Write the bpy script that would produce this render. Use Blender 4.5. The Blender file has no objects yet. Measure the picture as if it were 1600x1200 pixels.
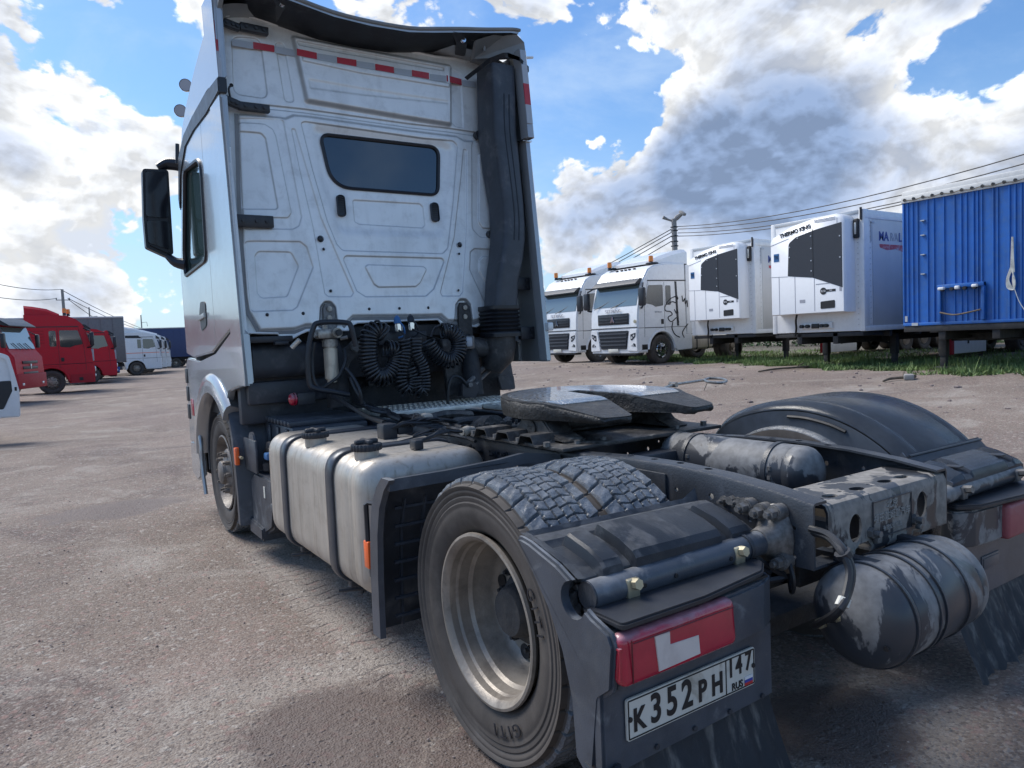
import bpy, bmesh, math, random
import numpy as np
from mathutils import Vector, Matrix, noise
R = math.radians
random.seed(7)
SC = bpy.context.scene
COL = SC.collection

# ------------------------------------------------------------------ camera
CP = (-2.44082, -2.16532, 1.50538)
YAW, PITCH, ROLL, FPX = 0.584185, -0.062838, -0.0439225, 1121.159
_f = Vector((math.sin(YAW)*math.cos(PITCH), math.cos(YAW)*math.cos(PITCH), math.sin(PITCH)))
_r = Vector((math.cos(YAW), -math.sin(YAW), 0.0)); _u = _r.cross(_f)
CR = _r*math.cos(ROLL)+_u*math.sin(ROLL); CU = -_r*math.sin(ROLL)+_u*math.cos(ROLL); CF = _f
cd = bpy.data.cameras.new('camera'); cam = bpy.data.objects.new('camera', cd); COL.objects.link(cam)
cam.matrix_world = Matrix(((CR.x, CU.x, -CF.x, CP[0]), (CR.y, CU.y, -CF.y, CP[1]), (CR.z, CU.z, -CF.z, CP[2]), (0, 0, 0, 1)))
cd.sensor_fit = 'HORIZONTAL'; cd.sensor_width = 36.0; cd.lens = 36.0*FPX/1600.0
cd.clip_start = 0.05; cd.clip_end = 6000
SC.camera = cam
SC.render.resolution_x = 1024; SC.render.resolution_y = 768
# survey helpers: a direction measured in the photograph met with a real plane
def ray(px, py): return CF + CR*((px-800)/FPX) - CU*((py-600)/FPX)
def onx(px, py, v):
    d = ray(px, py); return Vector(CP)+d*((v-CP[0])/d.x)
def ony(px, py, v):
    d = ray(px, py); return Vector(CP)+d*((v-CP[1])/d.y)
def onz(px, py, v):
    d = ray(px, py); return Vector(CP)+d*((v-CP[2])/d.z)

# ------------------------------------------------------------------ light and exposure
SUN_EL, SUN_AZ = R(50), R(-24)          # azimuth from +Y towards +X
sd = bpy.data.lights.new('sun', 'SUN'); so = bpy.data.objects.new('sun', sd); COL.objects.link(so)
sd.energy = 3.0; sd.angle = R(32); sd.color = (1.0, 0.95, 0.88)
sdir = Vector((math.sin(SUN_AZ)*math.cos(SUN_EL), math.cos(SUN_AZ)*math.cos(SUN_EL), math.sin(SUN_EL)))
so.rotation_euler = sdir.to_track_quat('Z', 'Y').to_euler(); so.location = (0, 0, 30)
vs = SC.view_settings; SC.display_settings.display_device = 'sRGB'
vs.view_transform = 'Standard'; vs.look = 'None'; vs.gamma = 1; vs.exposure = 0.62; vs.use_curve_mapping = False

# ------------------------------------------------------------------ sky
W = bpy.data.worlds.new('World'); SC.world = W; W.use_nodes = True
W.cycles.sampling_method = 'MANUAL'; W.cycles.sample_map_resolution = 256
nt = W.node_tree; nt.nodes.clear(); L = nt.links
def N(t, **k):
    n = nt.nodes.new(t)
    for a, b in k.items(): setattr(n, a, b)
    return n
def lk(a, b): L.new(a, b)
def mth(op, a, b=None, c=None, clamp=False):
    n = N('ShaderNodeMath', operation=op); n.use_clamp = clamp
    for i, v in enumerate((a, b, c)):
        if v is None: continue
        if isinstance(v, (int, float)): n.inputs[i].default_value = v
        else: lk(v, n.inputs[i])
    return n.outputs[0]
def mixc(f, a, b):
    n = N('ShaderNodeMix', data_type='RGBA')
    if isinstance(f, (int, float)): n.inputs[0].default_value = f
    else: lk(f, n.inputs[0])
    for i, v in ((6, a), (7, b)):
        if isinstance(v, tuple): n.inputs[i].default_value = (*v, 1)
        else: lk(v, n.inputs[i])
    return n.outputs[2]
sky = N('ShaderNodeTexSky'); sky.sky_type = 'NISHITA'; sky.sun_disc = False
sky.sun_elevation = SUN_EL; sky.sun_rotation = SUN_AZ; sky.air_density = 1.3; sky.dust_density = 0.6; sky.ozone_density = 2.5
tc = N('ShaderNodeTexCoord'); dirv = tc.outputs['Generated']
sep = N('ShaderNodeSeparateXYZ'); lk(dirv, sep.inputs[0]); dz = sep.outputs[2]
def vn(vec, scale, detail=10, rough=.55, dist=0.0, off=(0, 0, 0), zs=1.5):
    m = N('ShaderNodeMapping'); m.inputs['Scale'].default_value = (1, 1, zs); m.inputs['Location'].default_value = off
    lk(vec, m.inputs[0]); n = N('ShaderNodeTexNoise'); n.inputs['Scale'].default_value = scale
    n.inputs['Detail'].default_value = detail; n.inputs['Roughness'].default_value = rough; n.inputs['Distortion'].default_value = dist
    lk(m.outputs[0], n.inputs['Vector']); return n.outputs[0]
big = vn(dirv, 3.1, 3, .5, 0, (3.1, 1.7, .4))
def detail(off):
    ov = N('ShaderNodeVectorMath', operation='ADD'); lk(dirv, ov.inputs[0]); ov.inputs[1].default_value = off
    f = mth('MULTIPLY_ADD', vn(ov.outputs[0], 4.6, 9, .62, .35, (1.3, 4.2, 2.2)), 1.95, -.475)
    vor = N('ShaderNodeTexVoronoi'); vor.feature = 'F1'; vor.inputs['Scale'].default_value = 13; vor.inputs['Detail'].default_value = 2.2
    vor.inputs['Roughness'].default_value = .6; vor.inputs['Lacunarity'].default_value = 2.3
    mv = N('ShaderNodeMapping'); mv.inputs['Scale'].default_value = (1, 1, 1.35); lk(ov.outputs[0], mv.inputs[0])
    wob = N('ShaderNodeTexNoise'); wob.inputs['Scale'].default_value = 7; wob.inputs['Detail'].default_value = 4; lk(mv.outputs[0], wob.inputs['Vector'])
    va = N('ShaderNodeVectorMath', operation='MULTIPLY_ADD'); lk(wob.outputs[1], va.inputs[0]); va.inputs[1].default_value = (.10,)*3; lk(mv.outputs[0], va.inputs[2])
    lk(va.outputs[0], vor.inputs['Vector'])
    return mth('ADD', f, mth('MULTIPLY', mth('SUBTRACT', .42, vor.outputs['Distance']), .46))
fine = detail((0, 0, 0))
ts = (ray(420, -900).normalized()-ray(800, 300).normalized()).normalized()*.016      # towards the light
fine2 = detail(tuple(ts))
# cloud masses, each by its direction in the sky: (photo x, photo y, radius in degrees, strength)
BL = [(40, 130, 17, .34), (150, 200, 9, .20), (30, 400, 9, .30), (60, 500, 8, .12), (190, 430, 8, .30), (120, 480, 7, .2), (250, 250, 5, .14), (1000, -150, 26, .26), (1120, 110, 12, .20), (1430, 150, 19, .42), (1180, 250, 9, .34), (1290, 240, 8, .22),
      (900, 290, 6, .30), (1000, 260, 7, .22), (880, 400, 6, .26), (960, 400, 7, .15), (1500, 40, 14, .20), (1560, 250, 9, .20), (1130, 350, 9, .24), (740, -10, 8, .16), (600, -10, 7, .10), (350, 20, 5, .2), (50, 540, 9, .10), (1000, 480, 14, .10), (1390, 310, 5, .15), (1480, 300, 5, .2),
      (255, 100, 4.5, -.42), (130, 325, 4, -.30), (960, 170, 6.0, -.34), (1545, 130, 6, -.30), (900, 170, 7, -.25), (1050, 150, 5, -.16), (1480, 110, 4, -.22), (1290, 60, 3.5, -.16), (1200, 150, 3, -.14), (1560, 90, 4, -.14), (1420, 250, 3, -.12), (130, 60, 3, -.2), (190, 180, 2.5, -.12), (90, 400, 3, -.14), (1380, 60, 4, -.10), (1330, 330, 4, -.12), (60, 250, 5, -.12), (1000, 420, 5, -.1), (250, 360, 4.5, -.16), (240, 545, 5, -.12),
      (870, 90, 4, -.20), (1440, 335, 3, -.16), (1230, 130, 5, -.12), (300, 60, 5, -.2)]
GB = [(1190, 260, 8, .34), (1090, 250, 5, .22), (1285, 250, 6, .26), (1250, 120, 10, -.22), (1500, 230, 8, -.25), (1000, 110, 8, -.1), (60, 320, 10, -.2), (60, 460, 8, -.32), (1440, 330, 6, -.2), (180, 130, 8, -.25), (40, 80, 9, .10)]
def blobs(acc, lst):
    for bx_, by_, rad, wgt in lst:
        d = ray(bx_, by_).normalized()
        dp = N('ShaderNodeVectorMath', operation='DOT_PRODUCT'); lk(dirv, dp.inputs[0]); dp.inputs[1].default_value = d
        mr = N('ShaderNodeMapRange', interpolation_type='SMOOTHSTEP'); lk(dp.outputs['Value'], mr.inputs[0])
        mr.inputs[1].default_value = math.cos(R(rad)); mr.inputs[2].default_value = 1.0; mr.inputs[3].default_value = 0; mr.inputs[4].default_value = wgt
        acc = mth('ADD', acc, mr.outputs[0])
    return acc
sm = mth('ADD', mth('MULTIPLY', big, .55), -.075)
sm = blobs(sm, BL)
dens = mth('ADD', fine, sm)
cov = N('ShaderNodeMapRange', interpolation_type='SMOOTHSTEP'); lk(dens, cov.inputs[0])
cov.inputs[1].default_value = .69; cov.inputs[2].default_value = .80
thick = blobs(mth('ADD', mth('MULTIPLY', sm, .95), mth('ADD', mth('MULTIPLY', fine, .50), .26)), GB)
cr = N('ShaderNodeValToRGB'); lk(mth('MULTIPLY', thick, .5), cr.inputs[0]); e = cr.color_ramp.elements
e[0].position = .34; e[0].color = (6.0, 6.5, 7.4, 1); e[1].position = .86; e[1].color = (1.9, 2.6, 4.0, 1)
for p_, c_ in ((.40, (6.6, 6.7, 6.8)), (.46, (5.7, 5.9, 6.2)), (.55, (4.2, 4.6, 5.4)), (.66, (2.9, 3.5, 4.7))):
    k = e.new(p_); k.color = (*c_, 1)
rel = N('ShaderNodeMapRange'); lk(mth('SUBTRACT', fine, fine2), rel.inputs[0]); rel.inputs[1].default_value = -.15; rel.inputs[2].default_value = .15; rel.inputs[3].default_value = .80; rel.inputs[4].default_value = 1.20
shd = N('ShaderNodeVectorMath', operation='SCALE'); lk(cr.outputs[0], shd.inputs[0]); lk(rel.outputs[0], shd.inputs['Scale'])
# hazy white veil low down
hz = N('ShaderNodeMapRange'); lk(dz, hz.inputs[0]); hz.inputs[1].default_value = -.02; hz.inputs[2].default_value = .30; hz.inputs[3].default_value = .60; hz.inputs[4].default_value = 0
veil = vn(dirv, 3.4, 8, .6, .3, (7, 2, 5), 2.2)
vm = N('ShaderNodeMapRange', interpolation_type='SMOOTHSTEP'); lk(veil, vm.inputs[0]); vm.inputs[1].default_value = .42; vm.inputs[2].default_value = .72; vm.inputs[4].default_value = .55
tint = N('ShaderNodeMix', data_type='RGBA', blend_type='MULTIPLY'); tint.inputs[0].default_value = 1; lk(sky.outputs[0], tint.inputs[6]); tint.inputs[7].default_value = (.60, .80, 1.05, 1)
c0 = mixc(hz.outputs[0], tint.outputs[2], (4.0, 5.3, 7.0))
c0 = mixc(vm.outputs[0], c0, (4.0, 5.2, 6.8))
c1 = mixc(cov.outputs[0], c0, shd.outputs[0])
bg = N('ShaderNodeBackground'); bg.inputs[1].default_value = 0.10; lk(c1, bg.inputs[0])
wo = N('ShaderNodeOutputWorld'); lk(bg.outputs[0], wo.inputs[0])

# ------------------------------------------------------------------ materials
MATS = {}
def mat(name, col, rough=.5, metal=0.0, coat=0.0, spec=.5, var=.0, vscale=6, bump=0.0, bscale=60, dust=None, dth=(.5, .56), dscale=4.5,
        dstretch=(1, 1, 1), drough=.85, top=0.0, emit=None, trans=0.0, alpha=1.0, dirt=None, streak=None):
    m = bpy.data.materials.new(name); m.use_nodes = True; t = m.node_tree; n = t.nodes; l = t.links
    b = n['Principled BSDF']
    b.inputs['Base Color'].default_value = (*col, 1); b.inputs['Roughness'].default_value = rough; b.inputs['Metallic'].default_value = metal
    b.inputs['Coat Weight'].default_value = coat; b.inputs['Coat Roughness'].default_value = .06; b.inputs['Specular IOR Level'].default_value = spec
    if trans: b.inputs['Transmission Weight'].default_value = trans
    if emit: b.inputs['Emission Color'].default_value = (*emit[0], 1); b.inputs['Emission Strength'].default_value = emit[1]
    tcn = n.new('ShaderNodeTexCoord'); oc = tcn.outputs['Object']
    def nz(sc, det=6, r=.55, dist=0, st=(1, 1, 1)):
        mp = n.new('ShaderNodeMapping'); mp.inputs['Scale'].default_value = st; l.new(oc, mp.inputs[0])
        q = n.new('ShaderNodeTexNoise'); q.inputs['Scale'].default_value = sc; q.inputs['Detail'].default_value = det
        q.inputs['Roughness'].default_value = r; q.inputs['Distortion'].default_value = dist; l.new(mp.outputs[0], q.inputs['Vector']); return q.outputs[0]
    def mx(f, a, bb):
        q = n.new('ShaderNodeMix'); q.data_type = 'RGBA'; l.new(f, q.inputs[0])
        for i, v in ((6, a), (7, bb)):
            if isinstance(v, tuple): q.inputs[i].default_value = (*v, 1)
            else: l.new(v, q.inputs[i])
        return q.outputs[2]
    def mr(v, a, c, lo=0., hi=1.):
        q = n.new('ShaderNodeMapRange'); q.interpolation_type = 'SMOOTHSTEP'; l.new(v, q.inputs[0]); q.inputs[1].default_value = a
        q.inputs[2].default_value = c; q.inputs[3].default_value = lo; q.inputs[4].default_value = hi; return q.outputs[0]
    cc = (*col,); cur = tuple(col); rr = None
    if var:
        f = mr(nz(vscale, 8, .6), .3, .7)
        cur = mx(f, tuple(c*(1-var) for c in col), tuple(min(1, c*(1+var)) for c in col))
    if streak:   # (colour, amount, scale): vertical run marks
        f = mr(nz(streak[2], 5, .6, 0, (1, 1, .06)), .48, .75, 0, streak[1]); cur = mx(f, cur, streak[0])
    if dirt:     # (colour, amount)
        f = mr(nz(9, 9, .65, .3), .45, .75, 0, dirt[1]); cur = mx(f, cur, dirt[0])
    if dust:
        v = nz(dscale, 10, .62, .6, dstretch)
        if top:
            g = n.new('ShaderNodeNewGeometry'); s = n.new('ShaderNodeSeparateXYZ'); l.new(g.outputs['Normal'], s.inputs[0])
            q = n.new('ShaderNodeMath'); q.operation = 'MULTIPLY_ADD'; l.new(s.outputs[2], q.inputs[0]); q.inputs[1].default_value = top; l.new(v, q.inputs[2]); v = q.outputs[0]
        f = mr(v, dth[0], dth[1]); dv = mr(nz(26, 6), .3, .7, .0, 1.)
        dc = mx(dv, tuple(c*.72 for c in dust), tuple(c*1.15 for c in dust))
        cur = mx(f, cur, dc)
        q = n.new('ShaderNodeMapRange'); l.new(f, q.inputs[0]); q.inputs[3].default_value = rough; q.inputs[4].default_value = drough; rr = q.outputs[0]
        l.new(rr, b.inputs['Roughness'])
        if metal:
            q = n.new('ShaderNodeMapRange'); l.new(f, q.inputs[0]); q.inputs[3].default_value = metal; q.inputs[4].default_value = 0; l.new(q.outputs[0], b.inputs['Metallic'])
    elif rough > .15:
        q = n.new('ShaderNodeMapRange'); l.new(nz(14, 7, .65), q.inputs[0]); q.inputs[1].default_value = .25; q.inputs[2].default_value = .75
        q.inputs[3].default_value = max(.02, rough*.8); q.inputs[4].default_value = min(1, rough*1.2); l.new(q.outputs[0], b.inputs['Roughness'])
    if not isinstance(cur, tuple): l.new(cur, b.inputs['Base Color'])
    if bump:
        bp = n.new('ShaderNodeBump'); bp.inputs['Strength'].default_value = bump; bp.inputs['Distance'].default_value = .01
        l.new(nz(bscale, 6, .6), bp.inputs['Height']); l.new(bp.outputs[0], b.inputs['Normal'])
    MATS[name] = m; return m
GREY = (.20, .195, .19)
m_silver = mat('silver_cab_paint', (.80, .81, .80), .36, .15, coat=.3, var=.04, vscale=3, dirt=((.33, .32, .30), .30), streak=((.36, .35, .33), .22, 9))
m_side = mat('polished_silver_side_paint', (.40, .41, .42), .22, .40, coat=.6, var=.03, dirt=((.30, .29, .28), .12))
m_dark = mat('grey_black_plastic', (.040, .046, .058), .42, var=.2, bump=.15, bscale=240, dust=(.115, .12, .13), dth=(.50, .72), dscale=5, drough=.7)
m_fair = mat('matt_grey_fairing', (.20, .21, .215), .42, var=.1)
m_fend = mat('mudguard_plastic', (.058, .068, .085), .32, var=.2, bump=.12, bscale=200, dust=(.15, .16, .175), dth=(.60, .70), dscale=5.5, drough=.62, top=.16, dirt=((.10, .105, .11), .55))
m_fendt = mat('right_mudguard_plastic', (.075, .088, .108), .20, var=.2, bump=.05, bscale=200, dust=(.15, .155, .16), dth=(.68, .74), dscale=6, drough=.6, dirt=((.085, .09, .10), .5))
m_frame = mat('dusty_chassis_paint', (.032, .037, .046), .38, var=.2, bump=.2, bscale=120, dust=(.17, .165, .16), dth=(.62, .78), dscale=7, drough=.85, top=.06, dirt=((.07, .07, .072), .5))
m_cross = mat('mud_splashed_chassis_paint', (.030, .032, .037), .35, dust=(.235, .22, .20), dth=(.495, .525), dscale=7.5, dstretch=(1, 1, .55), drough=.9)
m_air = mat('mud_filmed_air_tank_paint', (.040, .044, .052), .32, dust=(.19, .19, .19), dth=(.50, .53), dscale=5.2, dstretch=(1, 1, .5), drough=.62, top=.10)
m_grime = mat('greasy_grime', (.045, .043, .042), .5, var=.4, vscale=14, bump=.6, bscale=55, dust=(.20, .185, .165), dth=(.55, .75), dscale=9, top=.06)
m_black = mat('black_steel', (.022, .024, .030), .45, var=.2, dirt=((.05, .05, .05), .5))
m_void = mat('dark_engine_metal', (.022, .024, .028), .7, var=.4, bump=.5, bscale=40, dirt=((.06, .055, .05), .6))
m_rub = mat('tyre_sidewall_rubber', (.055, .047, .042), .72, var=.25, vscale=4, bump=.1, bscale=180, dirt=((.10, .088, .078), .6))
m_tread = mat('worn_tread_rubber', (.10, .112, .128), .27, var=.35, vscale=30, bump=.35, bscale=120, dirt=((.30, .30, .30), .6))
m_rubb = mat('hose_rubber', (.014, .015, .018), .4, var=.2)
m_rim = mat('dirty_wheel_rim', (.29, .255, .215), .42, .25, var=.22, vscale=5, bump=.15, bscale=90, dirt=((.12, .10, .085), .8), streak=((.16, .14, .12), .5, 6))
m_alu = mat('brushed_tank_aluminium', (.50, .455, .395), .42, .45, var=.10, vscale=1.6, bump=.06, bscale=220, dirt=((.27, .22, .17), .4), streak=((.27, .225, .175), .75, 34))
m_cat = mat('chequer_aluminium', (.68, .66, .60), .42, .4, var=.15, dirt=((.28, .25, .20), .7))
m_strap = mat('tank_strap_rubber_steel', (.045, .052, .066), .35, .2, dirt=((.11, .11, .11), .5))
m_steel = mat('worn_steel', (.36, .34, .31), .4, .6, var=.3, vscale=30, dirt=((.12, .11, .10), .7))
m_bolt = mat('dusty_bolt', (.16, .155, .15), .5, .4, var=.3, vscale=50)
m_chrome = mat('chrome', (.75, .76, .78), .12, 1.0)
m_zinc = mat('yellow_zinc', (.50, .45, .32), .4, .7, var=.2)
m_grease = mat('greased_turntable', (.035, .036, .038), .16, .25, coat=.6, spec=.8, var=.5, vscale=24, bump=.0)
m_gside = mat('caked_grease', (.024, .023, .022), .5, var=.4, vscale=25, bump=1.0, bscale=45, dirt=((.10, .09, .075), .5))
m_red = mat('red_lens', (.42, .012, .040), .22, coat=.6, var=.15, vscale=8, dust=(.36, .16, .19), dth=(.58, .80), top=.35, dscale=6, drough=.6)
m_redf = mat('faded_red_lens', (.30, .075, .085), .5, dirt=((.32, .24, .23), .5))
m_wlens = mat('milky_white_lens', (.62, .56, .52), .35, coat=.3, dirt=((.42, .36, .33), .5))
m_orange = mat('orange_lens', (.85, .13, .02), .3, coat=.4)
m_refr = mat('red_reflective_tape', (.46, .035, .05), .4, dirt=((.40, .2, .2), .3))
m_refw = mat('silver_reflective_tape', (.42, .45, .49), .45, dirt=((.33, .33, .33), .4))
m_glass = mat('tinted_rear_glass', (.012, .020, .026), .04, spec=1.0, coat=1.0)
m_gl2 = mat('side_glass', (.05, .09, .085), .04, spec=1.0, coat=1.0)
m_mir = mat('mirror_glass', (.012, .014, .02), .08, .0, spec=.5)
m_plate = mat('number_plate_white', (.60, .59, .53), .45, dust=(.38, .34, .27), dth=(.55, .75), dscale=9, streak=((.45, .40, .33), .4, 30))
m_ink = mat('black_paint', (.012, .012, .014), .5)
m_yel = mat('yellow_sticker', (.75, .42, .03), .5, dirt=((.4, .3, .1), .4))
m_blue = mat('blue_plastic', (.03, .13, .32), .4)
m_wht = mat('white_truck_paint', (.74, .75, .76), .3, coat=.5, var=.03, dirt=((.56, .54, .51), .25))
m_box = mat('white_reefer_panel', (.72, .73, .74), .42, var=.03, dirt=((.52, .51, .49), .25), streak=((.50, .49, .47), .25, 3))
m_boxs = mat('silver_reefer_side', (.56, .56, .56), .45, .1, var=.04, vscale=1.5, streak=((.42, .43, .44), .2, 3))
m_tk = mat('reefer_unit_white', (.76, .77, .79), .35, coat=.2, dirt=((.62, .61, .60), .2))
m_grl = mat('dark_grille_mesh', (.022, .027, .038), .5, bump=.3, bscale=120)
m_edge = mat('aluminium_edge', (.48, .49, .50), .4, .4)
m_bl = mat('blue_sheet_metal', (.015, .115, .42), .42, var=.14, vscale=1.3, dirt=((.06, .14, .30), .6), streak=((.03, .08, .22), .65, 7))
m_tarp = mat('white_tarpaulin', (.62, .62, .60), .6, dirt=((.42, .40, .37), .5), bump=.2, bscale=12)
m_gtarp = mat('grey_tarpaulin', (.17, .175, .18), .6, dirt=((.10, .10, .10), .5))
m_btarp = mat('navy_tarpaulin', (.035, .055, .14), .6, dirt=((.02, .03, .07), .5))
m_redp = mat('red_truck_paint', (.48, .014, .028), .5, spec=.3, coat=.0, dirt=((.25, .04, .05), .4))
m_redd = mat('dull_red_paint', (.36, .02, .03), .6, spec=.3)
m_trim = mat('black_trim', (.014, .017, .024), .4)
m_under = mat('trailer_underframe', (.022, .022, .024), .7, dirt=((.06, .05, .04), .6))
m_wsc = mat('windscreen_glass', (.10, .14, .15), .05, spec=1.0, coat=1.0)
m_lamp = mat('headlamp_glass', (.60, .62, .64), .12, .3, coat=.5)
m_conc = mat('pole_concrete', (.26, .25, .24), .8, var=.15)
m_wood = mat('weathered_wood', (.12, .095, .07), .85, var=.3, vscale=12)
m_wire = mat('cable_black', (.02, .02, .022), .6)
m_green = mat('green_leaf', (.045, .085, .022), .6, var=.4, vscale=3)
m_ora2 = mat('beacon_orange', (.75, .22, .01), .3, coat=.5)
m_navy = mat('navy_print', (.03, .06, .25), .5)
m_pink = mat('worn_red_print', (.50, .08, .10), .6, dirt=((.6, .6, .62), .8))
m_greyp = mat('grey_print', (.33, .34, .38), .6)
m_flag_r = mat('flag_red', (.5, .03, .03), .5); m_flag_b = mat('flag_blue', (.03, .06, .35), .5)

# ------------------------------------------------------------------ mesh helpers
def place(name, me, m, parent=None, kind=None):
    o = bpy.data.objects.new(name, me); COL.objects.link(o)
    if parent: o.parent = parent
    if m and not len(me.materials): me.materials.append(m)
    if kind: o['kind'] = kind
    return o
def fin(name, bm, m, parent=None, kind=None, sm=35):
    me = bpy.data.meshes.new(name)
    bmesh.ops.recalc_face_normals(bm, faces=bm.faces)
    bm.to_mesh(me); bm.free()
    if sm:
        me.shade_smooth(); me.set_sharp_from_angle(angle=R(sm))
    return place(name, me, m, parent, kind)
def BM(): return bmesh.new()
def merge(bm, b2, mtx=None):
    me = bpy.data.meshes.new('tmp'); b2.to_mesh(me); b2.free()
    if mtx: me.transform(mtx)
    bm.from_mesh(me); bpy.data.meshes.remove(me)
def box(bm, c, s, bev=0.0, rot=None, seg=2):
    b = bmesh.new(); bmesh.ops.create_cube(b, size=1.0)
    bmesh.ops.scale(b, verts=b.verts, vec=s)
    if bev: bmesh.ops.bevel(b, geom=b.edges[:], offset=bev, segments=seg, affect='EDGES', profile=.5)
    M4 = Matrix.Translation(c)
    if rot is not None: M4 = M4 @ (rot if isinstance(rot, Matrix) else Matrix.Rotation(rot[1], 4, rot[0]))
    merge(bm, b, M4); return bm
def boxr(bm, x0, x1, y0, y1, z0, z1, bev=0.0, seg=2):
    return box(bm, ((x0+x1)/2, (y0+y1)/2, (z0+z1)/2), (abs(x1-x0), abs(y1-y0), abs(z1-z0)), bev, None, seg)
def cyl(bm, p0, p1, r0, r1=None, n=20, bev=0):
    p0 = Vector(p0); p1 = Vector(p1); d = p1-p0; r1 = r0 if r1 is None else r1
    b = bmesh.new(); bmesh.ops.create_cone(b, cap_ends=True, segments=n, radius1=r0, radius2=r1, depth=d.length)
    if bev: bmesh.ops.bevel(b, geom=[e_ for e_ in b.edges if len(e_.link_faces) == 2 and any(len(f.verts) > 4 for f in e_.link_faces)], offset=bev, segments=2, affect='EDGES')
    merge(bm, b, Matrix.Translation((p0+p1)/2) @ d.to_track_quat('Z', 'Y').to_matrix().to_4x4()); return bm
def loft(bm, rings, closed=True, cap=True):
    V = [[bm.verts.new(p) for p in r] for r in rings]; n = len(rings[0])
    for a, b in zip(V, V[1:]):
        for i in range(n if closed else n-1):
            j = (i+1) % n
            try: bm.faces.new((a[i], a[j], b[j], b[i]))
            except ValueError: pass
    if cap and closed:
        for r in (V[0], V[-1]):
            try: bm.faces.new(r)
            except ValueError: pass
    return bm
def catmull(pts, k=6):
    P = [Vector(p) for p in pts]; out = []
    Q = [P[0]*2-P[1]]+P+[P[-1]*2-P[-2]]
    for i in range(1, len(Q)-2):
        for j in range(k):
            t = j/k; a, b, c, d = Q[i-1], Q[i], Q[i+1], Q[i+2]
            out.append(.5*((2*b)+(c-a)*t+(2*a-5*b+4*c-d)*t*t+(3*b-a-3*c+d)*t**3))
    out.append(P[-1]); return out
def tube(bm, pts, r, n=8, smooth=0, cap=True):
    P = catmull(pts, smooth) if smooth else [Vector(p) for p in pts]
    if isinstance(r, (list, tuple)) and len(r) != len(P): r = list(np.interp(np.linspace(0, 1, len(P)), np.linspace(0, 1, len(r)), r))
    rings = []; T = (P[1]-P[0]).normalized(); up = Vector((0, 0, 1)) if abs(T.z) < .9 else Vector((1, 0, 0)); A = T.cross(up).normalized()
    for i, p in enumerate(P):
        t = (P[min(i+1, len(P)-1)]-P[max(i-1, 0)]).normalized()
        A = (A-t*A.dot(t)).normalized(); B = t.cross(A); rr = r[i] if isinstance(r, (list, tuple)) else r
        rings.append([p+(A*math.cos(2*math.pi*k/n)+B*math.sin(2*math.pi*k/n))*rr for k in range(n)])
    return loft(bm, rings, True, cap)
def rpoly(pts, r, n=4):
    out = []; m = len(pts); P = [Vector(p) for p in pts]; rs = r if isinstance(r, (list, tuple)) else [r]*m
    for i in range(m):
        p = P[i]; a = (P[i-1]-p); b = (P[(i+1) % m]-p); la, lb = a.length, b.length
        if rs[i] <= 0 or la < 1e-9 or lb < 1e-9: out.append(p); continue
        a /= la; b /= lb; ang = math.acos(max(-1, min(1, a.dot(b))))
        t = min(rs[i]/max(1e-4, math.tan(ang/2)), la*.48, lb*.48); p0 = p+a*t; p1 = p+b*t
        for k in range(n+1):
            s = k/n; out.append(p0*(1-s)**2+p*2*s*(1-s)+p1*s*s)
    return out
def prism(bm, poly, ax, a, b, bev=0.0, seg=2):
    """polygon in the two other axes (in xyz order) pushed from a to b along ax"""
    def V3(p, v):
        q = list(p[:2]); q.insert(ax, v); return Vector(q)
    b2 = bmesh.new(); v0 = [b2.verts.new(V3(p, a)) for p in poly]; v1 = [b2.verts.new(V3(p, b)) for p in poly]; n = len(poly)
    b2.faces.new(v0); b2.faces.new(v1[::-1])
    for i in range(n): b2.faces.new((v0[i], v1[i], v1[(i+1) % n], v0[(i+1) % n]))
    bmesh.ops.recalc_face_normals(b2, faces=b2.faces)
    if bev:
        bmesh.ops.bevel(b2, geom=[e_ for e_ in b2.edges if any(len(f.verts) > 4 or f.calc_area() > 0 and abs(f.normal[ax]) > .9 for f in e_.link_faces)], offset=bev, segments=seg, affect='EDGES')
    merge(bm, b2); return bm
def lathe(bm, prof, c, ax=0, n=48, a0=0, a1=2*math.pi):
    """prof: (radius, position along axis)"""
    full = abs(a1-a0-2*math.pi) < 1e-6; rings = []
    for r, h in prof:
        ring = []
        for k in range(n if full else n+1):
            t = a0+(a1-a0)*k/n; q = [r*math.cos(t), r*math.sin(t)]; q.insert(ax, h); ring.append(Vector(q)+Vector(c))
        rings.append(ring)
    V = [[bm.verts.new(p) for p in r] for r in rings]; m = len(rings[0])
    for a, b in zip(V, V[1:]):
        for i in range(m if full else m-1):
            j = (i+1) % m; bm.faces.new((a[i], a[j], b[j], b[i]))
    return bm
def dome(bm, c, r, h, ax, n=20, k=5, sgn=1):
    return lathe(bm, [(max(1e-4, r*math.cos(i/k*math.pi/2)), sgn*h*math.sin(i/k*math.pi/2)) for i in range(k+1)], c, ax, n)
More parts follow.
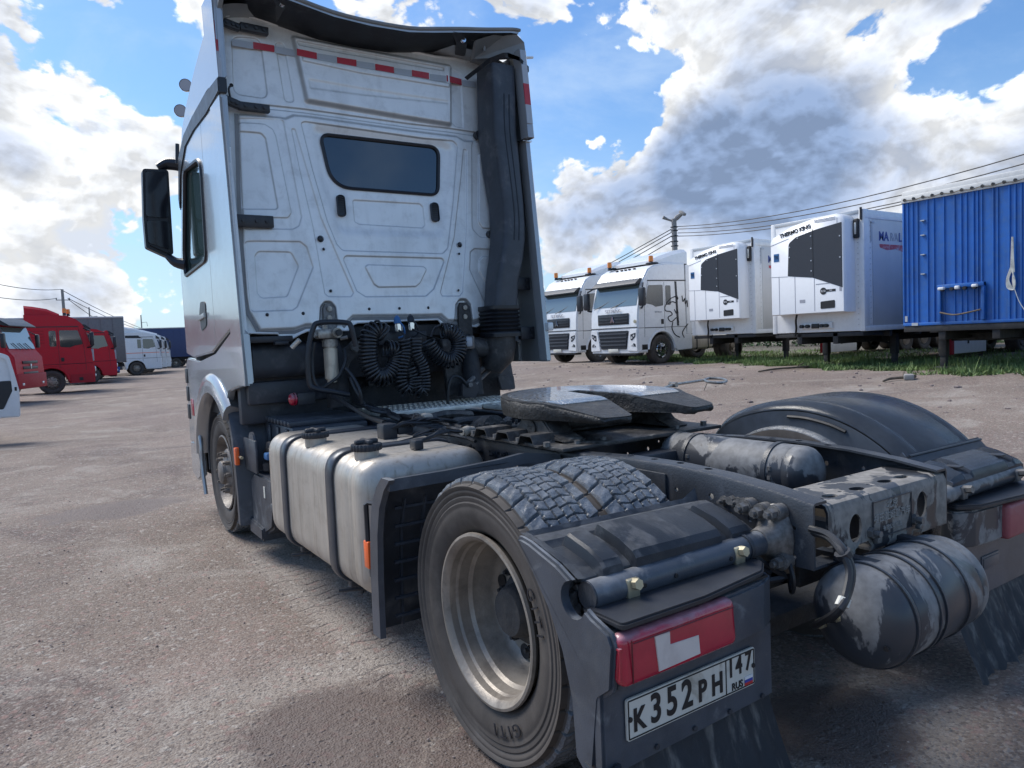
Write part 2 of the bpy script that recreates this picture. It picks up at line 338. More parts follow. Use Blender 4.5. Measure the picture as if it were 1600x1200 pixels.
def cut(bm, cutter):
    """boolean difference bm - cutter, returns a new bmesh"""
    bmesh.ops.recalc_face_normals(bm, faces=bm.faces); ma = bpy.data.meshes.new('a'); bm.to_mesh(ma); bm.free(); mb = bpy.data.meshes.new('b'); 
    bmesh.ops.recalc_face_normals(cutter, faces=cutter.faces); cutter.to_mesh(mb); cutter.free()
    oa = bpy.data.objects.new('a', ma); ob = bpy.data.objects.new('b', mb); COL.objects.link(oa); COL.objects.link(ob)
    md = oa.modifiers.new('c', 'BOOLEAN'); md.operation = 'DIFFERENCE'; md.object = ob; md.solver = 'EXACT'
    bpy.context.view_layer.update(); dg = bpy.context.evaluated_depsgraph_get()
    me = bpy.data.meshes.new_from_object(oa.evaluated_get(dg)); r = bmesh.new(); r.from_mesh(me)
    for o in (oa, ob): bpy.data.objects.remove(o)
    for m_ in (ma, mb, me): bpy.data.meshes.remove(m_)
    return r
def text(name, s, size, mtx, m, parent, ext=.002, sx=1.0, al='CENTER', off=0.0, kind=None):
    cu = bpy.data.curves.new(name, 'FONT'); cu.body = s; cu.size = size; cu.extrude = ext; cu.align_x = al; cu.align_y = 'CENTER'; cu.offset = off
    ob = bpy.data.objects.new(name, cu); COL.objects.link(ob); bpy.context.view_layer.update()
    me = bpy.data.meshes.new_from_object(ob.evaluated_get(bpy.context.evaluated_depsgraph_get())); bpy.data.objects.remove(ob); bpy.data.curves.remove(cu)
    me.transform(mtx @ Matrix.Diagonal((sx, 1, 1, 1))); me.materials.clear(); me.materials.append(m)
    return place(name, me, m, parent, kind)
def frame(o, x, y):
    """matrix whose x axis is x (reading direction), y axis is y (up), at o"""
    x = Vector(x).normalized(); y = Vector(y); z = x.cross(y).normalized(); y = z.cross(x)
    return Matrix(((x.x, y.x, z.x, o[0]), (x.y, y.y, z.y, o[1]), (x.z, y.z, z.z, o[2]), (0, 0, 0, 1)))
def thing(name, label, cat, loc=(0, 0, 0), rz=0.0, group=None):
    o = bpy.data.objects.new(name, None); COL.objects.link(o); o.location = loc; o.rotation_euler = (0, 0, rz); o.empty_display_size = .2
    o['label'] = label; o['category'] = cat
    if group: o['group'] = group
    return o
def tag(o, label, cat, group=None):
    o['label'] = label; o['category'] = cat
    if group: o['group'] = group
    return o
def copy_tree(o, parent=None):
    c = o.copy(); COL.objects.link(c); c.parent = parent
    for ch in [k for k in bpy.data.objects if k.parent == o]: copy_tree(ch, c)
    return c
def sstep(a, b, v):
    t = np.clip((v-a)/(b-a), 0, 1); return t*t*(3-2*t)
# ------------------------------------------------------------------ ground
def gz(x, y):
    """height of the yard: level round the tractor, a low bank under the right-hand row"""
    x = np.asarray(x, float); y = np.asarray(y, float)
    z = .42*sstep(6, 13.2, x-.02*y)*sstep(75, 40, np.abs(y-10)) 
    d = np.hypot(x+.5, y-1.5)
    z = z+.018*sstep(3, 7, d)*(np.sin(x*.9+1.3*np.sin(y*.35))+np.sin(y*.8+1.7*np.sin(x*.27)))
    return z
def gzf(x, y): return float(gz(x, y))
def ground_mat():
    m = bpy.data.materials.new('gravel_yard'); m.use_nodes = True; t = m.node_tree; n = t.nodes; l = t.links; b = n['Principled BSDF']
    tcn = n.new('ShaderNodeTexCoord'); oc = tcn.outputs['Object']
    def nz(sc, det=8, r=.6, dist=0, st=(1, 1, 1), off=(0, 0, 0)):
        mp = n.new('ShaderNodeMapping'); mp.inputs['Scale'].default_value = st; mp.inputs['Location'].default_value = off; l.new(oc, mp.inputs[0])
        q = n.new('ShaderNodeTexNoise'); q.inputs['Scale'].default_value = sc; q.inputs['Detail'].default_value = det
        q.inputs['Roughness'].default_value = r; q.inputs['Distortion'].default_value = dist; l.new(mp.outputs[0], q.inputs['Vector']); return q.outputs[0]
    def mr(v, a, c, lo=0., hi=1.):
        q = n.new('ShaderNodeMapRange'); q.interpolation_type = 'SMOOTHSTEP'; l.new(v, q.inputs[0]); q.inputs[1].default_value = a
        q.inputs[2].default_value = c; q.inputs[3].default_value = lo; q.inputs[4].default_value = hi; return q.outputs[0]
    def mx(f, a, bb, bt='MIX'):
        q = n.new('ShaderNodeMix'); q.data_type = 'RGBA'; q.blend_type = bt
        if isinstance(f, (int, float)): q.inputs[0].default_value = f
        else: l.new(f, q.inputs[0])
        for i, v in ((6, a), (7, bb)):
            if isinstance(v, tuple): q.inputs[i].default_value = (*v, 1)
            else: l.new(v, q.inputs[i])
        return q.outputs[2]
    def ad(a, bb, op='ADD'):
        q = n.new('ShaderNodeMath'); q.operation = op
        for i, v in ((0, a), (1, bb)):
            if isinstance(v, (int, float)): q.inputs[i].default_value = v
            else: l.new(v, q.inputs[i])
        return q.outputs[0]
    c = mx(mr(nz(.35, 6, .6, .4), .35, .65), (.185, .143, .115), (.262, .210, .170))
    c = mx(mr(nz(.16, 5, .6, .3, (1, 1, 1), (9, 3, 0)), .52, .72, 0, .75), c, (.31, .235, .20))          # reddish crushed stone
    c = mx(mr(nz(.9, 9, .70, .6), .49, .66, 0, .8), c, (.37, .33, .285))                               # pale dust
    c = mx(mr(nz(.55, 9, .7, .7, (1, 1, 1), (4, 8, 1)), .50, .64, 0, .85), c, (.120, .090, .080))           # damp dark patches
    # soil under the grass strip
    sp = n.new('ShaderNodeSeparateXYZ'); l.new(oc, sp.inputs[0])
    gx = ad(ad(sp.outputs[0], ad(ad(sp.outputs[1], 3.5, 'SUBTRACT'), -.34, 'MULTIPLY')), ad(nz(.9, 6, .6), 2.2, 'MULTIPLY')); c = mx(mr(gx, 13.5, 14.6, 0, .85), c, mx(mr(nz(2.5, 8, .65), .35, .65), (.050, .060, .026), (.085, .085, .045)))
    def blob(cx, cy, rx, ry):
        dx = ad(ad(sp.outputs[0], -cx), 1/rx, 'MULTIPLY'); dy = ad(ad(sp.outputs[1], -cy), 1/ry, 'MULTIPLY')
        return ad(ad(dx, dx, 'MULTIPLY'), ad(dy, dy, 'MULTIPLY'))
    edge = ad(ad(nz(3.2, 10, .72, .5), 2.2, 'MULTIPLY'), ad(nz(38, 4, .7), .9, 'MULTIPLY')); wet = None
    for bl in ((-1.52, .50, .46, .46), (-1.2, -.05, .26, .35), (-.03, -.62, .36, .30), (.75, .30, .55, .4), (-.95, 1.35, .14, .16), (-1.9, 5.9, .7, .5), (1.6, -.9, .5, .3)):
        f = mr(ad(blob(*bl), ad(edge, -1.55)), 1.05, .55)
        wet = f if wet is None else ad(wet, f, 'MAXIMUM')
    # dusty wheel track with tread prints, beside the fuel tank
    def band(a, b_, c_, d_, src): return ad(mr(src, a, b_), mr(src, c_, d_, 1, 0), 'MULTIPLY')
    tr = ad(band(-1.30, -1.16, -.90, -.76, ad(sp.outputs[0], ad(nz(2.4, 5), .10, 'MULTIPLY'))), band(.5, .9, 3.2, 3.8, sp.outputs[1]), 'MULTIPLY')
    c = mx(ad(tr, .75, 'MULTIPLY'), c, (.37, .325, .28))
    zg = ad(ad(sp.outputs[0], 1/.05, 'MULTIPLY'), 2.0, 'PINGPONG') ; tw = ad(ad(ad(sp.outputs[1], 1/.055, 'MULTIPLY'), ad(zg, .35, 'MULTIPLY')), 1.0, 'PINGPONG')
    pr = ad(ad(mr(tw, .72, .92), mr(nz(5, 6, .6), .42, .58), 'MULTIPLY'), tr, 'MULTIPLY'); c = mx(ad(pr, .55, 'MULTIPLY'), c, (.16, .125, .11))
    tf = ad(band(.50, .56, .60, .66, nz(.35, 3, .5, .2, (1, .12, 1), (3, 0, 0))), .55, 'MULTIPLY'); c = mx(tf, c, (.20, .155, .135))     # older wheel tracks across the yard
    v1 = n.new('ShaderNodeTexVoronoi'); v1.inputs['Scale'].default_value = 95; l.new(oc, v1.inputs['Vector'])
    v2 = n.new('ShaderNodeTexVoronoi'); v2.inputs['Scale'].default_value = 38; v2.inputs['Randomness'].default_value = 1; l.new(oc, v2.inputs['Vector'])
    s1 = n.new('ShaderNodeSeparateColor'); l.new(v1.outputs['Color'], s1.inputs[0]); s2 = n.new('ShaderNodeSeparateColor'); l.new(v2.outputs['Color'], s2.inputs[0])
    c = mx(mr(s1.outputs[0], .52, 1., 0, .55), c, (.42, .38, .335)); c = mx(mr(s1.outputs[1], .58, 1., 0, .6), c, (.10, .082, .075))
    c = mx(mr(s2.outputs[0], .93, .99, 0, .6), c, (.46, .42, .375)); c = mx(mr(s2.outputs[1], .9, .97, 0, .5), c, (.34, .22, .19))
    c = mx(mr(nz(160, 3, .7), .3, .7, 0, .35), c, (.10, .08, .075))
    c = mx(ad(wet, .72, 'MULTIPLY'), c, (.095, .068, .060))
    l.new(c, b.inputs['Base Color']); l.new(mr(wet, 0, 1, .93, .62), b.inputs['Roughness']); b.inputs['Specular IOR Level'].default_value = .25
    h = ad(ad(mr(v1.outputs['Distance'], 0, .7, 1, 0), .45, 'MULTIPLY'), ad(nz(22, 8, .7), 1.6, 'MULTIPLY')); h = ad(h, ad(mr(v2.outputs['Distance'], 0, .6, 1, 0), ad(mr(s2.outputs[0], .7, .9), 1.2, 'MULTIPLY'), 'MULTIPLY'))
    bp = n.new('ShaderNodeBump'); bp.inputs['Strength'].default_value = .75; bp.inputs['Distance'].default_value = .012; l.new(ad(h, ad(pr, -1.2, 'MULTIPLY')), bp.inputs['Height']); l.new(bp.outputs[0], b.inputs['Normal'])
    return m
m_gnd = ground_mat()
def build_ground():
    n = 320; u = np.linspace(-1, 1, n)
    s = np.sinh(u*7.2)/math.sinh(7.2)*1800
    X, Y = np.meshgrid(s-1.2, s+1.0, indexing='ij')
    Z = gz(X, Y)
    d = np.hypot(X+1.2, Y-1)
    rng = np.random.default_rng(3)
    loc = sstep(14, 3, d)
    for k in range(14):                                   # small ruts and unevenness close by
        fx, fy = rng.uniform(-9, 9, 2); Z += loc*.0022*np.sin(X*fx+Y*fy+rng.uniform(0, 6))
    v = np.stack([X, Y, Z], -1).reshape(-1, 3)
    i = np.arange((n-1)*(n-1)); r, c = i//(n-1), i % (n-1); a = r*n+c
    F = np.stack([a, a+n, a+n+1, a+1], -1)
    me = bpy.data.meshes.new('ground'); me.vertices.add(len(v)); me.vertices.foreach_set('co', v.ravel()); me.loops.add(F.size); me.loops.foreach_set('vertex_index', F.ravel())
    me.polygons.add(len(F)); me.polygons.foreach_set('loop_start', np.arange(len(F))*4); me.update(calc_edges=True); me.shade_smooth()
    place('ground', me, m_gnd, kind='structure')
build_ground()

# loose stones and chips lying about on the yard
def scatter(name, n, m, rad, fn, label, cat, seed=1):
    rng = random.Random(seed); V = []; F = []
    ico = bmesh.new(); bmesh.ops.create_icosphere(ico, subdivisions=1, radius=1); iv = [v.co.copy() for v in ico.verts]; fi = [[q.index for q in f.verts] for f in ico.faces]; ico.free()
    for k in range(n):
        x, y, sc = fn(rng); r = rad*sc*rng.uniform(.5, 1.5); z = gzf(x, y); b = len(V); a = rng.uniform(0, 6.3); ca, sa = math.cos(a), math.sin(a)
        sx, sy, sz = rng.uniform(.7, 1.3), rng.uniform(.5, 1), rng.uniform(.35, .7)
        for v in iv:
            j = rng.uniform(.8, 1.15); px_, py_ = v.x*r*sx*j, v.y*r*sy*j
            V.append((x+px_*ca-py_*sa, y+px_*sa+py_*ca, z+v.z*r*sz*j+r*.1))
        F += [[b+q for q in f] for f in fi]
    me = bpy.data.meshes.new(name); me.from_pydata(V, [], F); o = place(name, me, m, kind='stuff'); o['label'] = label; o['category'] = cat; return o
m_st = mat('pale_chips', (.36, .325, .29), .85, var=.35, vscale=30); m_st2 = mat('dark_chips', (.19, .15, .14), .85, var=.3, vscale=30)
def nearf(rng):
    a = rng.uniform(-2.4, 1.1) ; d = abs(rng.gauss(0, 1))*4.2+.6
    return CP[0]+math.sin(YAW+a*.5)*d, CP[1]+math.cos(YAW+a*.5)*d, .7+.08*d
scatter('gravel_chips', 4600, m_st, .0036, nearf, 'pale stone chips strewn over the brown yard', 'gravel', 2)
scatter('dark_gravel', 3400, m_st2, .0055, nearf, 'dark stone chips strewn over the brown yard', 'gravel', 5)
def farf(rng): return rng.uniform(2.5, 15), rng.uniform(1, 26), rng.uniform(1, 3.2)
scatter('scattered_stones', 420, m_st2, .018, farf, 'loose stones lying across the reddish open yard', 'stones', 8)
# ================================================================== the tractor unit in the middle
TR = thing('tractor_unit', 'silver high-roof tractor unit seen from behind with bare fifth wheel, nearest the camera', 'truck', (0, 0, 0))
WS = .0955
def wy(z): return 3.149+WS*(z-1.757)                 # plane of the cab's rear wall
def wall(px, py, out=0.0):
    d = ray(px, py); # solve y = wy(z)
    c = Vector(CP); t = (3.149+WS*(c.z-1.757)-c.y)/(d.y-WS*d.z); p = c+d*t; p.y -= out; return p
def w2(pts): return [(wall(*q).x, wall(*q).z) for q in pts]
def sdf(P, X, Z):
    P = np.array(P); n = len(P); d = np.full(X.shape, 1e9); inside = np.zeros(X.shape, bool)
    for i in range(n):
        a = P[i-1]; b = P[i]; e_ = b-a; L2 = e_@e_+1e-12
        t = np.clip(((X-a[0])*e_[0]+(Z-a[1])*e_[1])/L2, 0, 1); dd = np.hypot(X-a[0]-t*e_[0], Z-a[1]-t*e_[1]); d = np.minimum(d, dd)
        c = ((a[1] > Z) != (b[1] > Z)) & (X < (b[0]-a[0])*(Z-a[1])/(b[1]-a[1]+1e-12)+a[0]); inside ^= c
    return np.where(inside, -d, d)
def rw(pts, r): return [(q.x, q.y) for q in rpoly([Vector((a, b)) for a, b in w2(pts)], r, 5)]
EM = []   # (outline, height outward, edge width)
def em(pts, h, w=.010, r=.03): EM.append((rw(pts, r), h*(1.5 if abs(h) < .012 else 1.1), w*.85 if w < .012 else w))
XR = (830, 208)
# raised main pressing below the seam, with its broad stepped border
em([(372, 179), (446, 186), (458, 181), (480, 183), (640, 205), (712, 214), (724, 221), (815, 226), (815, 496), (760, 493), (740, 501), (710, 501), (698, 501), (688, 492), (655, 493), (550, 494), (538, 506), (510, 507),
    (476, 508), (460, 514), (406, 516), (389, 487), (384, 460), (379, 380)], .022, .017, .012)
em([(363, 56), (407, 60), (419, 155), (366, 146)], -.007, .007, .06)
em([(430, 66), (443, 67), (460, 160), (445, 159)], -.006, .006, .03)
em([(456, 58), (560, 78), (703, 104), (703, 196), (640, 186), (478, 159)], .035, .022, .02)
em([(461, 66), (500, 73), (690, 108), (690, 113), (500, 80), (465, 73)], -.007, .006, .004)
em([(470, 98), (560, 117), (698, 139), (698, 133), (560, 108), (470, 92)], .007, .008, .004)
em([(480, 126), (560, 140), (698, 160), (698, 164), (560, 150), (482, 140)], -.005, .012, .01)
em([(350, 157), (372, 159), (474, 170), (640, 193), (700, 200), (740, 206), (830, 212), (830, 219), (740, 212), (700, 206), (640, 199), (474, 176), (372, 165), (350, 163)], -.012, .006, .004)
em([(371, 185), (441, 187), (470, 340), (466, 354), (456, 359), (380, 358)], -.006, .006, .03)
em([(371, 192), (412, 195), (425, 203), (430, 214), (454, 333), (449, 341), (380, 340)], .006, .006, .03)
em([(371, 205), (407, 209), (414, 217), (433, 325), (430, 328), (378, 327)], -.008, .007, .03)
em([(454, 202), (460, 203), (486, 292), (500, 340), (551, 458), (547, 464), (512, 464), (506, 459), (488, 356), (468, 270)], -.006, .006, .012)
em([(469, 193), (475, 191), (660, 217), (706, 221), (713, 228), (706, 320), (698, 388), (690, 397), (534, 392), (525, 382), (510, 346), (487, 266)], -.007, .006, .04)
em([(490, 200), (690, 225), (704, 232), (697, 312), (690, 362), (680, 367), (538, 361), (528, 355), (500, 275)], -.022, .045, .05)
em([(552, 312), (657, 318), (662, 323), (665, 352), (661, 356), (562, 350), (555, 346)], -.006, .007, .02)
em([(535, 405), (539, 400), (689, 404), (692, 409), (676, 452), (664, 463), (570, 464), (556, 455)], -.008, .007, .03)
em([(569, 417), (574, 414), (660, 417), (665, 421), (655, 442), (648, 448), (590, 449), (583, 444)], .007, .007, .02)
em([(382, 377), (468, 378), (478, 386), (488, 418), (463, 480), (456, 485), (392, 487)], -.007, .007, .03)
em([(398, 400), (403, 393), (454, 394), (466, 416), (448, 464), (408, 466), (402, 458)], -.006, .006, .035)
em([(722, 234), (727, 235), (727, 360), (721, 457), (716, 463), (689, 463), (686, 457), (708, 370), (718, 280)], -.006, .006, .015)
em([(735, 222), (800, 224), (800, 373), (748, 371), (736, 358)], -.006, .006, .05)
em([(746, 242), (752, 236), (800, 238), (800, 359), (752, 357), (746, 347)], .008, .007, .03)
em([(733, 394), (739, 389), (800, 391), (800, 486), (757, 476), (732, 422)], -.007, .007, .02)
em([(747, 407), (753, 401), (800, 403), (800, 476), (765, 455), (747, 424)], .006, .006, .02)
em([(698, 66+40), (720, 115), (724, 200), (712, 198), (704, 190)], -.004, .006, .01)
for bx_ in ((511, 498), (722, 494)):
    em([(bx_[0]-13, bx_[1]+14), (bx_[0]-11, bx_[1]-18), (bx_[0]-5, bx_[1]-26), (bx_[0]+4, bx_[1]-26), (bx_[0]+11, bx_[1]-18), (bx_[0]+15, bx_[1]+14)], -.030, .012, .03)
WIN = [(q.x, q.y) for q in rpoly([Vector(q) for q in w2([(500, 209), (686, 230), (685, 305), (519, 292)])], [.07, .08, .09, .19], 9)]
OUT = w2([(345, 14), (352, 24), (372, 21), (384, 24), (420, 36), (448, 41), (480, 50), (560, 65), (640, 80), (680, 89), (710, 92), (728, 96), (760, 92), (832, 90)])
OUT += [(1.20, 1.45)] + w2([(756, 503), (744, 510), (708, 511), (692, 510), (684, 499), (655, 500), (558, 504), (550, 508), (544, 516), (480, 517), (470, 521), (458, 528), (438, 529), (434, 521), (382, 520)])
OUT += [(-1.215, 1.62), (-1.215, 3.9)]
def build_wall():
    st = .0047; xs = np.arange(-1.215, 1.2, st); zs = np.arange(1.45, 3.98, st); X, Z = np.meshgrid(xs, zs, indexing='ij'); H = np.zeros(X.shape)
    for P, h, w in EM:
        s = sdf(P, X, Z); H += h*(1-sstep(-w, w, s))
    so_ = sdf(OUT, X, Z); sw = sdf(WIN, X, Z)
    H += .012*(1-sstep(0, .02, -so_))*0 - .010*(1-sstep(0, .012, sw))
    H += .0012*np.sin(X*5.1+Z*3)+.0010*np.sin(Z*7.3-X*2.2)          # oil-canning of thin sheet
    # crown: the wall curves forward at both sides
    C = -.05*np.clip((np.abs(X)-.95)/.27, 0, 1)**2
    Yw = 3.149+WS*(Z-1.757)-H-C
    # snap the border so the edge is clean
    keep = (so_ < 0) & (sw > 0)
    idx = -np.ones(X.shape, int); k4 = keep[:-1, :-1] & keep[1:, :-1] & keep[1:, 1:] & keep[:-1, 1:]
    used = np.zeros(X.shape, bool); used[:-1, :-1] |= k4; used[1:, :-1] |= k4; used[1:, 1:] |= k4; used[:-1, 1:] |= k4
    idx[used] = np.arange(used.sum()); v = np.stack([X[used], Yw[used], Z[used]], -1)
    a = idx[:-1, :-1][k4]; b = idx[1:, :-1][k4]; c = idx[1:, 1:][k4]; d = idx[:-1, 1:][k4]; F = np.stack([a, b, c, d], -1)
    me = bpy.data.meshes.new('rear_wall'); me.vertices.add(len(v)); me.vertices.foreach_set('co', v.astype(float).ravel()); me.loops.add(F.size); me.loops.foreach_set('vertex_index', F.ravel())
    me.polygons.add(len(F)); me.polygons.foreach_set('loop_start', np.arange(len(F))*4); me.update(calc_edges=True); me.shade_smooth()
    gx, gz_ = np.gradient(H, st); gm = np.clip((np.hypot(gx, gz_)-.35)/.9, 0, 1); gm[[0, -1]] = 0     # shade lines along the pressed edges, painted into the colour
    at = me.attributes.new('crease_shade', 'FLOAT', 'POINT'); at.data.foreach_set('value', gm[used].astype(np.float32))
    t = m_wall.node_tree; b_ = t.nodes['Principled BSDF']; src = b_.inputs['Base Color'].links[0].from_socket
    an = t.nodes.new('ShaderNodeAttribute'); an.attribute_name = 'crease_shade'; mx_ = t.nodes.new('ShaderNodeMix'); mx_.data_type = 'RGBA'
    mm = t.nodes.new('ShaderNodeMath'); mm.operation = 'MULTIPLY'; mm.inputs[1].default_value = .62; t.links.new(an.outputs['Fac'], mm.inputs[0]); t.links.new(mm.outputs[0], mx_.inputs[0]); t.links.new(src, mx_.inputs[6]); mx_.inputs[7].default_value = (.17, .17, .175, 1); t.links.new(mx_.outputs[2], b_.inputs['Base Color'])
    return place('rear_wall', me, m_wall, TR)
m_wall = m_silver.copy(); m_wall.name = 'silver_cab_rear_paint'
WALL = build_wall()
# lip round the wall's border
bm = BM(); lip = [(x, wy(z)-.004, z) for x, z in OUT[:14]]; tube(bm, lip, .012, 6, 2)
lip = [(x, wy(z)-.002, z) for x, z in OUT[15:30]]; tube(bm, lip, .008, 6); fin('wall_flange', bm, m_silver, TR)
bm = BM(); SP = [(369, 178), (372, 280), (376, 380), (381, 460), (385, 486), (404, 520), (460, 519), (477, 512), (492, 511)]; SP2 = [(536, 511), (549, 498), (655, 497), (686, 496), (698, 505), (710, 505), (740, 505), (762, 497)]
for S_ in (SP, SP2):
    P = [wall(a, b, -.001) for a, b in S_]; rings = []
    for i, p in enumerate(P):
        t = (P[min(i+1, len(P)-1)]-P[max(i-1, 0)]).normalized(); nn = Vector((t.z, 0, -t.x))*.013; rings.append([p-nn, p-nn+Vector((0, -.004, 0)), p+nn+Vector((0, -.004, 0)), p+nn])
    loft(bm, rings)
fin('seam_sealer', bm, mat('grey_seam_sealer', (.22, .225, .23), .6, dirt=((.12, .12, .12), .4)), WALL)
# window, vents, plugs
def ring(bm, P, y_of, r, n=6): 
    pts = [Vector((x, y_of(z), z)) for x, z in P]; T = pts+[pts[0]]; tube(bm, T, r, n)
bm = BM(); 
vs_ = [bm.verts.new((x, wy(z)+.012, z)) for x, z in WIN]; bm.faces.new(vs_); vs2 = [bm.verts.new((x, wy(z)+.02, z)) for x, z in WIN]; bm.faces.new(vs2)
win = fin('rear_window', bm, m_glass, TR, sm=0)
bm = BM(); ring(bm, WIN, lambda z: wy(z)+.004, .013); fin('window_seal', bm, m_trim, win)
def slot_vent(pa, pb):
    a = wall(*pa, -.006); b = wall(*pb, -.006); bm = BM(); cx, cz = (a.x+b.x)/2, (a.z+b.z)/2; w, h = abs(b.x-a.x), abs(a.z-b.z)
    P = [(cx+q.x, cz+q.y) for q in rpoly([Vector((-w/2, -h/2)), Vector((w/2, -h/2)), Vector((w/2, h/2)), Vector((-w/2, h/2))], w*.48, 6)]
    loft(bm, [[Vector((x, wy(z)+.02, z)) for x, z in P], [Vector((x, wy(z)-.012, z)) for x, z in P], [Vector((cx+(x-cx)*.84, wy(z)-.014, cz+(z-cz)*.93)) for x, z in P], [Vector((cx+(x-cx)*.8, wy(z)-.004, cz+(z-cz)*.9)) for x, z in P]])
    v_ = fin('wall_vent', bm, m_trim, TR); bm = BM()
    for k in range(9): box(bm, (cx, wy(cz)-.006, cz-h*.38+h*.76*k/8), (w*.74, .008, .006), 0)
    fin('louvre', bm, m_ink, v_)
slot_vent((525, 304), (541, 339)); slot_vent((672, 316), (687, 347))
for hx, hy, hr in ((499, 374, 6.2), (504, 390, 2.8), (515, 455, 3), (716, 383, 5.6), (715, 397, 2.6), (714, 454, 2.6), (416, 492, 3.2), (472, 490, 3.2), (575, 483, 3), (622, 482, 2.9), (667, 481, 2.9), (748, 483, 2.8), (382, 498, 2.8)):
    p = wall(hx, hy, .028 if hx > 390 else .006); rr = hr*p.y/1121*1.15; bm = BM(); dome(bm, p+Vector((0, 0, 0)), rr, .008, 1, 16, 3, -1); lathe(bm, [(rr*1.25, 0), (rr, -.003)], p, 1, 16); fin('rubber_plug', bm, m_trim, WALL)
# reflective strip of alternating tape pieces across the top
a0 = 366; seq = [(362, 61, 395, 67, 'w'), (395, 66, 428, 71.5, 'r'), (429, 72.5, 460, 78.5, 'w'), (461, 79, 492, 85.5, 'r'), (493, 86.5, 523, 91, 'w'), (523.5, 92, 553.5, 96.5, 'r'), (554, 98, 582, 102, 'w'), (583, 102.5, 612, 107.5, 'r'), (613, 109, 639.5, 112.5, 'w'),
       (640, 112, 666.5, 116.5, 'r'), (668, 118, 693, 121, 'w'), (694, 120, 720.5, 124, 'r'), (721.5, 125, 742, 128, 'w')]
for xa, ya, xb, yb, k in seq:
    hh = 10.5 if xa < 560 else 9.6
    def off(x): return .006+(.036 if 462 < x < 702 else 0)
    q = [wall(xa, ya, off(xa+2)), wall(xb, yb, off(xb-2)), wall(xb+.4, yb+hh, off(xb-2)), wall(xa+.4, ya+hh, off(xa+2))]
    bm = BM(); f0 = [bm.verts.new(p) for p in q]; f1 = [bm.verts.new(p+Vector((0, -.0015, 0))) for p in q]; bm.faces.new(f1)
    for i in range(4): bm.faces.new((f0[i], f0[(i+1) % 4], f1[(i+1) % 4], f1[i]))
    fin('reflective_tape', bm, m_refr if k == 'r' else m_refw, WALL, sm=0)

# inside of the cab so the windows do not show emptiness
bm = BM(); boxr(bm, -1.12, 1.12, 3.42, 3.46, 1.5, 3.8); fin('cab_lining', bm, m_void, TR, sm=0)

# --- left side of the cab (x = -1.25) --------------------------------
XS = -1.235
def side(px, py): p = onx(px, py, XS); return (p.y, p.z)
# one skin: rear edge, roof gutter, nose, wheel arch
prof = [(3.17, 3.30), (3.16, 1.70), (4.02, 1.50), (4.86, 1.46), (5.18, 1.50), (5.20, 2.25), (5.02, 2.60), (4.86, 3.00), (4.66, 3.30), (4.3, 3.34)]
winp = rpoly([Vector(q) for q in ((3.92, 3.03), (4.62, 3.08), (4.92, 2.42), (4.95, 2.20), (3.96, 2.24))], [.16, .10, .1, .08, .10], 5)
bm = BM(); prism(bm, prof, 0, XS-.012, XS+.045, .010)
c = BM(); prism(c, winp, 0, XS-.3, XS+.3); bm = cut(bm, c)
c = BM(); prism(c, [(3.848, 1.2), (3.856, 1.2), (3.856, 3.6), (3.848, 3.6)], 0, XS-.2, XS-.006); bm = cut(bm, c)
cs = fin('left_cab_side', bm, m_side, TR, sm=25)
bm = BM(); prism(bm, winp, 0, XS+.006, XS+.014); fin('door_glass', bm, m_gl2, cs, sm=0)
bm = BM(); P = [Vector((XS-.010, q.x, q.y)) for q in winp]; tube(bm, P+[P[0]], .020, 6); fin('glass_seal', bm, m_trim, cs)
# dark gutter band over the doors, upper roof side
bm = BM(); prism(bm, [(3.14, 3.40), (3.14, 3.30), (3.6, 3.27), (4.1, 3.28), (4.5, 3.25), (4.80, 3.08), (4.95, 2.8), (4.98, 2.9), (4.84, 3.24), (4.52, 3.36), (4.1, 3.40), (3.6, 3.42)], 0, XS-.022, XS+.04, .006); fin('roof_gutter_band', bm, m_trim, TR)
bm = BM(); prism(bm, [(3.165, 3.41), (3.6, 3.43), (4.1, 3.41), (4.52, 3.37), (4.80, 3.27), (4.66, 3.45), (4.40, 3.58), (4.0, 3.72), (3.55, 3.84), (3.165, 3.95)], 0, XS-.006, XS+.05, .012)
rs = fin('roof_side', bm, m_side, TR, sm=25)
# roof shell joining both sides
bm = BM(); rings = []
for y, z, w in ((3.20, 3.93, 1.19), (3.55, 3.86, 1.19), (4.0, 3.74, 1.18), (4.40, 3.60, 1.17), (4.66, 3.46, 1.15), (4.85, 3.25, 1.12), (5.05, 2.9, 1.10)):
    rings.append([Vector((w*math.sin(t), y, z-.05+.12*math.cos(t)**.6 if abs(t) < 1.56 else z-.05)) for t in np.linspace(-1.57, 1.57, 17)])
loft(bm, rings, False, False); fin('roof_shell', bm, m_side, TR)
# front of cab: closing body (seen only edge on)
bm = BM(); prism(bm, [(3.47, .95), (5.15, .95), (5.25, 2.2), (4.9, 3.1), (4.55, 3.5), (3.47, 3.8)], 0, -1.17, 1.17, .03); fin('cab_inner_body', bm, m_void, TR)
bm = BM(); prism(bm, [(3.17, 1.3), (5.18, 1.3), (5.2, 2.25), (4.86, 3.0), (4.66, 3.3), (4.4, 3.58), (3.55, 3.84), (3.17, 3.95)], 0, 1.18, 1.235, .012); fin('right_cab_side', bm, m_side, TR)
# cab corner post behind the door: pale edge that meets the wall
bm = BM(); prism(bm, [(-1.225, 3.05), (-1.19, 3.05), (-1.175, 3.22), (-1.225, 3.22)], 2, 1.60, 3.92)
for v in bm.verts: v.co.y += WS*(v.co.z-1.6)
fin('corner_post', bm, m_silver, TR)
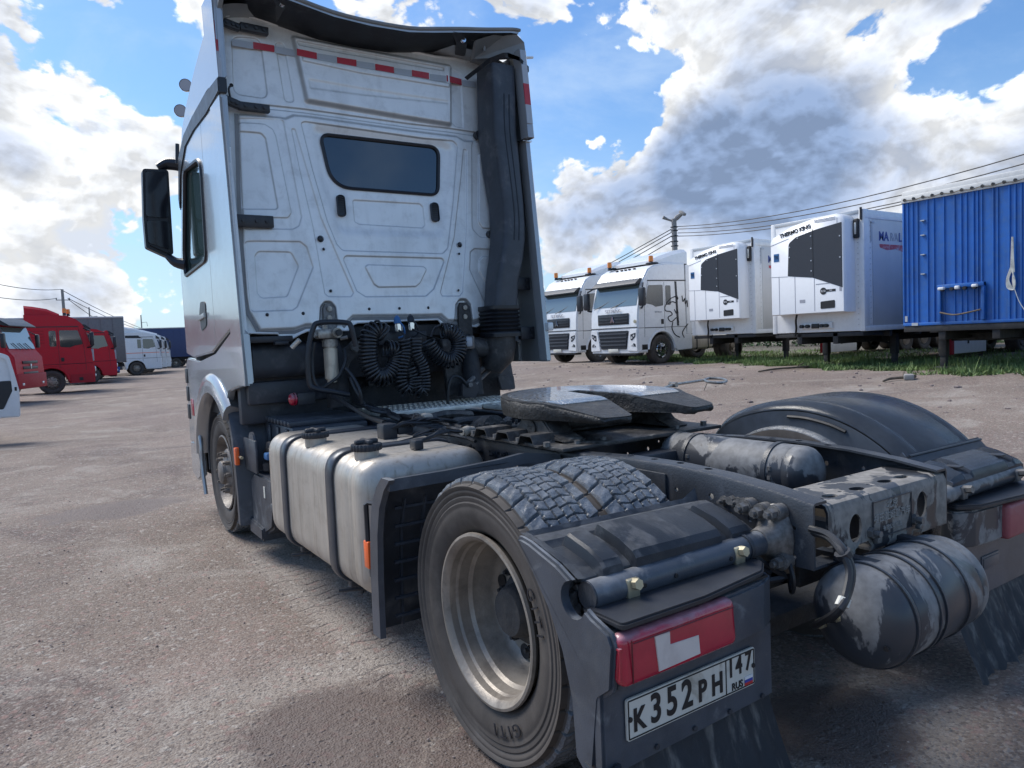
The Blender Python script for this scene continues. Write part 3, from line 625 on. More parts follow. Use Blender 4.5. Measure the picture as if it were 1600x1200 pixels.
# side fairing on the left, a tall narrow wing
def wing(name, xo, xi, ya, yb, z0, z1, m, th=.0):
    bm = BM(); P = [(xo, ya), (xo, yb-.02), (xo+(xi-xo)*.3, yb), (xi, yb+.012), (xi, yb+.05), (xo+(xi-xo)*.7, yb+.07), (xo+(xi-xo)*.7, ya)]
    rings = []
    for z in np.linspace(z0, z1, 12): rings.append([Vector((x, y+WS*(z-1.3), z)) for x, y in P])
    loft(bm, rings); return fin(name, bm, m, TR, sm=50)
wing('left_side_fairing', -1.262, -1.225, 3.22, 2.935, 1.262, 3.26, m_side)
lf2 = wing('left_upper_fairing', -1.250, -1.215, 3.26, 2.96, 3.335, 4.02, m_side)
# tape on the upper fairing edge
def strip(parent, x0, x1, ylow, zs, cols):
    for (z0, z1), k in zip(zs, cols):
        q = [(x0, z0), (x1, z0), (x1, z1), (x0, z1)]; bm = BM()
        loft(bm, [[Vector((x, ylow+WS*(z-1.3)-.004, z)) for x, z in q], [Vector((x, ylow+WS*(z-1.3)+.004, z)) for x, z in q]])
        fin('reflective_tape', bm, m_refr if k == 'r' else m_refw, parent, sm=0)
strip(lf2, -1.247, -1.218, 2.955, [(3.40, 3.585), (3.585, 3.80), (3.80, 4.0)], 'wrw')
# right wing: seen from inside
bm = BM(); rings = []
for z in np.linspace(1.30, 3.20, 10): rings.append([Vector((x, y+WS*(z-1.3), z)) for x, y in ((1.235, 3.25), (1.235, 2.79), (1.222, 2.765), (1.19, 2.775), (1.185, 2.86), (1.205, 2.90), (1.205, 3.25))])
loft(bm, rings); rf = fin('right_side_fairing', bm, m_fair, TR, sm=50)
bm = BM(); rings = []
for z in np.linspace(1.31, 3.19, 10): rings.append([Vector((x, y+WS*(z-1.3), z)) for x, y in ((1.239, 2.86), (1.239, 2.775), (1.222, 2.757), (1.188, 2.764), (1.181, 2.80), (1.181, 2.862), (1.184, 2.862), (1.184, 2.80), (1.192, 2.772), (1.22, 2.766), (1.234, 2.784), (1.234, 2.86))])
loft(bm, rings); fin('fairing_edge', bm, m_side, rf, sm=50)
bm = BM(); rings = []
for z in np.linspace(3.215, 3.96, 8): rings.append([Vector((x, y+WS*(z-1.3), z)) for x, y in ((1.235, 3.25), (1.235, 2.72), (1.222, 2.695), (1.17, 2.705), (1.165, 2.80), (1.205, 2.84), (1.205, 3.25))])
loft(bm, rings); ruf = fin('right_upper_fairing', bm, m_fair, TR, sm=50)
bm = BM(); rings = []
for z in np.linspace(3.205, 3.95, 8): rings.append([Vector((x, y+WS*(z-1.3), z)) for x, y in ((1.239, 2.79), (1.239, 2.705), (1.222, 2.687), (1.168, 2.694), (1.160, 2.73), (1.160, 2.792), (1.163, 2.792), (1.163, 2.73), (1.172, 2.702), (1.22, 2.696), (1.234, 2.714), (1.234, 2.79))])
loft(bm, rings); rue = fin('fairing_edge', bm, m_side, ruf, sm=50)
strip(ruf, 1.165, 1.222, 2.687, [(3.32, 3.48), (3.48, 3.66), (3.66, 3.82)], 'wrw')
bm = BM(); boxr(bm, 1.15, 1.245, 2.93, 3.2, 3.185, 3.2); fin('joint_strip', bm, m_chrome, rf)
bm = BM(); boxr(bm, 1.205, 1.26, 2.75, 2.80, 1.56, 1.63, .008); fin('latch', bm, m_silver, rf)
# hinges and brackets tying wings to the wall
def strap_bracket(pts, h, name='fairing_bracket'):
    """pts: two photo points on the wall plane (left, right ends), h: height in m"""
    a = wall(*pts[0], .045); b = wall(*pts[1], .045); bm = BM(); d = (b-a)
    ang = math.atan2(d.z, d.x); box(bm, (a+b)/2, (d.length, .05, h), .006, Matrix.Rotation(-ang, 4, 'Y'))
    for s in (.2, .55, .82):
        p = a+d*s; cyl(bm, p+Vector((0, -.02, 0)), p+Vector((0, -.036, 0)), .012, n=10)
    fin(name, bm, m_black, TR)
strap_bracket(((346, 38), (372, 48)), .05); strap_bracket(((372, 45), (416, 54)), .055)
strap_bracket(((344, 156), (372, 168)), .055); strap_bracket(((370, 168), (418, 174)), .055)
strap_bracket(((364, 346), (424, 349)), .085)
bm = BM(); p = wall(357, 148, .06); tube(bm, [p+Vector((0, 0, -.06)), p+Vector((-.01, 0, .02)), p+Vector((.01, 0, .05))], .008, 6, 3); dome(bm, p+Vector((.01, 0, .05)), .014, .014, 1, 8, 3); fin('release_pin', bm, m_black, TR)
for z0 in (3.02, 2.82, 2.60, 1.98, 1.55):      # brackets between duct and right wing
    y0 = 2.93+WS*(z0-1.3); bm = BM(); boxr(bm, 1.06, 1.21, y0, y0+.05, z0-.055, z0+.055, .008); cyl(bm, (1.17, y0-.012, z0+.025), (1.17, y0, z0+.025), .013, n=8); cyl(bm, (1.17, y0-.012, z0-.025), (1.17, y0, z0-.025), .013, n=8)
    fin('fairing_bracket', bm, m_black, TR)
bm = BM()
for k in range(4): tube(bm, [(1.10+k*.02, 2.98+.05, 3.20), (1.09+k*.022, 3.02, 3.08), (1.10+k*.02, 3.0, 2.96)], .006, 6, 3)
fin('rubber_gaiter', bm, m_rubb, TR)

# --- roof spoiler overhanging the wall ----------------------------------
edge_px = [(330, -60), (400, -26), (450, -8), (520, 18), (580, 33), (640, 43), (680, 44), (720, 44), (760, 45), (800, 45), (812, 47)]
E_ = [ony(a, b, 2.96) for a, b in edge_px]; E_ = [Vector((p.x, p.y, p.z)) for p in E_]; E_[0].x = -1.215
bm = BM(); NN = len(E_)
rings_u = []; prof_s = [(0, 0.0), (.25, -.02), (.6, -.10), (1.1, -.25), (1.7, -.62)]
top = [[Vector((p.x*(1-.03*s), p.y+s, p.z+dz_)) for p in E_] for s, dz_ in prof_s]
bot = [[Vector((p.x*.985, p.y+s, p.z-.035+dz_*(.6))) for p in E_] for s, dz_ in ((0.0, 0.0), (.07, -.01), (.22, -.02), (.40, -.03), (.52, -.03))]
loft(bm, [bot[0]]+top, False, False); sp_ = fin('roof_spoiler', bm, m_side, TR, sm=60); bm = BM(); loft(bm, bot, False, False); bmesh.ops.solidify(bm, geom=bm.faces[:], thickness=.004); fin('spoiler_underside', bm, m_dark, sp_, sm=60)
bm = BM(); tube(bm, [p+Vector((0, -.004, -.004)) for p in E_], .014, 8, 3); fin('spoiler_edge', bm, m_fair, sp_)
bm = BM(); tube(bm, [ony(a, b, 3.10) for a, b in ((442, 12), (520, 30), (600, 46), (690, 58), (738, 61), (754, 66), (757, 80))], .012, 6, 4); fin('spoiler_bead', bm, m_fair, sp_)
bm = BM(); P = [ony(*q) for q in ((745, 62, 3.02), (800, 46, 2.97), (819, 66, 2.97), (822, 88, 2.97), (740, 92, 3.2))]
loft(bm, [[p for p in P], [p+Vector((0, .05, -.004)) for p in P]]); fin('spoiler_side_wing', bm, m_fair, sp_)
bm = BM(); P = [Vector((-1.22, 2.98, 3.98)), Vector((-1.22, 2.94, 4.05)), Vector((-1.19, 2.93, 4.14)), Vector((-1.19, 3.5, 4.1)), Vector((-1.22, 3.3, 3.8))]
loft(bm, [[p for p in P], [p+Vector((.03, 0, 0)) for p in P]]); fin('spoiler_side_wing', bm, m_fair, sp_)
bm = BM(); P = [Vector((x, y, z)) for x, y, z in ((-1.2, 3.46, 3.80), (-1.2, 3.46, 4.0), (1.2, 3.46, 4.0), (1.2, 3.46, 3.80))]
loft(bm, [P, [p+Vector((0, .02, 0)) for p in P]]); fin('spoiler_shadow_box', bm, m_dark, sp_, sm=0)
def hanger(pxa, pya, pxb, pyb):
    a = ony(pxa, pya, 2.985); b = wall(pxb, pyb, .05); bm = BM(); w = .085
    rings = [[Vector((p.x-w/2, p.y, p.z)), Vector((p.x+w/2, p.y, p.z)), Vector((p.x+w/2, p.y-.03, p.z)), Vector((p.x-w/2, p.y-.03, p.z))] for p in (a, a*.5+b*.5+Vector((0, -.05, -.01)), b)]
    loft(bm, rings); c_ = a*.55+b*.45+Vector((0, -.075, 0)); o = fin('spoiler_hanger', bm, m_black, TR, sm=0)
    bm = BM(); cyl(bm, c_, c_+Vector((0, -.03, 0)), .022, n=12, bev=.003); fin('bolt', bm, m_chrome, o)
hanger(433, -6, 436, 40); hanger(713, 53, 713, 90)

# --- intake duct up the right side of the wall ---------------------------
stn = []
def dring(xl, xr, yb, yf, z, r=.05, n=5):
    P = rpoly([Vector((xl, yf)), Vector((xl, yb)), Vector((xr, yb)), Vector((xr, yf))], [.02, r, r, .02], n); return [Vector((p.x, p.y, z)) for p in P]
for py, lx, lp, rx, rp in ((104, 749, 3.26, 806, 2.99), (150, 750, 3.26, 808, 2.97), (203, 751, 3.24, 809, 2.95), (260, 758, 3.22, 815, 2.93), (320, 768, 3.18, 821, 2.91), (350, 770, 3.16, 823, 2.90), (376, 770, 3.14, 823, 2.89), (405, 767, 3.12, 820, 2.88), (437, 763, 3.10, 813, 2.88), (478, 761, 3.09, 811, 2.88)):
    l_ = ony(lx, py, lp-.06); r_ = ony(rx, py, rp); stn.append((l_.x, r_.x, rp, lp, r_.z))
bm = BM(); loft(bm, [dring(*q) for q in stn]); duct = fin('intake_duct', bm, m_dark, TR, sm=50)
bm = BM()
for fx in (.42, .64):
    P = []
    for (xl, xr, yb, yf, z) in stn[1:7]: P.append((xl+(xr-xl)*fx, yb-.001, z))
    tube(bm, P, .005, 6, 3)
fin('duct_rib', bm, m_trim, duct)
bm = BM(); xl, xr, yb, yf, z = stn[0]
loft(bm, [[Vector((x, y, zz)) for x, y, zz in ((xl-.12, 3.26, z-.06), (xl-.08, yb-.08, z-.01), (xl+.04, yb-.10, z+.045), ((xl+xr)/2, yb-.06, z+.075), (xr, yb-.06, z+.06), (xr+.10, yb-.05, z-.0), (xr+.14, 3.2, z-.09))],
          [Vector((x, y, zz)) for x, y, zz in ((xl-.09, 3.26, z-.08), (xl-.06, yb-.05, z-.035), (xl+.06, yb-.06, z+.02), ((xl+xr)/2, yb-.06, z+.04), (xr, yb-.06, z+.025), (xr+.10, yb-.05, z-.04), (xr+.14, 3.2, z-.13))]], False, False)
b2 = bmesh.ops.solidify(bm, geom=bm.faces[:], thickness=.02); fin('duct_cap', bm, m_dark, duct, sm=50)
for (qx, qy) in ((743, 213), (763, 367)):
    p = wall(qx, qy, .05); bm = BM(); cyl(bm, p+Vector((0, .04, 0)), p+Vector((0, -.02, 0)), .035, n=14, bev=.005); box(bm, p+Vector((.05, 0, 0)), (.08, .03, .05), .006); o = fin('duct_mount', bm, m_black, duct)
    bm = BM(); cyl(bm, p+Vector((0, -.02, 0)), p+Vector((0, -.03, 0)), .014, n=8); fin('bolt', bm, m_steel, o)
# bellows, elbow and cross pipe
bz = [ony(785, y_, 2.88).z for y_ in (477, 526)]; bl_ = ony(760, 500, 3.0).x; br_ = ony(815, 500, 2.88).x; bm = BM(); rings = []
for k in range(33):
    z = bz[0]+(bz[1]-bz[0])*k/32; o_ = .008*math.cos(k/32*math.pi*2*8) if 3 < k < 29 else .008; rings.append(dring(bl_-o_, br_+o_, 2.875-o_, 3.13, z, .06))
loft(bm, rings); fin('duct_bellows', bm, m_rubb, duct, sm=60)
bm = BM(); cx = (bl_+br_)/2; pth = [(cx, 3.02, bz[1]+.01), (cx, 3.02, bz[1]-.08), (cx-.01, 3.03, bz[1]-.15), (cx-.05, 3.05, bz[1]-.21), (cx-.14, 3.10, bz[1]-.22)]
tube(bm, pth, [.135, .137, .135, .12, .05], 20, 0); tube(bm, [(cx-.02, 3.05, bz[1]-.10), (cx-.2, 3.10, bz[1]-.08), (cx-.36, 3.16, bz[1]-.05)], .085, 16, 3); fin('intake_elbow', bm, m_grime, duct, sm=60)

# --- mirror, lamps on the roof -------------------------------------------
def slab(pts, y, th, bev, name, m, parent, ax=1):
    P = [ony(a, b, y) for a, b in pts]; bm = BM(); prism(bm, [(q.x, q.y) for q in rpoly([Vector((p.x, p.z)) for p in P], .03, 4)], 1, y, y+th, bev); return fin(name, bm, m, parent)
mi = slab([(223, 262), (264, 264), (272, 396), (262, 401), (229, 386), (225, 340)], 5.0, .16, .03, 'wing_mirror', m_trim, TR)
slab([(227, 268), (260, 268), (264, 341), (228, 338)], 4.988, .01, .002, 'mirror_glass', m_mir, mi)
slab([(229, 344), (264, 346), (267, 391), (232, 379)], 4.988, .01, .002, 'mirror_glass', m_mir, mi)
bm = BM(); tube(bm, [ony(246, 262, 5.08), ony(262, 256, 5.06), ony(284, 258, 5.0), ony(300, 262, 4.98)], [.035, .055, .06, .05], 10, 4); tube(bm, [ony(262, 400, 5.05), ony(275, 410, 5.0), ony(292, 413, 4.95)], [.03, .045, .06], 10, 3)
tube(bm, [ony(277, 256, 4.9), ony(277, 225, 4.9)], .018, 6); fin('mirror_arm', bm, m_trim, mi)
for a, b in ((290, 133), (282, 173)):
    p = ony(a, b, 5.0); d = Vector((-.35, -1, -.12)).normalized(); bm = BM(); bb = bmesh.new(); lathe(bb, [(.001, -.11), (.035, -.10), (.052, -.05), (.057, 0), (.054, .012)], (0, 0, 0), 2, 20); merge(bm, bb, Matrix.Translation(p) @ d.to_track_quat('Z', 'Y').to_matrix().to_4x4())
    o = fin('roof_lamp', bm, m_chrome, TR); bm = BM(); cyl(bm, p, p+d*.008, .050, n=20); fin('lamp_glass', bm, m_greyp, o)
    bm = BM(); tube(bm, [p-d*.05, p-d*.05+Vector((.06, 0, -.1)), p-d*.05+Vector((.1, .0, -.22))], .012, 6); fin('lamp_bracket', bm, m_black, o)
# door handle
bm = BM(); P = rpoly([Vector(q) for q in ((4.13, 1.92), (4.13, 1.72), (4.36, 1.68), (4.40, 1.84), (4.33, 1.93))], .05, 4); prism(bm, P, 0, XS-.018, XS, .004); dh = fin('door_handle', bm, m_trim, cs)
bm = BM(); prism(bm, [(4.13, 1.83), (4.13, 1.79), (4.4, 1.77), (4.4, 1.81)], 0, XS-.035, XS-.015, .004); fin('handle_bar', bm, m_side, dh)

# --- lower body: skirt with the wheel arch --------------------------------
arc = [(3.42+.0, 1.18)]
AC = (4.10, .50)
pts = [(2.94, 1.275), (2.97, 1.62), (3.14, 1.685), (3.9, 1.49), (4.55, 1.43), (5.16, 1.46), (5.26, 1.38), (5.32, .66), (5.05, .66), (5.00, .82)]
for t in np.linspace(12, 128, 16): pts.append((AC[0]+.80*math.cos(R(t)), AC[1]+.76*math.sin(R(t))))
pts += [(3.50, 1.20), (3.30, 1.23)]
bm = BM(); prism(bm, pts, 0, XS-.014, XS+.04, .010); sk = fin('lower_cab_panel', bm, m_side, TR, sm=25)
# flared arch lip
bm = BM(); rings = []
for t in np.linspace(8, 134, 22):
    cr_, sr_ = math.cos(R(t)), math.sin(R(t))
    rings.append([Vector((x, AC[0]+(.80+a)*cr_*1.0, AC[1]+(.76+a)*sr_)) for x, a in ((XS-.008, .075), (XS-.035, .055), (XS-.05, .0), (XS-.05, -.085), (XS-.02, -.10), (XS+.1, -.10), (XS+.1, .02), (XS, .06))])
loft(bm, rings); fin('wheel_arch_lip', bm, m_side, sk, sm=45)
bm = BM(); boxr(bm, XS-.02, XS, 4.99, 5.10, .92, 1.08, .01); fin('side_marker_lamp', bm, m_red, sk)
bm = BM(); prism(bm, [(4.98, .66), (5.33, .66), (5.34, .36), (5.1, .30), (4.92, .36), (4.9, .5)], 0, XS-.01, XS+.05, .012); fin('bumper_corner', bm, m_side, TR)
bm = BM(); tube(bm, [(XS-.02, 4.86, .92), (XS-.02, 4.74, .72), (XS-.025, 4.72, .5), (XS-.02, 4.66, .24)], .018, 8, 4); fin('splash_lip', bm, m_side, TR)
bm = BM(); boxr(bm, -1.15, 1.15, 5.05, 5.25, .35, 1.4, .03); fin('bumper_core', bm, m_void, TR)
bm = BM()
for k in range(3): boxr(bm, XS-.022, XS-.01, 5.19, 5.29, 1.36-.17*k-.14, 1.36-.17*k, .004)
fin('corner_air_slots', bm, m_trim, TR)
# inner rear step of the arch and inner fender
bm = BM(); rings = []
for t in np.linspace(-5, 172, 24):
    rings.append([Vector((x, AC[0]+a*math.cos(R(t)), AC[1]+a*math.sin(R(t)))) for x, a in ((-1.19, .66), (-.75, .66), (-.75, .69), (-1.19, .69))])
loft(bm, rings); fin('inner_wheel_arch', bm, m_dark, TR, sm=50)
# ================================================================== wheels
def tread_tyre(name, xc, y, z, Rr, w, parent, detail=True, rz=0.0):
    """tyre with real tread blocks; axis along x; outer side at -x"""
    nt_ = 1600 if detail else 96; hw = w/2; tw = w*.445
    # profile points from left bead over the crown to right bead: (x offset, radius, tread flag)
    P = [(-.60, .298), (-.74, .305), (-.86, .325), (-.925, .345), (-.96, .362), (-.985, .38), (-1.0, .40)]+([(-1.0-.008*(k % 2)+.00*k-.016*max(0, k-8)*.6, .404+k*.0052) for k in range(16)] if detail else [(-.985, .445)])+[(-.93, .489)]
    left = [(a*hw, b*Rr/.52, 0) for a, b in P]; right = [(-a, b, 0) for a, b, _ in left[::-1]]
    nc = 64 if detail else 8; cr = [(-tw+2*tw*i/nc, Rr-.010*(abs(-1+2*i/nc))**3, 1) for i in range(nc+1)]
    prof = left+[(-tw-.004, Rr-.022, 0)]+cr+[(tw+.004, Rr-.022, 0)]+right
    X = np.array([p[0] for p in prof]); RR = np.array([p[1] for p in prof]); T = np.array([p[2] for p in prof])
    th = np.linspace(0, 2*np.pi, nt_, endpoint=False); TH, XX = np.meshgrid(th, X, indexing='ij'); RA = np.tile(RR, (nt_, 1))
    if detail:
        u = np.clip((XX+tw)/(2*tw), 0, 1)
        zz = lambda n, ph=0: 2*np.abs(((TH*n/(2*np.pi)+ph) % 1)-.5)-.5
        n1, n2 = 36, 72
        D = np.zeros_like(RA)
        lines = [(.20, .018, n2, 0, .016), (.80, .018, n2, .5, .016), (.36, .014, n2, .25, .009), (.64, .014, n2, .75, .009), (.5, .014, n2, 0, .008)]
        for u0, amp, n_, ph, wd in lines:
            d = np.abs(u-u0-amp*zz(n_, ph)); D = np.maximum(D, 1-sstep(wd*.45, wd, d))
        def lat(n_, ph, lo, hi, tilt, wd):
            q = (TH*n_/(2*np.pi)+ph+tilt*(u-.5)) % 1; d = np.minimum(q, 1-q)/n_*2*np.pi*Rr
            return (1-sstep(wd*.4, wd, d))*((u > lo) & (u < hi))
        D = np.maximum(D, lat(n1, 0, -.1, .20, 1.2, .008)); D = np.maximum(D, lat(n1, .5, .80, 1.1, 1.2, .008))
        D = np.maximum(D, .85*lat(n2, .1, .20, .36, -1.6, .0042)); D = np.maximum(D, .85*lat(n2, .6, .36, .5, 1.6, .0042)); D = np.maximum(D, .85*lat(n2, .3, .5, .64, 1.6, .0042)); D = np.maximum(D, .85*lat(n2, .8, .64, .80, -1.6, .0042))
        rng = np.random.default_rng(5); wv = .0012*np.sin(TH*n1+u*9)+.0008*np.sin(TH*77+u*31)
        RA = RA-D*T*.015+wv*T
        sh = (np.abs(XX) > tw) & (np.abs(XX) <= hw*.97) & (RA > .462)
        q = (TH*n1/(2*np.pi)+np.where(XX < 0, 0, .5)+.6*np.sign(-XX)*-1) % 1; d = np.minimum(q, 1-q)/n1*2*np.pi*Rr
        RA = RA-.007*(1-sstep(.002, .007, d))*sh
        side = (np.abs(XX) >= hw*.85) & (T[None, :] == 0)
        XX = XX+np.sign(XX)*.0016*np.sin(RA*900)*side*(RA > .40)
    V = np.stack([xc+XX, y+RA*np.cos(TH), z+RA*np.sin(TH)], -1).reshape(-1, 3); m = len(prof)
    i = np.arange(nt_*(m-1)); r, c = i//(m-1), i % (m-1); r2 = (r+1) % nt_; F = np.stack([r*m+c, r*m+c+1, r2*m+c+1, r2*m+c], -1)
    me = bpy.data.meshes.new(name); me.vertices.add(len(V)); me.vertices.foreach_set('co', V.ravel()); me.loops.add(F.size); me.loops.foreach_set('vertex_index', F.ravel())
    me.polygons.add(len(F)); me.polygons.foreach_set('loop_start', np.arange(len(F))*4); me.materials.append(m_rub); me.materials.append(m_tread)
    tm = ((T[:-1]+T[1:]) >= 1)[c]; me.polygons.foreach_set('material_index', tm.astype(np.int32)); me.update(calc_edges=True)
    me.shade_smooth()
    if detail: me.set_sharp_from_angle(angle=R(40))
    return place(name, me, None, parent)
def nutring(bm, xc, y, z, rad, n, h, r, sgn=-1, a0=0):
    for k in range(n):
        t = 2*math.pi*k/n+a0; p = (xc, y+rad*math.cos(t), z+rad*math.sin(t)); cyl(bm, p, (xc+sgn*h, p[1], p[2]), r, r*.92, 6); cyl(bm, (xc+sgn*h, p[1], p[2]), (xc+sgn*h*1.5, p[1], p[2]), r*.5, n=8)
ZC = .508
rw_ = bpy.data.objects.new('rear_wheel', None); COL.objects.link(rw_); rw_.parent = TR
t_out = tread_tyre('tyre', -1.03, 0, ZC, .52, .31, rw_); 
rw2 = bpy.data.objects.new('rear_wheel', None); COL.objects.link(rw2); rw2.parent = TR
tread_tyre('tyre', -.705, 0, ZC, .52, .31, rw2)
bm = BM(); lathe(bm, [(.300, -1.150), (.312, -1.168), (.310, -1.180), (.300, -1.182), (.288, -1.174), (.279, -1.160), (.276, -1.135), (.270, -1.125), (.266, -1.085), (.256, -1.070), (.254, -1.04), (.246, -1.02), (.244, -.995), (.235, -.975), (.222, -.962), (.19, -.965), (.15, -.975), (.13, -.980), (.128, -.995)], (0, 0, ZC), 0, 96)
c = BM()
bm2 = fin('rim', bm, m_rim, rw_, sm=24)
bm = BM()
for k in range(8):
    t = 2*math.pi*(k+.3)/8; cyl(bm, (-.975, .192*math.cos(t), ZC+.192*math.sin(t)), (-.962, .192*math.cos(t), ZC+.192*math.sin(t)), .029, n=16)
fin('hand_hole', bm, m_ink, bm2)
bm = BM(); lathe(bm, [(.13, -.96), (.13, -1.0), (.118, -1.015), (.098, -1.02), (.092, -1.06), (.082, -1.075), (.001, -1.08)], (0, 0, ZC), 0, 40); hb = fin('hub', bm, m_void, rw_, sm=40)
bm = BM(); nutring(bm, -.975, 0, ZC, .152, 10, .028, .017, -1, .2); nutring(bm, -1.015, 0, ZC, .085, 8, .012, .009, -1); fin('wheel_nut', bm, m_void, rw_)
# raised sidewall lettering
def side_text(s, ang, rad, size, parent, x=-1.186, step=.105):
    for i, ch in enumerate(s):
        t = ang+(i-(len(s)-1)/2)*step    # angle from +y towards +z
        o = Vector((x, rad*math.cos(t), ZC+rad*math.sin(t))); up = Vector((0, math.cos(t), math.sin(t))); rt = Vector((0, math.sin(t), -math.cos(t)))
        if True: up, rt = up, -rt
        text('raised_letter', ch, size, frame(o, Vector((0, -math.sin(t), math.cos(t))), up), m_trim, parent, .0015, 1.25)
side_text('GITI', R(-112), .372, .060, t_out, x=-1.1885, step=.135)
side_text('GITI', R(160), .372, .05, t_out, x=-1.1885, step=.115)
# right hand rear wheels, mostly hidden by their mudguard
for xc in (.705, 1.03):
    w_ = bpy.data.objects.new('rear_wheel', None); COL.objects.link(w_); w_.parent = TR
    tread_tyre('tyre', xc, 0, ZC, .52, .31, w_, False); bm = BM(); lathe(bm, [(.31, xc+.13), (.29, xc+.14), (.26, xc+.05), (.25, xc-.1), (.001, xc-.1)], (0, 0, ZC), 0, 40); fin('rim', bm, m_rim, w_)
# front wheels
m_rimf = mat('grimy_front_rim', (.17, .15, .135), .5, .3, var=.3, vscale=8, bump=.3, bscale=70, dirt=((.07, .058, .05), .8))
for sx in (-1, 1):
    w_ = bpy.data.objects.new('front_wheel', None); COL.objects.link(w_); w_.parent = TR; FY = 4.10
    tt = tread_tyre('tyre', sx*1.055, FY, .505, .508, .30, w_, sx < 0)
    bm = BM(); X_ = lambda v: sx*v
    lathe(bm, [(.30, X_(1.17)), (.31, X_(1.195)), (.298, X_(1.20)), (.275, X_(1.16)), (.25, X_(1.10)), (.235, X_(1.085)), (.215, X_(1.11)), (.19, X_(1.165)), (.175, X_(1.18)), (.12, X_(1.185)), (.10, X_(1.20)), (.095, X_(1.225)), (.08, X_(1.235)), (.001, X_(1.238))], (0, FY, .505), 0, 72); rm = fin('rim', bm, m_rimf, w_, sm=40)
    bm = BM(); nutring(bm, X_(1.18), FY, .505, .1675-.01, 10, .035, .020, sx); fin('wheel_nut', bm, m_rimf, w_)
    bm = BM()
    for k in range(10):
        t = 2*math.pi*(k+.5)/10; cyl(bm, (X_(1.128), FY+.205*math.cos(t), .505+.205*math.sin(t)), (X_(1.14), FY+.205*math.cos(t), .505+.205*math.sin(t)), .024, n=12)
    fin('hand_hole', bm, m_ink, rm)

# ================================================================== chassis
def rail(sx, name):
    """C section swept along y, web outside"""
    bm = BM(); prof = [(5.0, .72, .97), (1.6, .70, .972), (.55, .70, .965), (.05, .70, .992), (-.2, .705, .995), (-.45, .715, .985), (-.65, .722, .966), (-.812, .726, .942)]
    rings = []
    for y, zb, zt in prof:
        o = [(.425, zb), (.425, zt-.014), (.420, zt-.004), (.410, zt), (.352, zt), (.352, zt-.009), (.414, zt-.009), (.416, zt-.014), (.416, zb+.009), (.352, zb+.009), (.352, zb)]
        rings.append([Vector((sx*x, y, z)) for x, z in o])
    loft(bm, rings); c = BM(); rng = random.Random(11 if sx < 0 else 12)
    for y in np.arange(-.74, 3.0, .085):
        for z in (.755, .80, .85, .90):
            if rng.random() < .55:
                if y < -.45 and sx < 0 and .58 < -y < .74: pass
                b = BM(); cyl(b, (sx*.38, y, z), (sx*.46, y, z), .0085 if rng.random() < .6 else .012, n=8); merge(c, b)
    for y in np.arange(-.35, .6, .14):
        b = BM(); cyl(b, (sx*.378, y, .95), (sx*.378, y, 1.03), .016, n=10); merge(c, b)
    bm = cut(bm, c); return fin(name, bm, m_frame, TR, sm=30)
railL = rail(-1, 'chassis_rail'); railR = rail(1, 'chassis_rail')
# bolts and brackets on the left rail (outside) and right rail (inside)
def bolts(pts, par, x, sgn, r=.014, m=None):
    bm = BM()
    for y, z in pts: cyl(bm, (x, y, z), (x+sgn*.006, y, z), r*1.5, n=12); cyl(bm, (x+sgn*.006, y, z), (x+sgn*.022, y, z), r, r*.95, 6); cyl(bm, (x+sgn*.022, y, z), (x+sgn*.036, y, z), r*.55, n=8)
    return fin('bolt', bm, m or m_bolt, par, 'stuff')
bolts([(-.46, .895), (-.42, .845), (-.52, .90), (-.56, .905), (-.54, .775)], railL, -.425, -1, .012)
bolts([(y+random.uniform(-.02, .02), z+random.uniform(-.015, .015)) for y in np.arange(.5, 3.2, .12) for z in (.78, .84, .90)], railL, -.425, -1, .011, m_frame)
bm = BM(); boxr(bm, -.435, -.4255, -.18, .42, .74, .955, .003); o = fin('rail_plate', bm, m_frame, railL)
bolts([(-.1, .90), (-.04, .90), (.2, .88), (.33, .9)], o, -.435, -1, .012)
# rear cross member with plate opening
bm = BM(); y0, y1 = -.815, -.60; zt = .928; zb = .725
sec = [(y1, zt), (y0+.03, zt), (y0+.010, zt-.008), (y0, zt-.03), (y0, zb+.01), (y0+.005, zb), (y0+.07, zb), (y0+.07, zb+.008), (y0+.010, zb+.008), (y0+.008, zb+.014), (y0+.008, zt-.032), (y0+.018, zt-.014), (y0+.032, zt-.008), (y1, zt-.008)]
prism(bm, sec, 0, -.350, .414)
c = BM()
for x in (-.315, -.235, -.075, .105, .215): 
    b = BM(); cyl(b, (0, 0, -.1), (0, 0, .1), .026, n=18); bmesh.ops.scale(b, verts=b.verts, vec=(1.25, .85, 1)); merge(c, b, Matrix.Translation((x, -.748, zt)))
for x in (-.155, .02): b = BM(); cyl(b, (x, -.735, zt-.1), (x, -.735, zt+.1), .008, n=10); merge(c, b)
for x, z in ((-.195, .822), (.235, .832)): b = BM(); cyl(b, (0, -.1, 0), (0, .1, 0), .036, n=22); bmesh.ops.scale(b, verts=b.verts, vec=(1, 1, 1.35)); merge(c, b, Matrix.Translation((x, y0, z)))
b = BM(); prism(b, [(-.19, .60), (-.20, .60), (-.20, .748), (-.17, .765), (-.12, .765), (-.10, .745), (-.10, .60)], 1, y0-.1, y0+.05); merge(c, b)
b = BM(); prism(b, [(.17, .60), (.17, .742), (.18, .75), (.235, .75), (.235, .60)], 1, y0-.1, y0+.05); merge(c, b)
b = BM(); prism(b, [(-.36, .735), (-.36, .82), (-.325, .80), (-.312, .775), (-.312, .735)], 1, y0-.1, y0+.02); merge(c, b)
bm = cut(bm, c); xm = fin('rear_cross_member', bm, m_cross, TR, sm=30)
bm = BM(); boxr(bm, -.10, .15, y0-.004, y0+.001, .765, .895, .001); pl = fin('maker_plate', bm, m_cross, xm)
bm = BM()
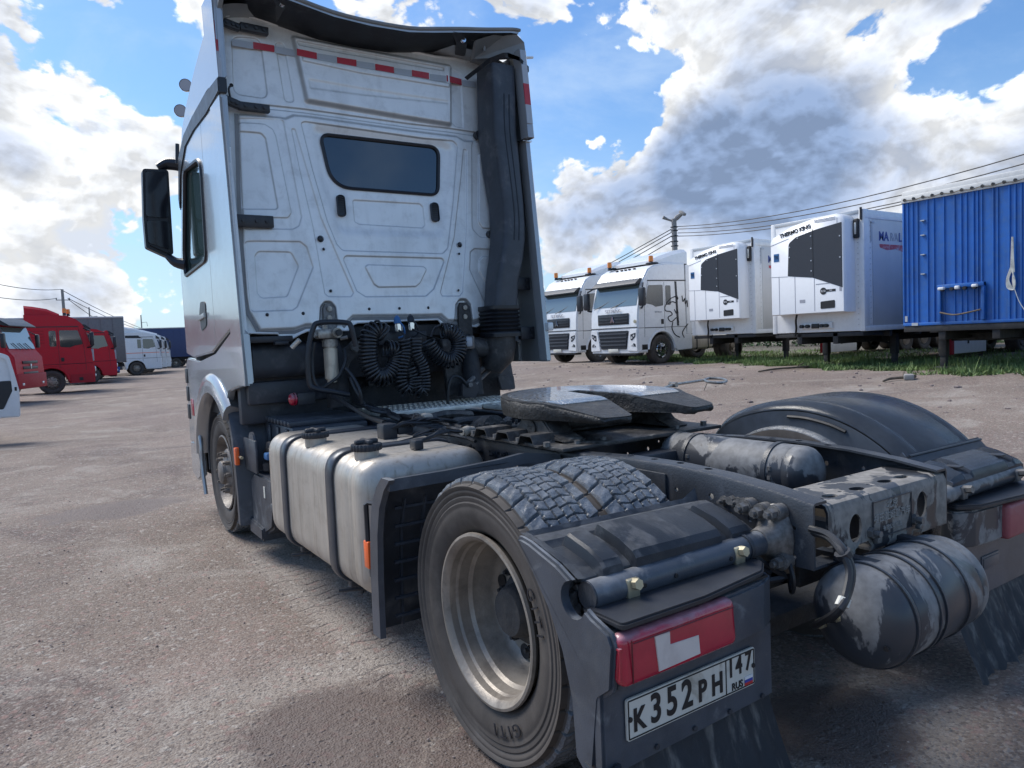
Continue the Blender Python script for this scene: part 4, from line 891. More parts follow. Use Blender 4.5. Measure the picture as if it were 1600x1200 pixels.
for a in ((-.10, .15, .765, .768), (-.10, .15, .892, .895), (-.10, -.097, .765, .895), (.147, .15, .765, .895)): boxr(bm, a[0], a[1], y0-.008, y0-.003, a[2], a[3])
fin('plate_rim', bm, m_frame, pl)
m_emb = mat('embossed_dusty_letters', (.30, .29, .27), .8)
for s, z, sz in (('北京', .872, .036), ('福田戴姆勒汽车', .832, .034), ('有限公司制造', .792, .020)):
    text('embossed_writing', s, sz, frame((.022, y0-.006, z), (1, 0, 0), (0, 0, 1)), m_emb, pl, .0015)
bm = BM(); 
for x, z in ((-.11, .792), (.165, .79)):
    cyl(bm, (x, y0, z), (x, y0-.018, z), .020, n=6); cyl(bm, (x, y0-.018, z), (x, y0-.04, z), .012, n=8); box(bm, (x+.012, y0-.02, z-.024), (.028, .02, .02), .004)
fin('tow_bolt', bm, m_bolt, xm)
bm = BM(); boxr(bm, -.34, .35, -.70, -.68, .62, .72, .004); fin('hitch_plate', bm, m_void, TR)
for y in (.34, 1.45, 2.3):
    bm = BM(); boxr(bm, -.352, .352, y-.05, y+.05, .74, .93, .01); fin('cross_member', bm, m_frame, TR)
# dark mass of axle, engine and gearbox under and between the rails
bm = BM(); cyl(bm, (-.9, 0, .5), (.9, 0, .5), .085, n=20); dome(bm, (0, -.02, .5), .22, .24, 1, 24, 6, -1); dome(bm, (0, -.02, .5), .22, .3, 1, 24, 6, 1); cyl(bm, (0, .25, .52), (0, 2.6, .66), .06, n=14)
fin('rear_axle', bm, m_void, TR)
bm = BM(); cyl(bm, (0, 2.3, .70), (0, 3.4, .74), .17, .22, 24); boxr(bm, -.32, .32, 3.45, 4.6, .60, 1.28, .08); fin('engine', bm, m_void, TR)
bm = BM()
for sx in (-1, 1):
    tube(bm, [(sx*.47, .75, .60), (sx*.47, .3, .56), (sx*.47, 0, .60), (sx*.47, -.4, .60)], .04, 8, 3); cyl(bm, (sx*.47, -.40, .58), (sx*.47, -.40, .80), .10, n=20, bev=.02); cyl(bm, (sx*.47, .5, .58), (sx*.47, .5, .80), .10, n=20, bev=.02)
fin('air_spring', bm, m_rubb, TR)
bm = BM(); boxr(bm, -.95, .95, -.55, -.35, .38, .46, .02); fin('axle_link', bm, m_void, TR)

# small air tanks lying between the rails
def tank(name, p0, p1, r, straps, m, parent, dm=.07):
    p0 = Vector(p0); p1 = Vector(p1); d = (p1-p0).normalized(); Ln = (p1-p0).length; prof = []
    for i in range(7): a = i/6*math.pi/2; prof.append((max(.001, r*math.sin(a)), -dm*math.cos(a)))
    prof += [(r, 0), (r, .03), (r*.985, .034), (r, .038), (r, Ln-.038), (r*.985, Ln-.034), (r, Ln-.03)]
    for i in range(7): a = math.pi/2-i/6*math.pi/2; prof.append((max(.001, r*math.sin(a)), Ln+dm*math.cos(a)))
    bm = BM(); lathe(bm, prof, (0, 0, 0), 2, 48); Mx = Matrix.Translation(p0) @ d.to_track_quat('Z', 'Y').to_matrix().to_4x4()
    for v in bm.verts: v.co = Mx @ v.co
    o = fin(name, bm, m, parent, sm=40)
    for s, w in straps:
        bm = BM(); lathe(bm, [(r+.001, s-w/2), (r+.006, s-w/2), (r+.006, s+w/2), (r+.001, s+w/2)], (0, 0, 0), 2, 48)
        for v in bm.verts: v.co = Mx @ v.co
        fin('tank_band', bm, m_frame, o)
    return o
TI = tank('air_tank', (.235, -.33, .885), (.235, .38, .885), .115, [(.12, .022), (.58, .022)], m_air, TR)
bm = BM()
for y in (-.24, .22):
    x, z = .128, .86; cyl(bm, (x, y, z+.05), (x, y, z-.07), .007, n=8)
    for dz_ in (.04, 0, -.06): cyl(bm, (x, y, z+dz_), (x, y, z+dz_+.016), .014, n=6)
fin('band_clamp', bm, m_bolt, TI)
tank('air_tank', (-.205, -.42, .80), (-.205, .55, .80), .10, [(.3, .02), (.8, .02)], m_air, TR)
# hanging air tank behind the cross member
TB = tank('rear_air_tank', (-.329, -.915, .588), (.155, -.905, .588), .162, [(.012, .008), (.155, .010), (.195, .010), (.35, .008)], m_air, TR, .085)
TE = lambda a, b, o=0: onx(a, b, -.395-o)
bm = BM()
for (a, b, r) in ((1312, 962, .013), (1286, 972, .014)):
    p = TE(a, b); cyl(bm, p+Vector((.03, 0, 0)), p-Vector((.02, 0, 0)), r*1.3, n=6); cyl(bm, p-Vector((.02, 0, 0)), p-Vector((.045, 0, 0)), r*.8, n=8)
fin('tank_fitting', bm, m_zinc, TB)
bm = BM(); p = TE(1340, 987); cyl(bm, p+Vector((.04, 0, 0)), p-Vector((.012, 0, 0)), .020, n=6); cyl(bm, p+Vector((.04, 0, 0)), p-Vector((.0, 0, 0)), .027, n=18); fin('drain_plug', bm, m_bolt, TB)
bm = BM()
for a, b in ((1338, 970), (1383, 1015), (1335, 1012)): p = TE(a, b); cyl(bm, p+Vector((.03, 0, 0)), p+Vector((.004, 0, 0)), .008, n=8)
fin('weld_mark', bm, m_ink, TB)
for k in range(2):
    hp_ = [(1266+3*k, 826+6*k, -.80), (1294, 835+5*k, -.87), (1318-3*k, 859+4*k, -.94), (1331-4*k, 892, -.97), (1325-3*k, 928, -.985), (1309+5*k, 955-4*k, -.985)]
    bm = BM(); a = TE(*((1286, 972), (1312, 962))[k]); tube(bm, [ony(*q) for q in hp_]+[a+Vector((-.045, 0, 0)), a], .0115, 8, 5); h_ = fin('air_hose', bm, m_rubb, TR)
    bm = BM(); tube(bm, [ony(1318+4*k, 935, -.985), ony(1312+6*k, 948, -.985)], .0155, 8); fin('hose_label', bm, m_plate, h_)
bm = BM(); tube(bm, [ony(1316, 862, -.94), ony(1321, 870, -.945)], .026, 10); fin('cable_tie', bm, m_trim, TB)
bm = BM(); boxr(bm, -.28, -.24, -.93, -.72, .70, .75, .004); boxr(bm, .06, .10, -.93, -.72, .70, .75, .004); fin('tank_hanger', bm, m_black, TB)

# ================================================================== left rear mudguard with lamp and plate
GU = bpy.data.objects.new('left_rear_mudguard', None); COL.objects.link(GU); GU.parent = TR
X0, X1 = -1.285, -.50
# sheet running over and behind the tyre, with a stepped top
cur = [(-.40, .925), (-.46, .925), (-.475, .915), (-.52, .895), (-.53, .905), (-.56, .915), (-.655, .885), (-.668, .872), (-.672, .84)]
bm = BM(); rings = []
xs = [X0+.03, X0+.05, X0+.13, X0+.16, -.62, -.60, X1-.0, X1+.02]
def lift(x):     # the raised box runs between two saddles
    return 1.0 if -1.13 < x < -.52 else 0.0
def sect(x, k):
    z = [(-.405, .905), (-.44, .912), (-.475, .905), (-.485, .895), (-.50, .888)]
    h = k
    z += [(-.492, .888+.012*h), (-.500, .888+.030*h), (-.508, .888+.034*h), (-.60, .866+.032*h), (-.640-.012*h, .846+.028*h), (-.650-.016*h, .838+.020*h), (-.662-.014*h, .790+.0*h)]
    return [Vector((x, a, b-.012*(x+1.0))) for a, b in z]
for x, k in ((-1.24, 0), (-1.185, 0), (-1.175, .9), (-1.165, 1.1), (-1.105, 1.1), (-1.098, .3), (-1.062, .3), (-1.055, 1.3), (-1.045, 1.4), (-.70, 1.4), (-.692, 1.3), (-.685, .3), (-.645, .3), (-.638, 1.1), (-.56, 1.1), (-.545, .9), (-.535, 0), (-.50, 0)): rings.append(sect(x, k))
loft(bm, rings, False, False); bmesh.ops.solidify(bm, geom=bm.faces[:], thickness=.006); gt = fin('mudguard_top', bm, m_fend, GU, sm=22)
# upright pointed corner of the sheet by the rail, and the rear lip
bm = BM(); loft(bm, [[Vector((x, -.405+.0, .905-.012*(x+1))), Vector((x, -.39, .918-.012*(x+1)+(.03 if x > -.56 else 0)))] for x in (-1.24, -1.0, -.7, -.56, -.50)], False, False); bmesh.ops.solidify(bm, geom=bm.faces[:], thickness=.005); fin('mudguard_lip', bm, m_fend, gt)
# outer cheek
bm = BM(); ck = [(-.395, .925), (-.47, .915), (-.60, .88), (-.675, .845), (-.70, .80), (-.745, .775), (-.815, .752), (-.83, .72), (-.815, .60), (-.765, .56), (-.735, .36), (-.69, .33), (-.655, .36), (-.645, .52), (-.61, .64), (-.555, .74), (-.48, .83)]
b2 = BM(); prism(b2, rpoly([Vector(q) for q in ck], .018, 3), 0, -1.290, -1.262, .009); c = BM(); cyl(c, (-1.4, -.672, .800), (-1.2, -.672, .800), .052, n=18); b2 = cut(b2, c); merge(bm, b2)
# inward turn of the cheek to the top sheet
fin('mudguard_cheek', bm, m_fend, GU, sm=40)
bm = BM(); loft(bm, [[Vector((-1.264, a, b)), Vector((-1.235, a, b-.004))] for a, b in ((-.395, .922), (-.47, .912), (-.60, .878), (-.665, .85))], False, False); bmesh.ops.solidify(bm, geom=bm.faces[:], thickness=.006); fin('mudguard_shoulder', bm, m_fend, GU)
# carrier tube, with clamps, bolted to the rail
bm = BM(); P = [(-1.235, -.672, .800), (-.60, -.672, .803), (-.47, -.672, .806)]; tube(bm, P, .040, 20); tb = fin('carrier_tube', bm, m_fend, TR, sm=50)
bm = BM(); cyl(bm, (-.60, -.672, .803), (-.585, -.672, .803), .044, n=20); cyl(bm, (-1.24, -.672, .80), (-1.236, -.672, .80), .039, n=20); fin('tube_ring', bm, m_frame, tb)
bm = BM(); loft(bm, [[Vector((x, -.672+r*math.cos(t)*a, .808+r*math.sin(t)*b)) for t in np.linspace(0, 2*math.pi, 16, endpoint=False)] for x, r, a, b in ((-.52, .041, 1, 1), (-.48, .048, 1, 1.1), (-.455, .055, 1.1, 1.6), (-.435, .06, 1.2, 1.9), (-.427, .06, 1.2, 1.9))]); fin('carrier_bracket', bm, m_bolt, TR, sm=50)
bm = BM()
for y, z in ((-.645, .895), (-.70, .90), (-.72, .742), (-.585, .90)): cyl(bm, (-.426, y, z), (-.475, y, z), .028, n=14, bev=.004); cyl(bm, (-.475, y, z), (-.50, y, z), .019, n=6); cyl(bm, (-.50, y, z), (-.515, y, z), .010, n=8)
for y, z in ((-.50, .905), (-.545, .905)): cyl(bm, (-.426, y, z), (-.45, y, z), .016, n=6)
fin('carrier_bolt', bm, m_bolt, railL)
for x in (-1.105, -.655):
    bm = BM(); cyl(bm, (x, -.705, .812), (x, -.735, .818), .016, n=6); box(bm, (x, -.705, .80), (.045, .02, .055), .005); o = fin('tube_clamp', bm, m_zinc, tb)
bm = BM()
for x in (-1.065, -.70, -.94): cyl(bm, (x, -.708, .80), (x, -.716, .80), .007, n=8)
fin('tube_hole', bm, m_ink, tb)
# shelf over the lamp
bm = BM(); sh = rpoly([Vector(q) for q in ((-1.262, -.68), (-.58, -.66), (-.585, -.745), (-.66, -.80), (-.95, -.835), (-1.262, -.835))], [.01, .03, .03, .05, .1, .02], 4)
prism(bm, sh, 2, .757, .777, .006); fin('lamp_shelf', bm, m_black, GU)
# lamp housing and lamp
bm = BM(); hp = rpoly([Vector(q) for q in ((-1.262, -.70), (-.575, -.70), (-.58, -.765), (-.66, -.80), (-.80, -.812), (-1.262, -.822))], [.005, .02, .03, .04, .02, .03], 4); prism(bm, hp, 2, .590, .742, .008); hs = fin('lamp_housing', bm, m_fend, GU, sm=40)
bm = BM(); boxr(bm, -.80, -.62, -.785, -.70, .743, .750); fin('housing_gap', bm, m_ink, hs)
bm = BM(); boxr(bm, -1.276, -.838, -.850, -.79, .612, .748, .024, 4)
for v in bm.verts:
    if v.co.z > .68 and v.co.y < -.82: v.co.y += .006
lp_ = fin('tail_lamp', bm, m_red, GU, sm=50)
bm = BM(); yf = -.8525; P = [(-1.162, .725), (-1.108, .722), (-1.108, .688), (-1.0, .684), (-1.0, .634), (-1.155, .630)]; prism(bm, P, 1, yf, yf+.01, .001)
for v in bm.verts:
    if v.co.z > .66: v.co.y += .004
fin('reversing_lens', bm, m_wlens, lp_)
bm = BM(); tube(bm, [(-1.245, -.851, .625), (-1.247, -.852, .738)], .0022, 5); tube(bm, [(-1.24, -.8515, .728), (-.86, -.8515, .728)], .0018, 5); fin('lens_seam', bm, mat('dark_red_seam', (.12, .004, .012), .5), lp_)
bm = BM()
for k in range(9): boxr(bm, -1.2785, -1.270, -.838+.005*k, -.8355+.005*k, .635, .715)
boxr(bm, -1.280, -1.27, -.842, -.80, .714, .719); fin('lens_ribs', bm, m_red, lp_)
# board, number plate, mudflap
bm = BM(); BD = [(-1.288, .60), (-.592, .60), (-.592, .36), (-1.288, .345)]; prism(bm, rpoly([Vector(q) for q in BD], .012, 3), 1, -.775, -.735, .008); bd = fin('number_plate_board', bm, m_fend, GU, sm=40)
nx0, nx1, nz0, nz1 = -1.213, -.692, .430, .545
bm = BM(); P = [Vector(q) for q in ((nx0, nz0), (nx1, nz0), (nx1, nz1), (nx0, nz1))]; prism(bm, rpoly(P, .010, 4), 1, -.786, -.778, .001); npl = fin('number_plate', bm, m_plate, TR)
bm = BM(); yy = -.7865; t_ = .0035
for a in ((nx0+.006, nx1-.006, nz0+.004, nz0+.004+t_), (nx0+.006, nx1-.006, nz1-.004-t_, nz1-.004), (nx0+.004, nx0+.004+t_, nz0+.006, nz1-.006), (nx1-.004-t_, nx1-.004, nz0+.006, nz1-.006), (nx1-.133, nx1-.133+t_, nz0+.006, nz1-.006)): boxr(bm, a[0], a[1], yy-.001, yy+.001, a[2], a[3])
fin('plate_border', bm, m_ink, npl, sm=0)
def ptxt(s, x, z, size, sx=.62, off=.0): return text('plate_character', s, size, frame((x, yy-.001, z), (1, 0, 0), (0, 0, 1)), m_ink, npl, .0008, sx, off=off)
for ch, x, sz in (('K', -1.170, .086), ('3', -1.108, .112), ('5', -1.047, .112), ('2', -.987, .112), ('P', -.925, .086), ('H', -.862, .086)): ptxt(ch, x, .487-(.008 if sz < .1 else -.001), sz, .80, .0025)
for ch, x in (('1', -.802), ('4', -.766), ('7', -.724)): ptxt(ch, x, .508, .080, .72, .0018)
ptxt('RUS', -.775, .450, .030, .95, .0006)
for k, mm in enumerate((m_wht, m_flag_b, m_flag_r)): bm = BM(); boxr(bm, -.742, -.706, yy-.002, yy, .456-.009*k, .465-.009*k); fin('plate_flag', bm, mm, npl, sm=0)
bm = BM(); cyl(bm, (-.702, yy, .49), (-.702, yy-.004, .49), .007, n=10); cyl(bm, (-1.203, yy, .49), (-1.203, yy-.004, .49), .007, n=10); fin('plate_screw', bm, m_ink, npl)
def flap(name, x0, x1, zt, y0, parent, zb=.06, lean=.10, m=m_fend, seed=1):
    bm = BM(); rings = []; nx = 46; rng = random.Random(seed)
    dr = [rng.uniform(-.012, .012) for _ in range(nx+1)]
    for k, s in enumerate(np.linspace(0, 1, 12)):
        z = zt+(zb-zt)*s; row = []
        for i in range(nx+1):
            u = i/nx; x = x0+(x1-x0)*u+(u-.5)*.05*s; row.append(Vector((x, y0-lean*s**1.2-.010*math.sin(u*50)*s-.012*math.sin(u*17+1)*s, z+(dr[i]*s**3))))
        rings.append(row)
    loft(bm, rings, False, False); bmesh.ops.solidify(bm, geom=bm.faces[:], thickness=.006); return fin(name, bm, m, parent, sm=70)
m_flap = mat('streaked_mudflap', (.055, .062, .075), .6, streak=((.30, .30, .29), .95, 22), bump=.2, bscale=40)
flap('mudflap', -1.285, -.585, .375, -.745, GU, .10, .09, m_flap)
bm = BM(); 
for x in (-1.25, -1.1, -.95, -.8, -.65): cyl(bm, (x, -.774, .375), (x, -.782, .375), .008, n=8)
fin('board_rivet', bm, m_frame, bd)
bm = BM(); tube(bm, [(-1.29, -.70, .362), (-1.295, -.76, .36), (-1.27, -.785, .372), (-1.24, -.782, .376)], .007, 6, 3); fin('cable_tie', bm, m_trim, bd)
# tangle of cables behind the shelf
bm = BM()
for k in range(5): tube(bm, [(-.43, -.66+.01*k, .75-.01*k), (-.50-.01*k, -.70, .71-.015*k), (-.56, -.69+.01*k, .74-.01*k), (-.62, -.66, .72)], .008, 6, 4)
tube(bm, [(-.43, -.70, .80), (-.46, -.76, .70), (-.44, -.74, .64), (-.40, -.70, .68)], .008, 6, 4); tube(bm, [(-.55, -.67, .77), (-.50, -.69, .73), (-.45, -.72, .69), (-.52, -.68, .68)], .012, 6, 4)
fin('lamp_cable', bm, m_rubb, TR)

# front mudguard of the left rear wheel (thin flap in front of the tyre and top bar)
GF = bpy.data.objects.new('front_mudguard_of_rear_wheel', None); COL.objects.link(GF); GF.parent = TR
bm = BM(); rings = []
for y, z in ((.55, .945), (.60, .915), (.66, .86), (.705, .78), (.735, .65), (.755, .50), (.765, .25)):
    rings.append([Vector((x, y, z)) for x in (-1.27, -1.225, -1.10, -.95, -.8, -.62)])
loft(bm, rings, False, False); bmesh.ops.solidify(bm, geom=bm.faces[:], thickness=-.010); ff = fin('guard_sheet', bm, m_dark, GF, sm=50)
bm = BM()
for k in range(7):
    z = .80-.082*k; y = .70+.02*min(1, (.8-z)/.3)-.006+.0; boxr(bm, -1.20, -.62, y-.028+.03*k/7, y-.012+.03*k/7, z-.006, z+.006)
for x in (-1.16, -1.06, -.96, -.86, -.76): loft(bm, [[Vector((x+a, y+b, z)) for a, b in ((-.004, -.022), (.004, -.022), (.004, 0), (-.004, 0))] for y, z in ((.66, .84), (.715, .70), (.738, .50), (.75, .26))])
fin('guard_ribs', bm, m_dark, ff)
bm = BM(); loft(bm, [[Vector((x, y+dy, z)) for x, dy in ((-1.285, -.045), (-1.26, -.05), (-1.255, .03), (-1.285, .035))] for y, z in ((.56, .955), (.62, .905), (.68, .82), (.715, .70), (.735, .50), (.745, .235))]); fin('guard_edge', bm, m_fend, GF, sm=50)
bm = BM(); loft(bm, [[Vector((x, y+a, z+b)) for a, b in ((-.025, -.03), (.025, -.03), (.03, .012), (-.02, .018))] for x, y, z in ((-1.275, .56, .935), (-1.0, .57, .935), (-.72, .58, .945), (-.60, .56, .962), (-.44, .50, .945))]); fin('guard_top_bar', bm, m_dark, GF, sm=30)
bm = BM(); tube(bm, [(-1.215, .80, .80), (-1.24, .86, .80), (-1.25, .87, .79), (-1.25, .87, .62)], .012, 6); o = fin('marker_bracket', bm, m_black, GF)
bm = BM(); boxr(bm, -1.262, -1.235, .845, .90, .50, .625, .006); fin('side_marker_lamp', bm, m_orange, o); 
bm = BM(); cyl(bm, (-1.22, .86, .57), (-1.22, .83, .57), .016, n=8); tube(bm, [(-1.24, .87, .5), (-1.24, .87, .46)], .012, 6); fin('marker_bolt', bm, m_bolt, o)

# ================================================================== right rear mudguard
GR = bpy.data.objects.new('right_rear_mudguard', None); COL.objects.link(GR); GR.parent = TR
arcp = [(.60, .74), (.56, .86), (.50, .95), (.42, 1.03), (.30, 1.09), (.15, 1.13), (0, 1.145), (-.12, 1.14), (-.25, 1.115), (-.36, 1.075), (-.46, 1.02), (-.54, .96), (-.60, .895)]
def arcsec(y, z, inset=0):
    dy, dz_ = y-0, z-.50; l_ = math.hypot(dy, dz_); uy, uz = dy/l_, dz_/l_
    q = [(.605, -.06), (.605, -.045), (.615, -.03), (.66, -.004), (.70, 0), (.712, -.004), (.722, -.004), (.734, 0), (1.09, .006), (1.10, .001), (1.112, .001), (1.122, .006), (1.17, .0), (1.215, -.02), (1.245, -.045), (1.25, -.11)]
    return [Vector((x, y+uy*h, z+uz*h)) for x, h in q]
bm = BM(); P = catmull([Vector((0, a, b)) for a, b in arcp], 3); loft(bm, [arcsec(p.y, p.z) for p in P], False, False); bmesh.ops.solidify(bm, geom=bm.faces[:], thickness=.006); fr = fin('mudguard_arch', bm, m_fendt, GR, sm=40)
def inset(p, h): l_ = math.hypot(p.y, p.z-.5); return (p.y+p.y/l_*h, max(.74, p.z+(p.z-.5)/l_*h))
PO = [q for q in P]; bm = BM(); loft(bm, [[Vector((x_, *inset(q, h_))) for x_, h_ in ((.596, -.05), (.596, -.42), (.603, -.42), (.603, -.05))] for q in PO]); fin('mudguard_side', bm, m_fendt, fr, sm=30)
bm = BM()
tube(bm, [(.593, .0, 1.068), (.593, -.10, 1.066), (.593, -.22, 1.045), (.593, -.30, 1.018)], .009, 6, 3); fin('moulded_slot', bm, m_ink, fr)
bm = BM(); tube(bm, [Vector((x, -.575, .935)) for x in (.61, 1.25)], .006, 6); fin('moulding_seam', bm, m_trim, fr)
bm = BM(); rings = []
for x, k in ((.60, 0), (.63, .5), (.70, 1), (.71, .4), (.77, .4), (.78, 1), (1.09, 1), (1.10, .4), (1.16, .4), (1.17, 1), (1.22, .6), (1.245, 0)):
    rings.append([Vector((x, a, b)) for a, b in ((-.565, .945), (-.60, .905+.0*k), (-.615, .90+.012*k), (-.66, .885+.02*k), (-.74, .853+.02*k), (-.752, .84+.01*k), (-.757, .79))])
loft(bm, rings, False, False); bmesh.ops.solidify(bm, geom=bm.faces[:], thickness=.006); bx2 = fin('mudguard_top', bm, m_fendt, GR, sm=25)
bm = BM(); prism(bm, [(-.55, .95), (-.60, .90), (-.75, .85), (-.757, .79), (-.64, .78), (-.50, .88)], 0, .598, .606); fin('mudguard_cheek', bm, m_fendt, GR)
bm = BM(); boxr(bm, .715, .765, -.72, -.66, .885, .893, .002); boxr(bm, 1.105, 1.155, -.72, -.66, .885, .893, .002); fin('buckle', bm, m_black, bx2)
bm = BM(); tube(bm, [(.50, -.73, .80), (1.22, -.73, .805)], .038, 18); tr2 = fin('carrier_tube', bm, m_air, GR, sm=50)
bm = BM()
for x in (.66, 1.15): cyl(bm, (x, -.765, .815), (x, -.80, .82), .016, n=6); box(bm, (x, -.765, .80), (.04, .02, .05), .004)
fin('tube_clamp', bm, m_bolt, tr2)
bm = BM(); sh = [Vector((-p.x, p.y+.0)) for p in sh]; prism(bm, [(a.x, a.y-.03) for a in sh], 2, .742, .762, .006); fin('lamp_shelf', bm, m_black, GR)
bm = BM(); prism(bm, [(-p.x, p.y-.01) for p in hp], 2, .585, .735, .008); hs2 = fin('lamp_housing', bm, m_air, GR, sm=40)
bm = BM(); boxr(bm, .86, 1.265, -.85, -.79, .582, .73, .018, 3); lp2 = fin('tail_lamp', bm, m_redf, GR, sm=50)
bm = BM(); prism(bm, [(1.02, .60), (1.02, .65), (1.10, .66), (1.10, .70), (1.16, .70), (1.16, .60)], 1, -.853, -.848); fin('reversing_lens', bm, m_wlens, lp2)
bm = BM(); prism(bm, [(.62, .60), (1.28, .60), (1.28, .33), (.62, .33)], 1, -.76, -.73, .008); b_ = fin('rear_board', bm, m_fend, GR)
bm = BM(); boxr(bm, .82, .98, -.765, -.758, .44, .50, .003); boxr(bm, .83, .97, -.768, -.763, .45, .49, .002); fin('moulded_badge', bm, m_fend, b_)
flap('mudflap', .60, 1.285, .36, -.742, GR, .07, .12, m_flap, 4)
# ================================================================== fuel tank
def rsec(x0, x1, z0, z1, r, y, n=7, ins=0.0):
    P = rpoly([Vector((x0+ins, z0+ins)), Vector((x1-ins, z0+ins)), Vector((x1-ins, z1-ins)), Vector((x0+ins, z1-ins))], r, n); return [Vector((p.x, y, p.y)) for p in P]
TX0, TX1, TZ0, TZ1 = -1.215, -.505, .285, .958; TY0, TY1 = .985, 2.66
bm = BM(); rings = []
for k in range(9):
    a = k/8*math.pi/2; rings.append(rsec(TX0, TX1, TZ0, TZ1, .135, TY0+.07*(1-math.sin(a)), 8, .07*(1-math.cos(a))))
rr = [rsec(TX0, TX1, TZ0, TZ1, .135, TY0+.07*(1-math.sin(k/8*math.pi/2)), 8, .07*(1-math.cos(math.pi/2-k/8*math.pi/2))) for k in range(9)]
rr = []
for k in range(9):
    t = k/8*math.pi/2; rr.append(rsec(TX0, TX1, TZ0, TZ1, .135, TY0+.075*(1-math.sin(t)), 8, .075*(1-math.sin(math.acos(1-math.sin(t))) if k else .075)))
def endring(t, y0, sg): return rsec(TX0, TX1, TZ0, TZ1, .135, y0+sg*.075*(1-math.sin(t)), 8, .075*(1-math.cos(t)) if False else .075*(1-math.sin(math.pi/2-t)) if False else 0)
rings = []
for k in range(8):
    t = k/7*math.pi/2; rings.append(rsec(TX0, TX1, TZ0, TZ1, .135, TY0+.07*(1-math.sin(t)), 8, .07*(1-math.sin(math.pi/2-(math.pi/2-t)) if False else (1-math.cos(math.pi/2-t)) if False else 0)))
rings = []
for k in range(8):      # quarter-round edge: inset .07 at the end face, 0 where the wall starts
    t = k/7*math.pi/2; rings.append(rsec(TX0, TX1, TZ0, TZ1, .135, TY0+.10-.10*math.cos(t), 8, .10-.10*math.sin(t)))
rings.append(rsec(TX0, TX1, TZ0, TZ1, .135, TY0+.105, 8))
for y in (1.150, 1.185):                                         # two pressed beads by each end
    rings += [rsec(TX0, TX1, TZ0, TZ1, .135, y-.012, 8), rsec(TX0, TX1, TZ0, TZ1, .135, y, 8, .004), rsec(TX0, TX1, TZ0, TZ1, .135, y+.012, 8)]
for y in (1.30, 1.56, 1.66, 1.80, 1.95, 2.10, 2.40, 2.52): rings += [rsec(TX0, TX1, TZ0, TZ1, .135, y-.02, 8), rsec(TX0, TX1, TZ0, TZ1, .135, y, 8, .0018), rsec(TX0, TX1, TZ0, TZ1, .135, y+.02, 8)]
for k in range(8):
    t = math.pi/2-k/7*math.pi/2; rings.append(rsec(TX0, TX1, TZ0, TZ1, .135, TY1-.07+.07*math.cos(t), 8, .07-.07*math.sin(t)))
bm = BM(); loft(bm, rings); FT = fin('fuel_tank', bm, m_alu, TR, sm=60)
for y in (1.43, 2.26):
    bm = BM(); A_ = [rsec(TX0-.001, TX1+.001, TZ0-.001, TZ1+.001, .135, yy_, 8, i_) for yy_, i_ in ((y-.048, .0), (y-.048, -.010), (y-.040, -.014), (y+.040, -.014), (y+.048, -.010), (y+.048, 0))]
    loft(bm, A_, True, False); st_ = fin('tank_strap', bm, m_strap, FT, sm=40)
    bm = BM(); tube(bm, [(-1.13, y, .30), (-1.10, y+.0, .235), (-1.05, y+.01, .20)], .016, 6, 3); box(bm, (-1.12, y, .262), (.05, .05, .05), .008); tube(bm, [(-1.20, y+.02, .225), (-1.02, y-.03, .215)], .010, 6); cyl(bm, (-1.08, y, .19), (-1.08, y, .28), .012, n=8); fin('strap_clamp', bm, m_frame, st_)
bm = BM(); A_ = [p for p in rsec(TX0, TX1, TZ0, TZ1, .135, 1.43, 8, -.0155) if p.z > .85 and -1.10 < p.x < -.9]
boxr(bm, -1.09, -.93, 1.408, 1.452, .9725, .9745); fin('yellow_label', bm, m_yel, FT)
def cap(x, y, r=.072):
    bm = BM(); lathe(bm, [(r*.85, .935), (r*.85, .985), (r*.9, .99)], (x, y, 0), 2, 32); nk = fin('filler_neck', bm, m_alu, FT)
    bm = BM(); rs_ = []
    for zz, k in ((.985, 1.0), (.99, 1.05), (1.012, 1.05), (1.018, 1.0)): rs_.append([Vector((x+r*k*(1+.03*math.cos(24*t))*math.cos(t), y+r*k*(1+.03*math.cos(24*t))*math.sin(t), zz)) for t in np.linspace(0, 2*math.pi, 96, endpoint=False)])
    loft(bm, rs_); box(bm, (x, y, 1.028), (r*1.7, .03, .026), .010); box(bm, (x, y, 1.028), (.03, r*1.7, .026), .010); cyl(bm, (x, y, 1.01), (x, y, 1.035), .026, n=14, bev=.004); fin('filler_cap', bm, m_black, nk)
cap(-1.10, 1.20); cap(-1.12, 1.92)
# sender boxes, valve bodies and loom on the top of the tank
bm = BM(); box(bm, (-.76, 1.72, 1.0), (.09, .10, .09), .01); box(bm, (-.66, 1.70, 1.0), (.10, .05, .05), .01); box(bm, (-.84, 1.17, .985), (.05, .07, .05), .008); o = fin('level_sender', bm, m_black, FT)
bm = BM(); cyl(bm, (-.70, 1.50, .958), (-.70, 1.50, .972), .09, n=24); nutring(BM(), 0, 0, 0, .1, 1, .1, .1); fin('sender_flange', bm, m_alu, FT)
bm = BM(); rng = random.Random(5)
def loom(a, b, n, sag, spread, r=.008):
    for k in range(n):
        P = []; m_ = 6
        for i in range(m_+1):
            s = i/m_; p = Vector(a)*(1-s)+Vector(b)*s; w_ = math.sin(s*math.pi); P.append(p+Vector((rng.uniform(-1, 1)*spread*w_, rng.uniform(-1, 1)*spread*w_, sag*w_+rng.uniform(-.4, 1)*spread*w_*.7)))
        tube(bm, P, r*rng.uniform(.7, 1.3), 6, 3)
loom((-.80, 1.70, 1.0), (-.36, 1.60, 1.02), 7, .03, .03); loom((-.84, 1.17, .99), (-.52, 1.26, 1.01), 5, .02, .015, .007); loom((-.62, 1.66, 1.02), (-.42, 1.95, 1.02), 5, .03, .03)
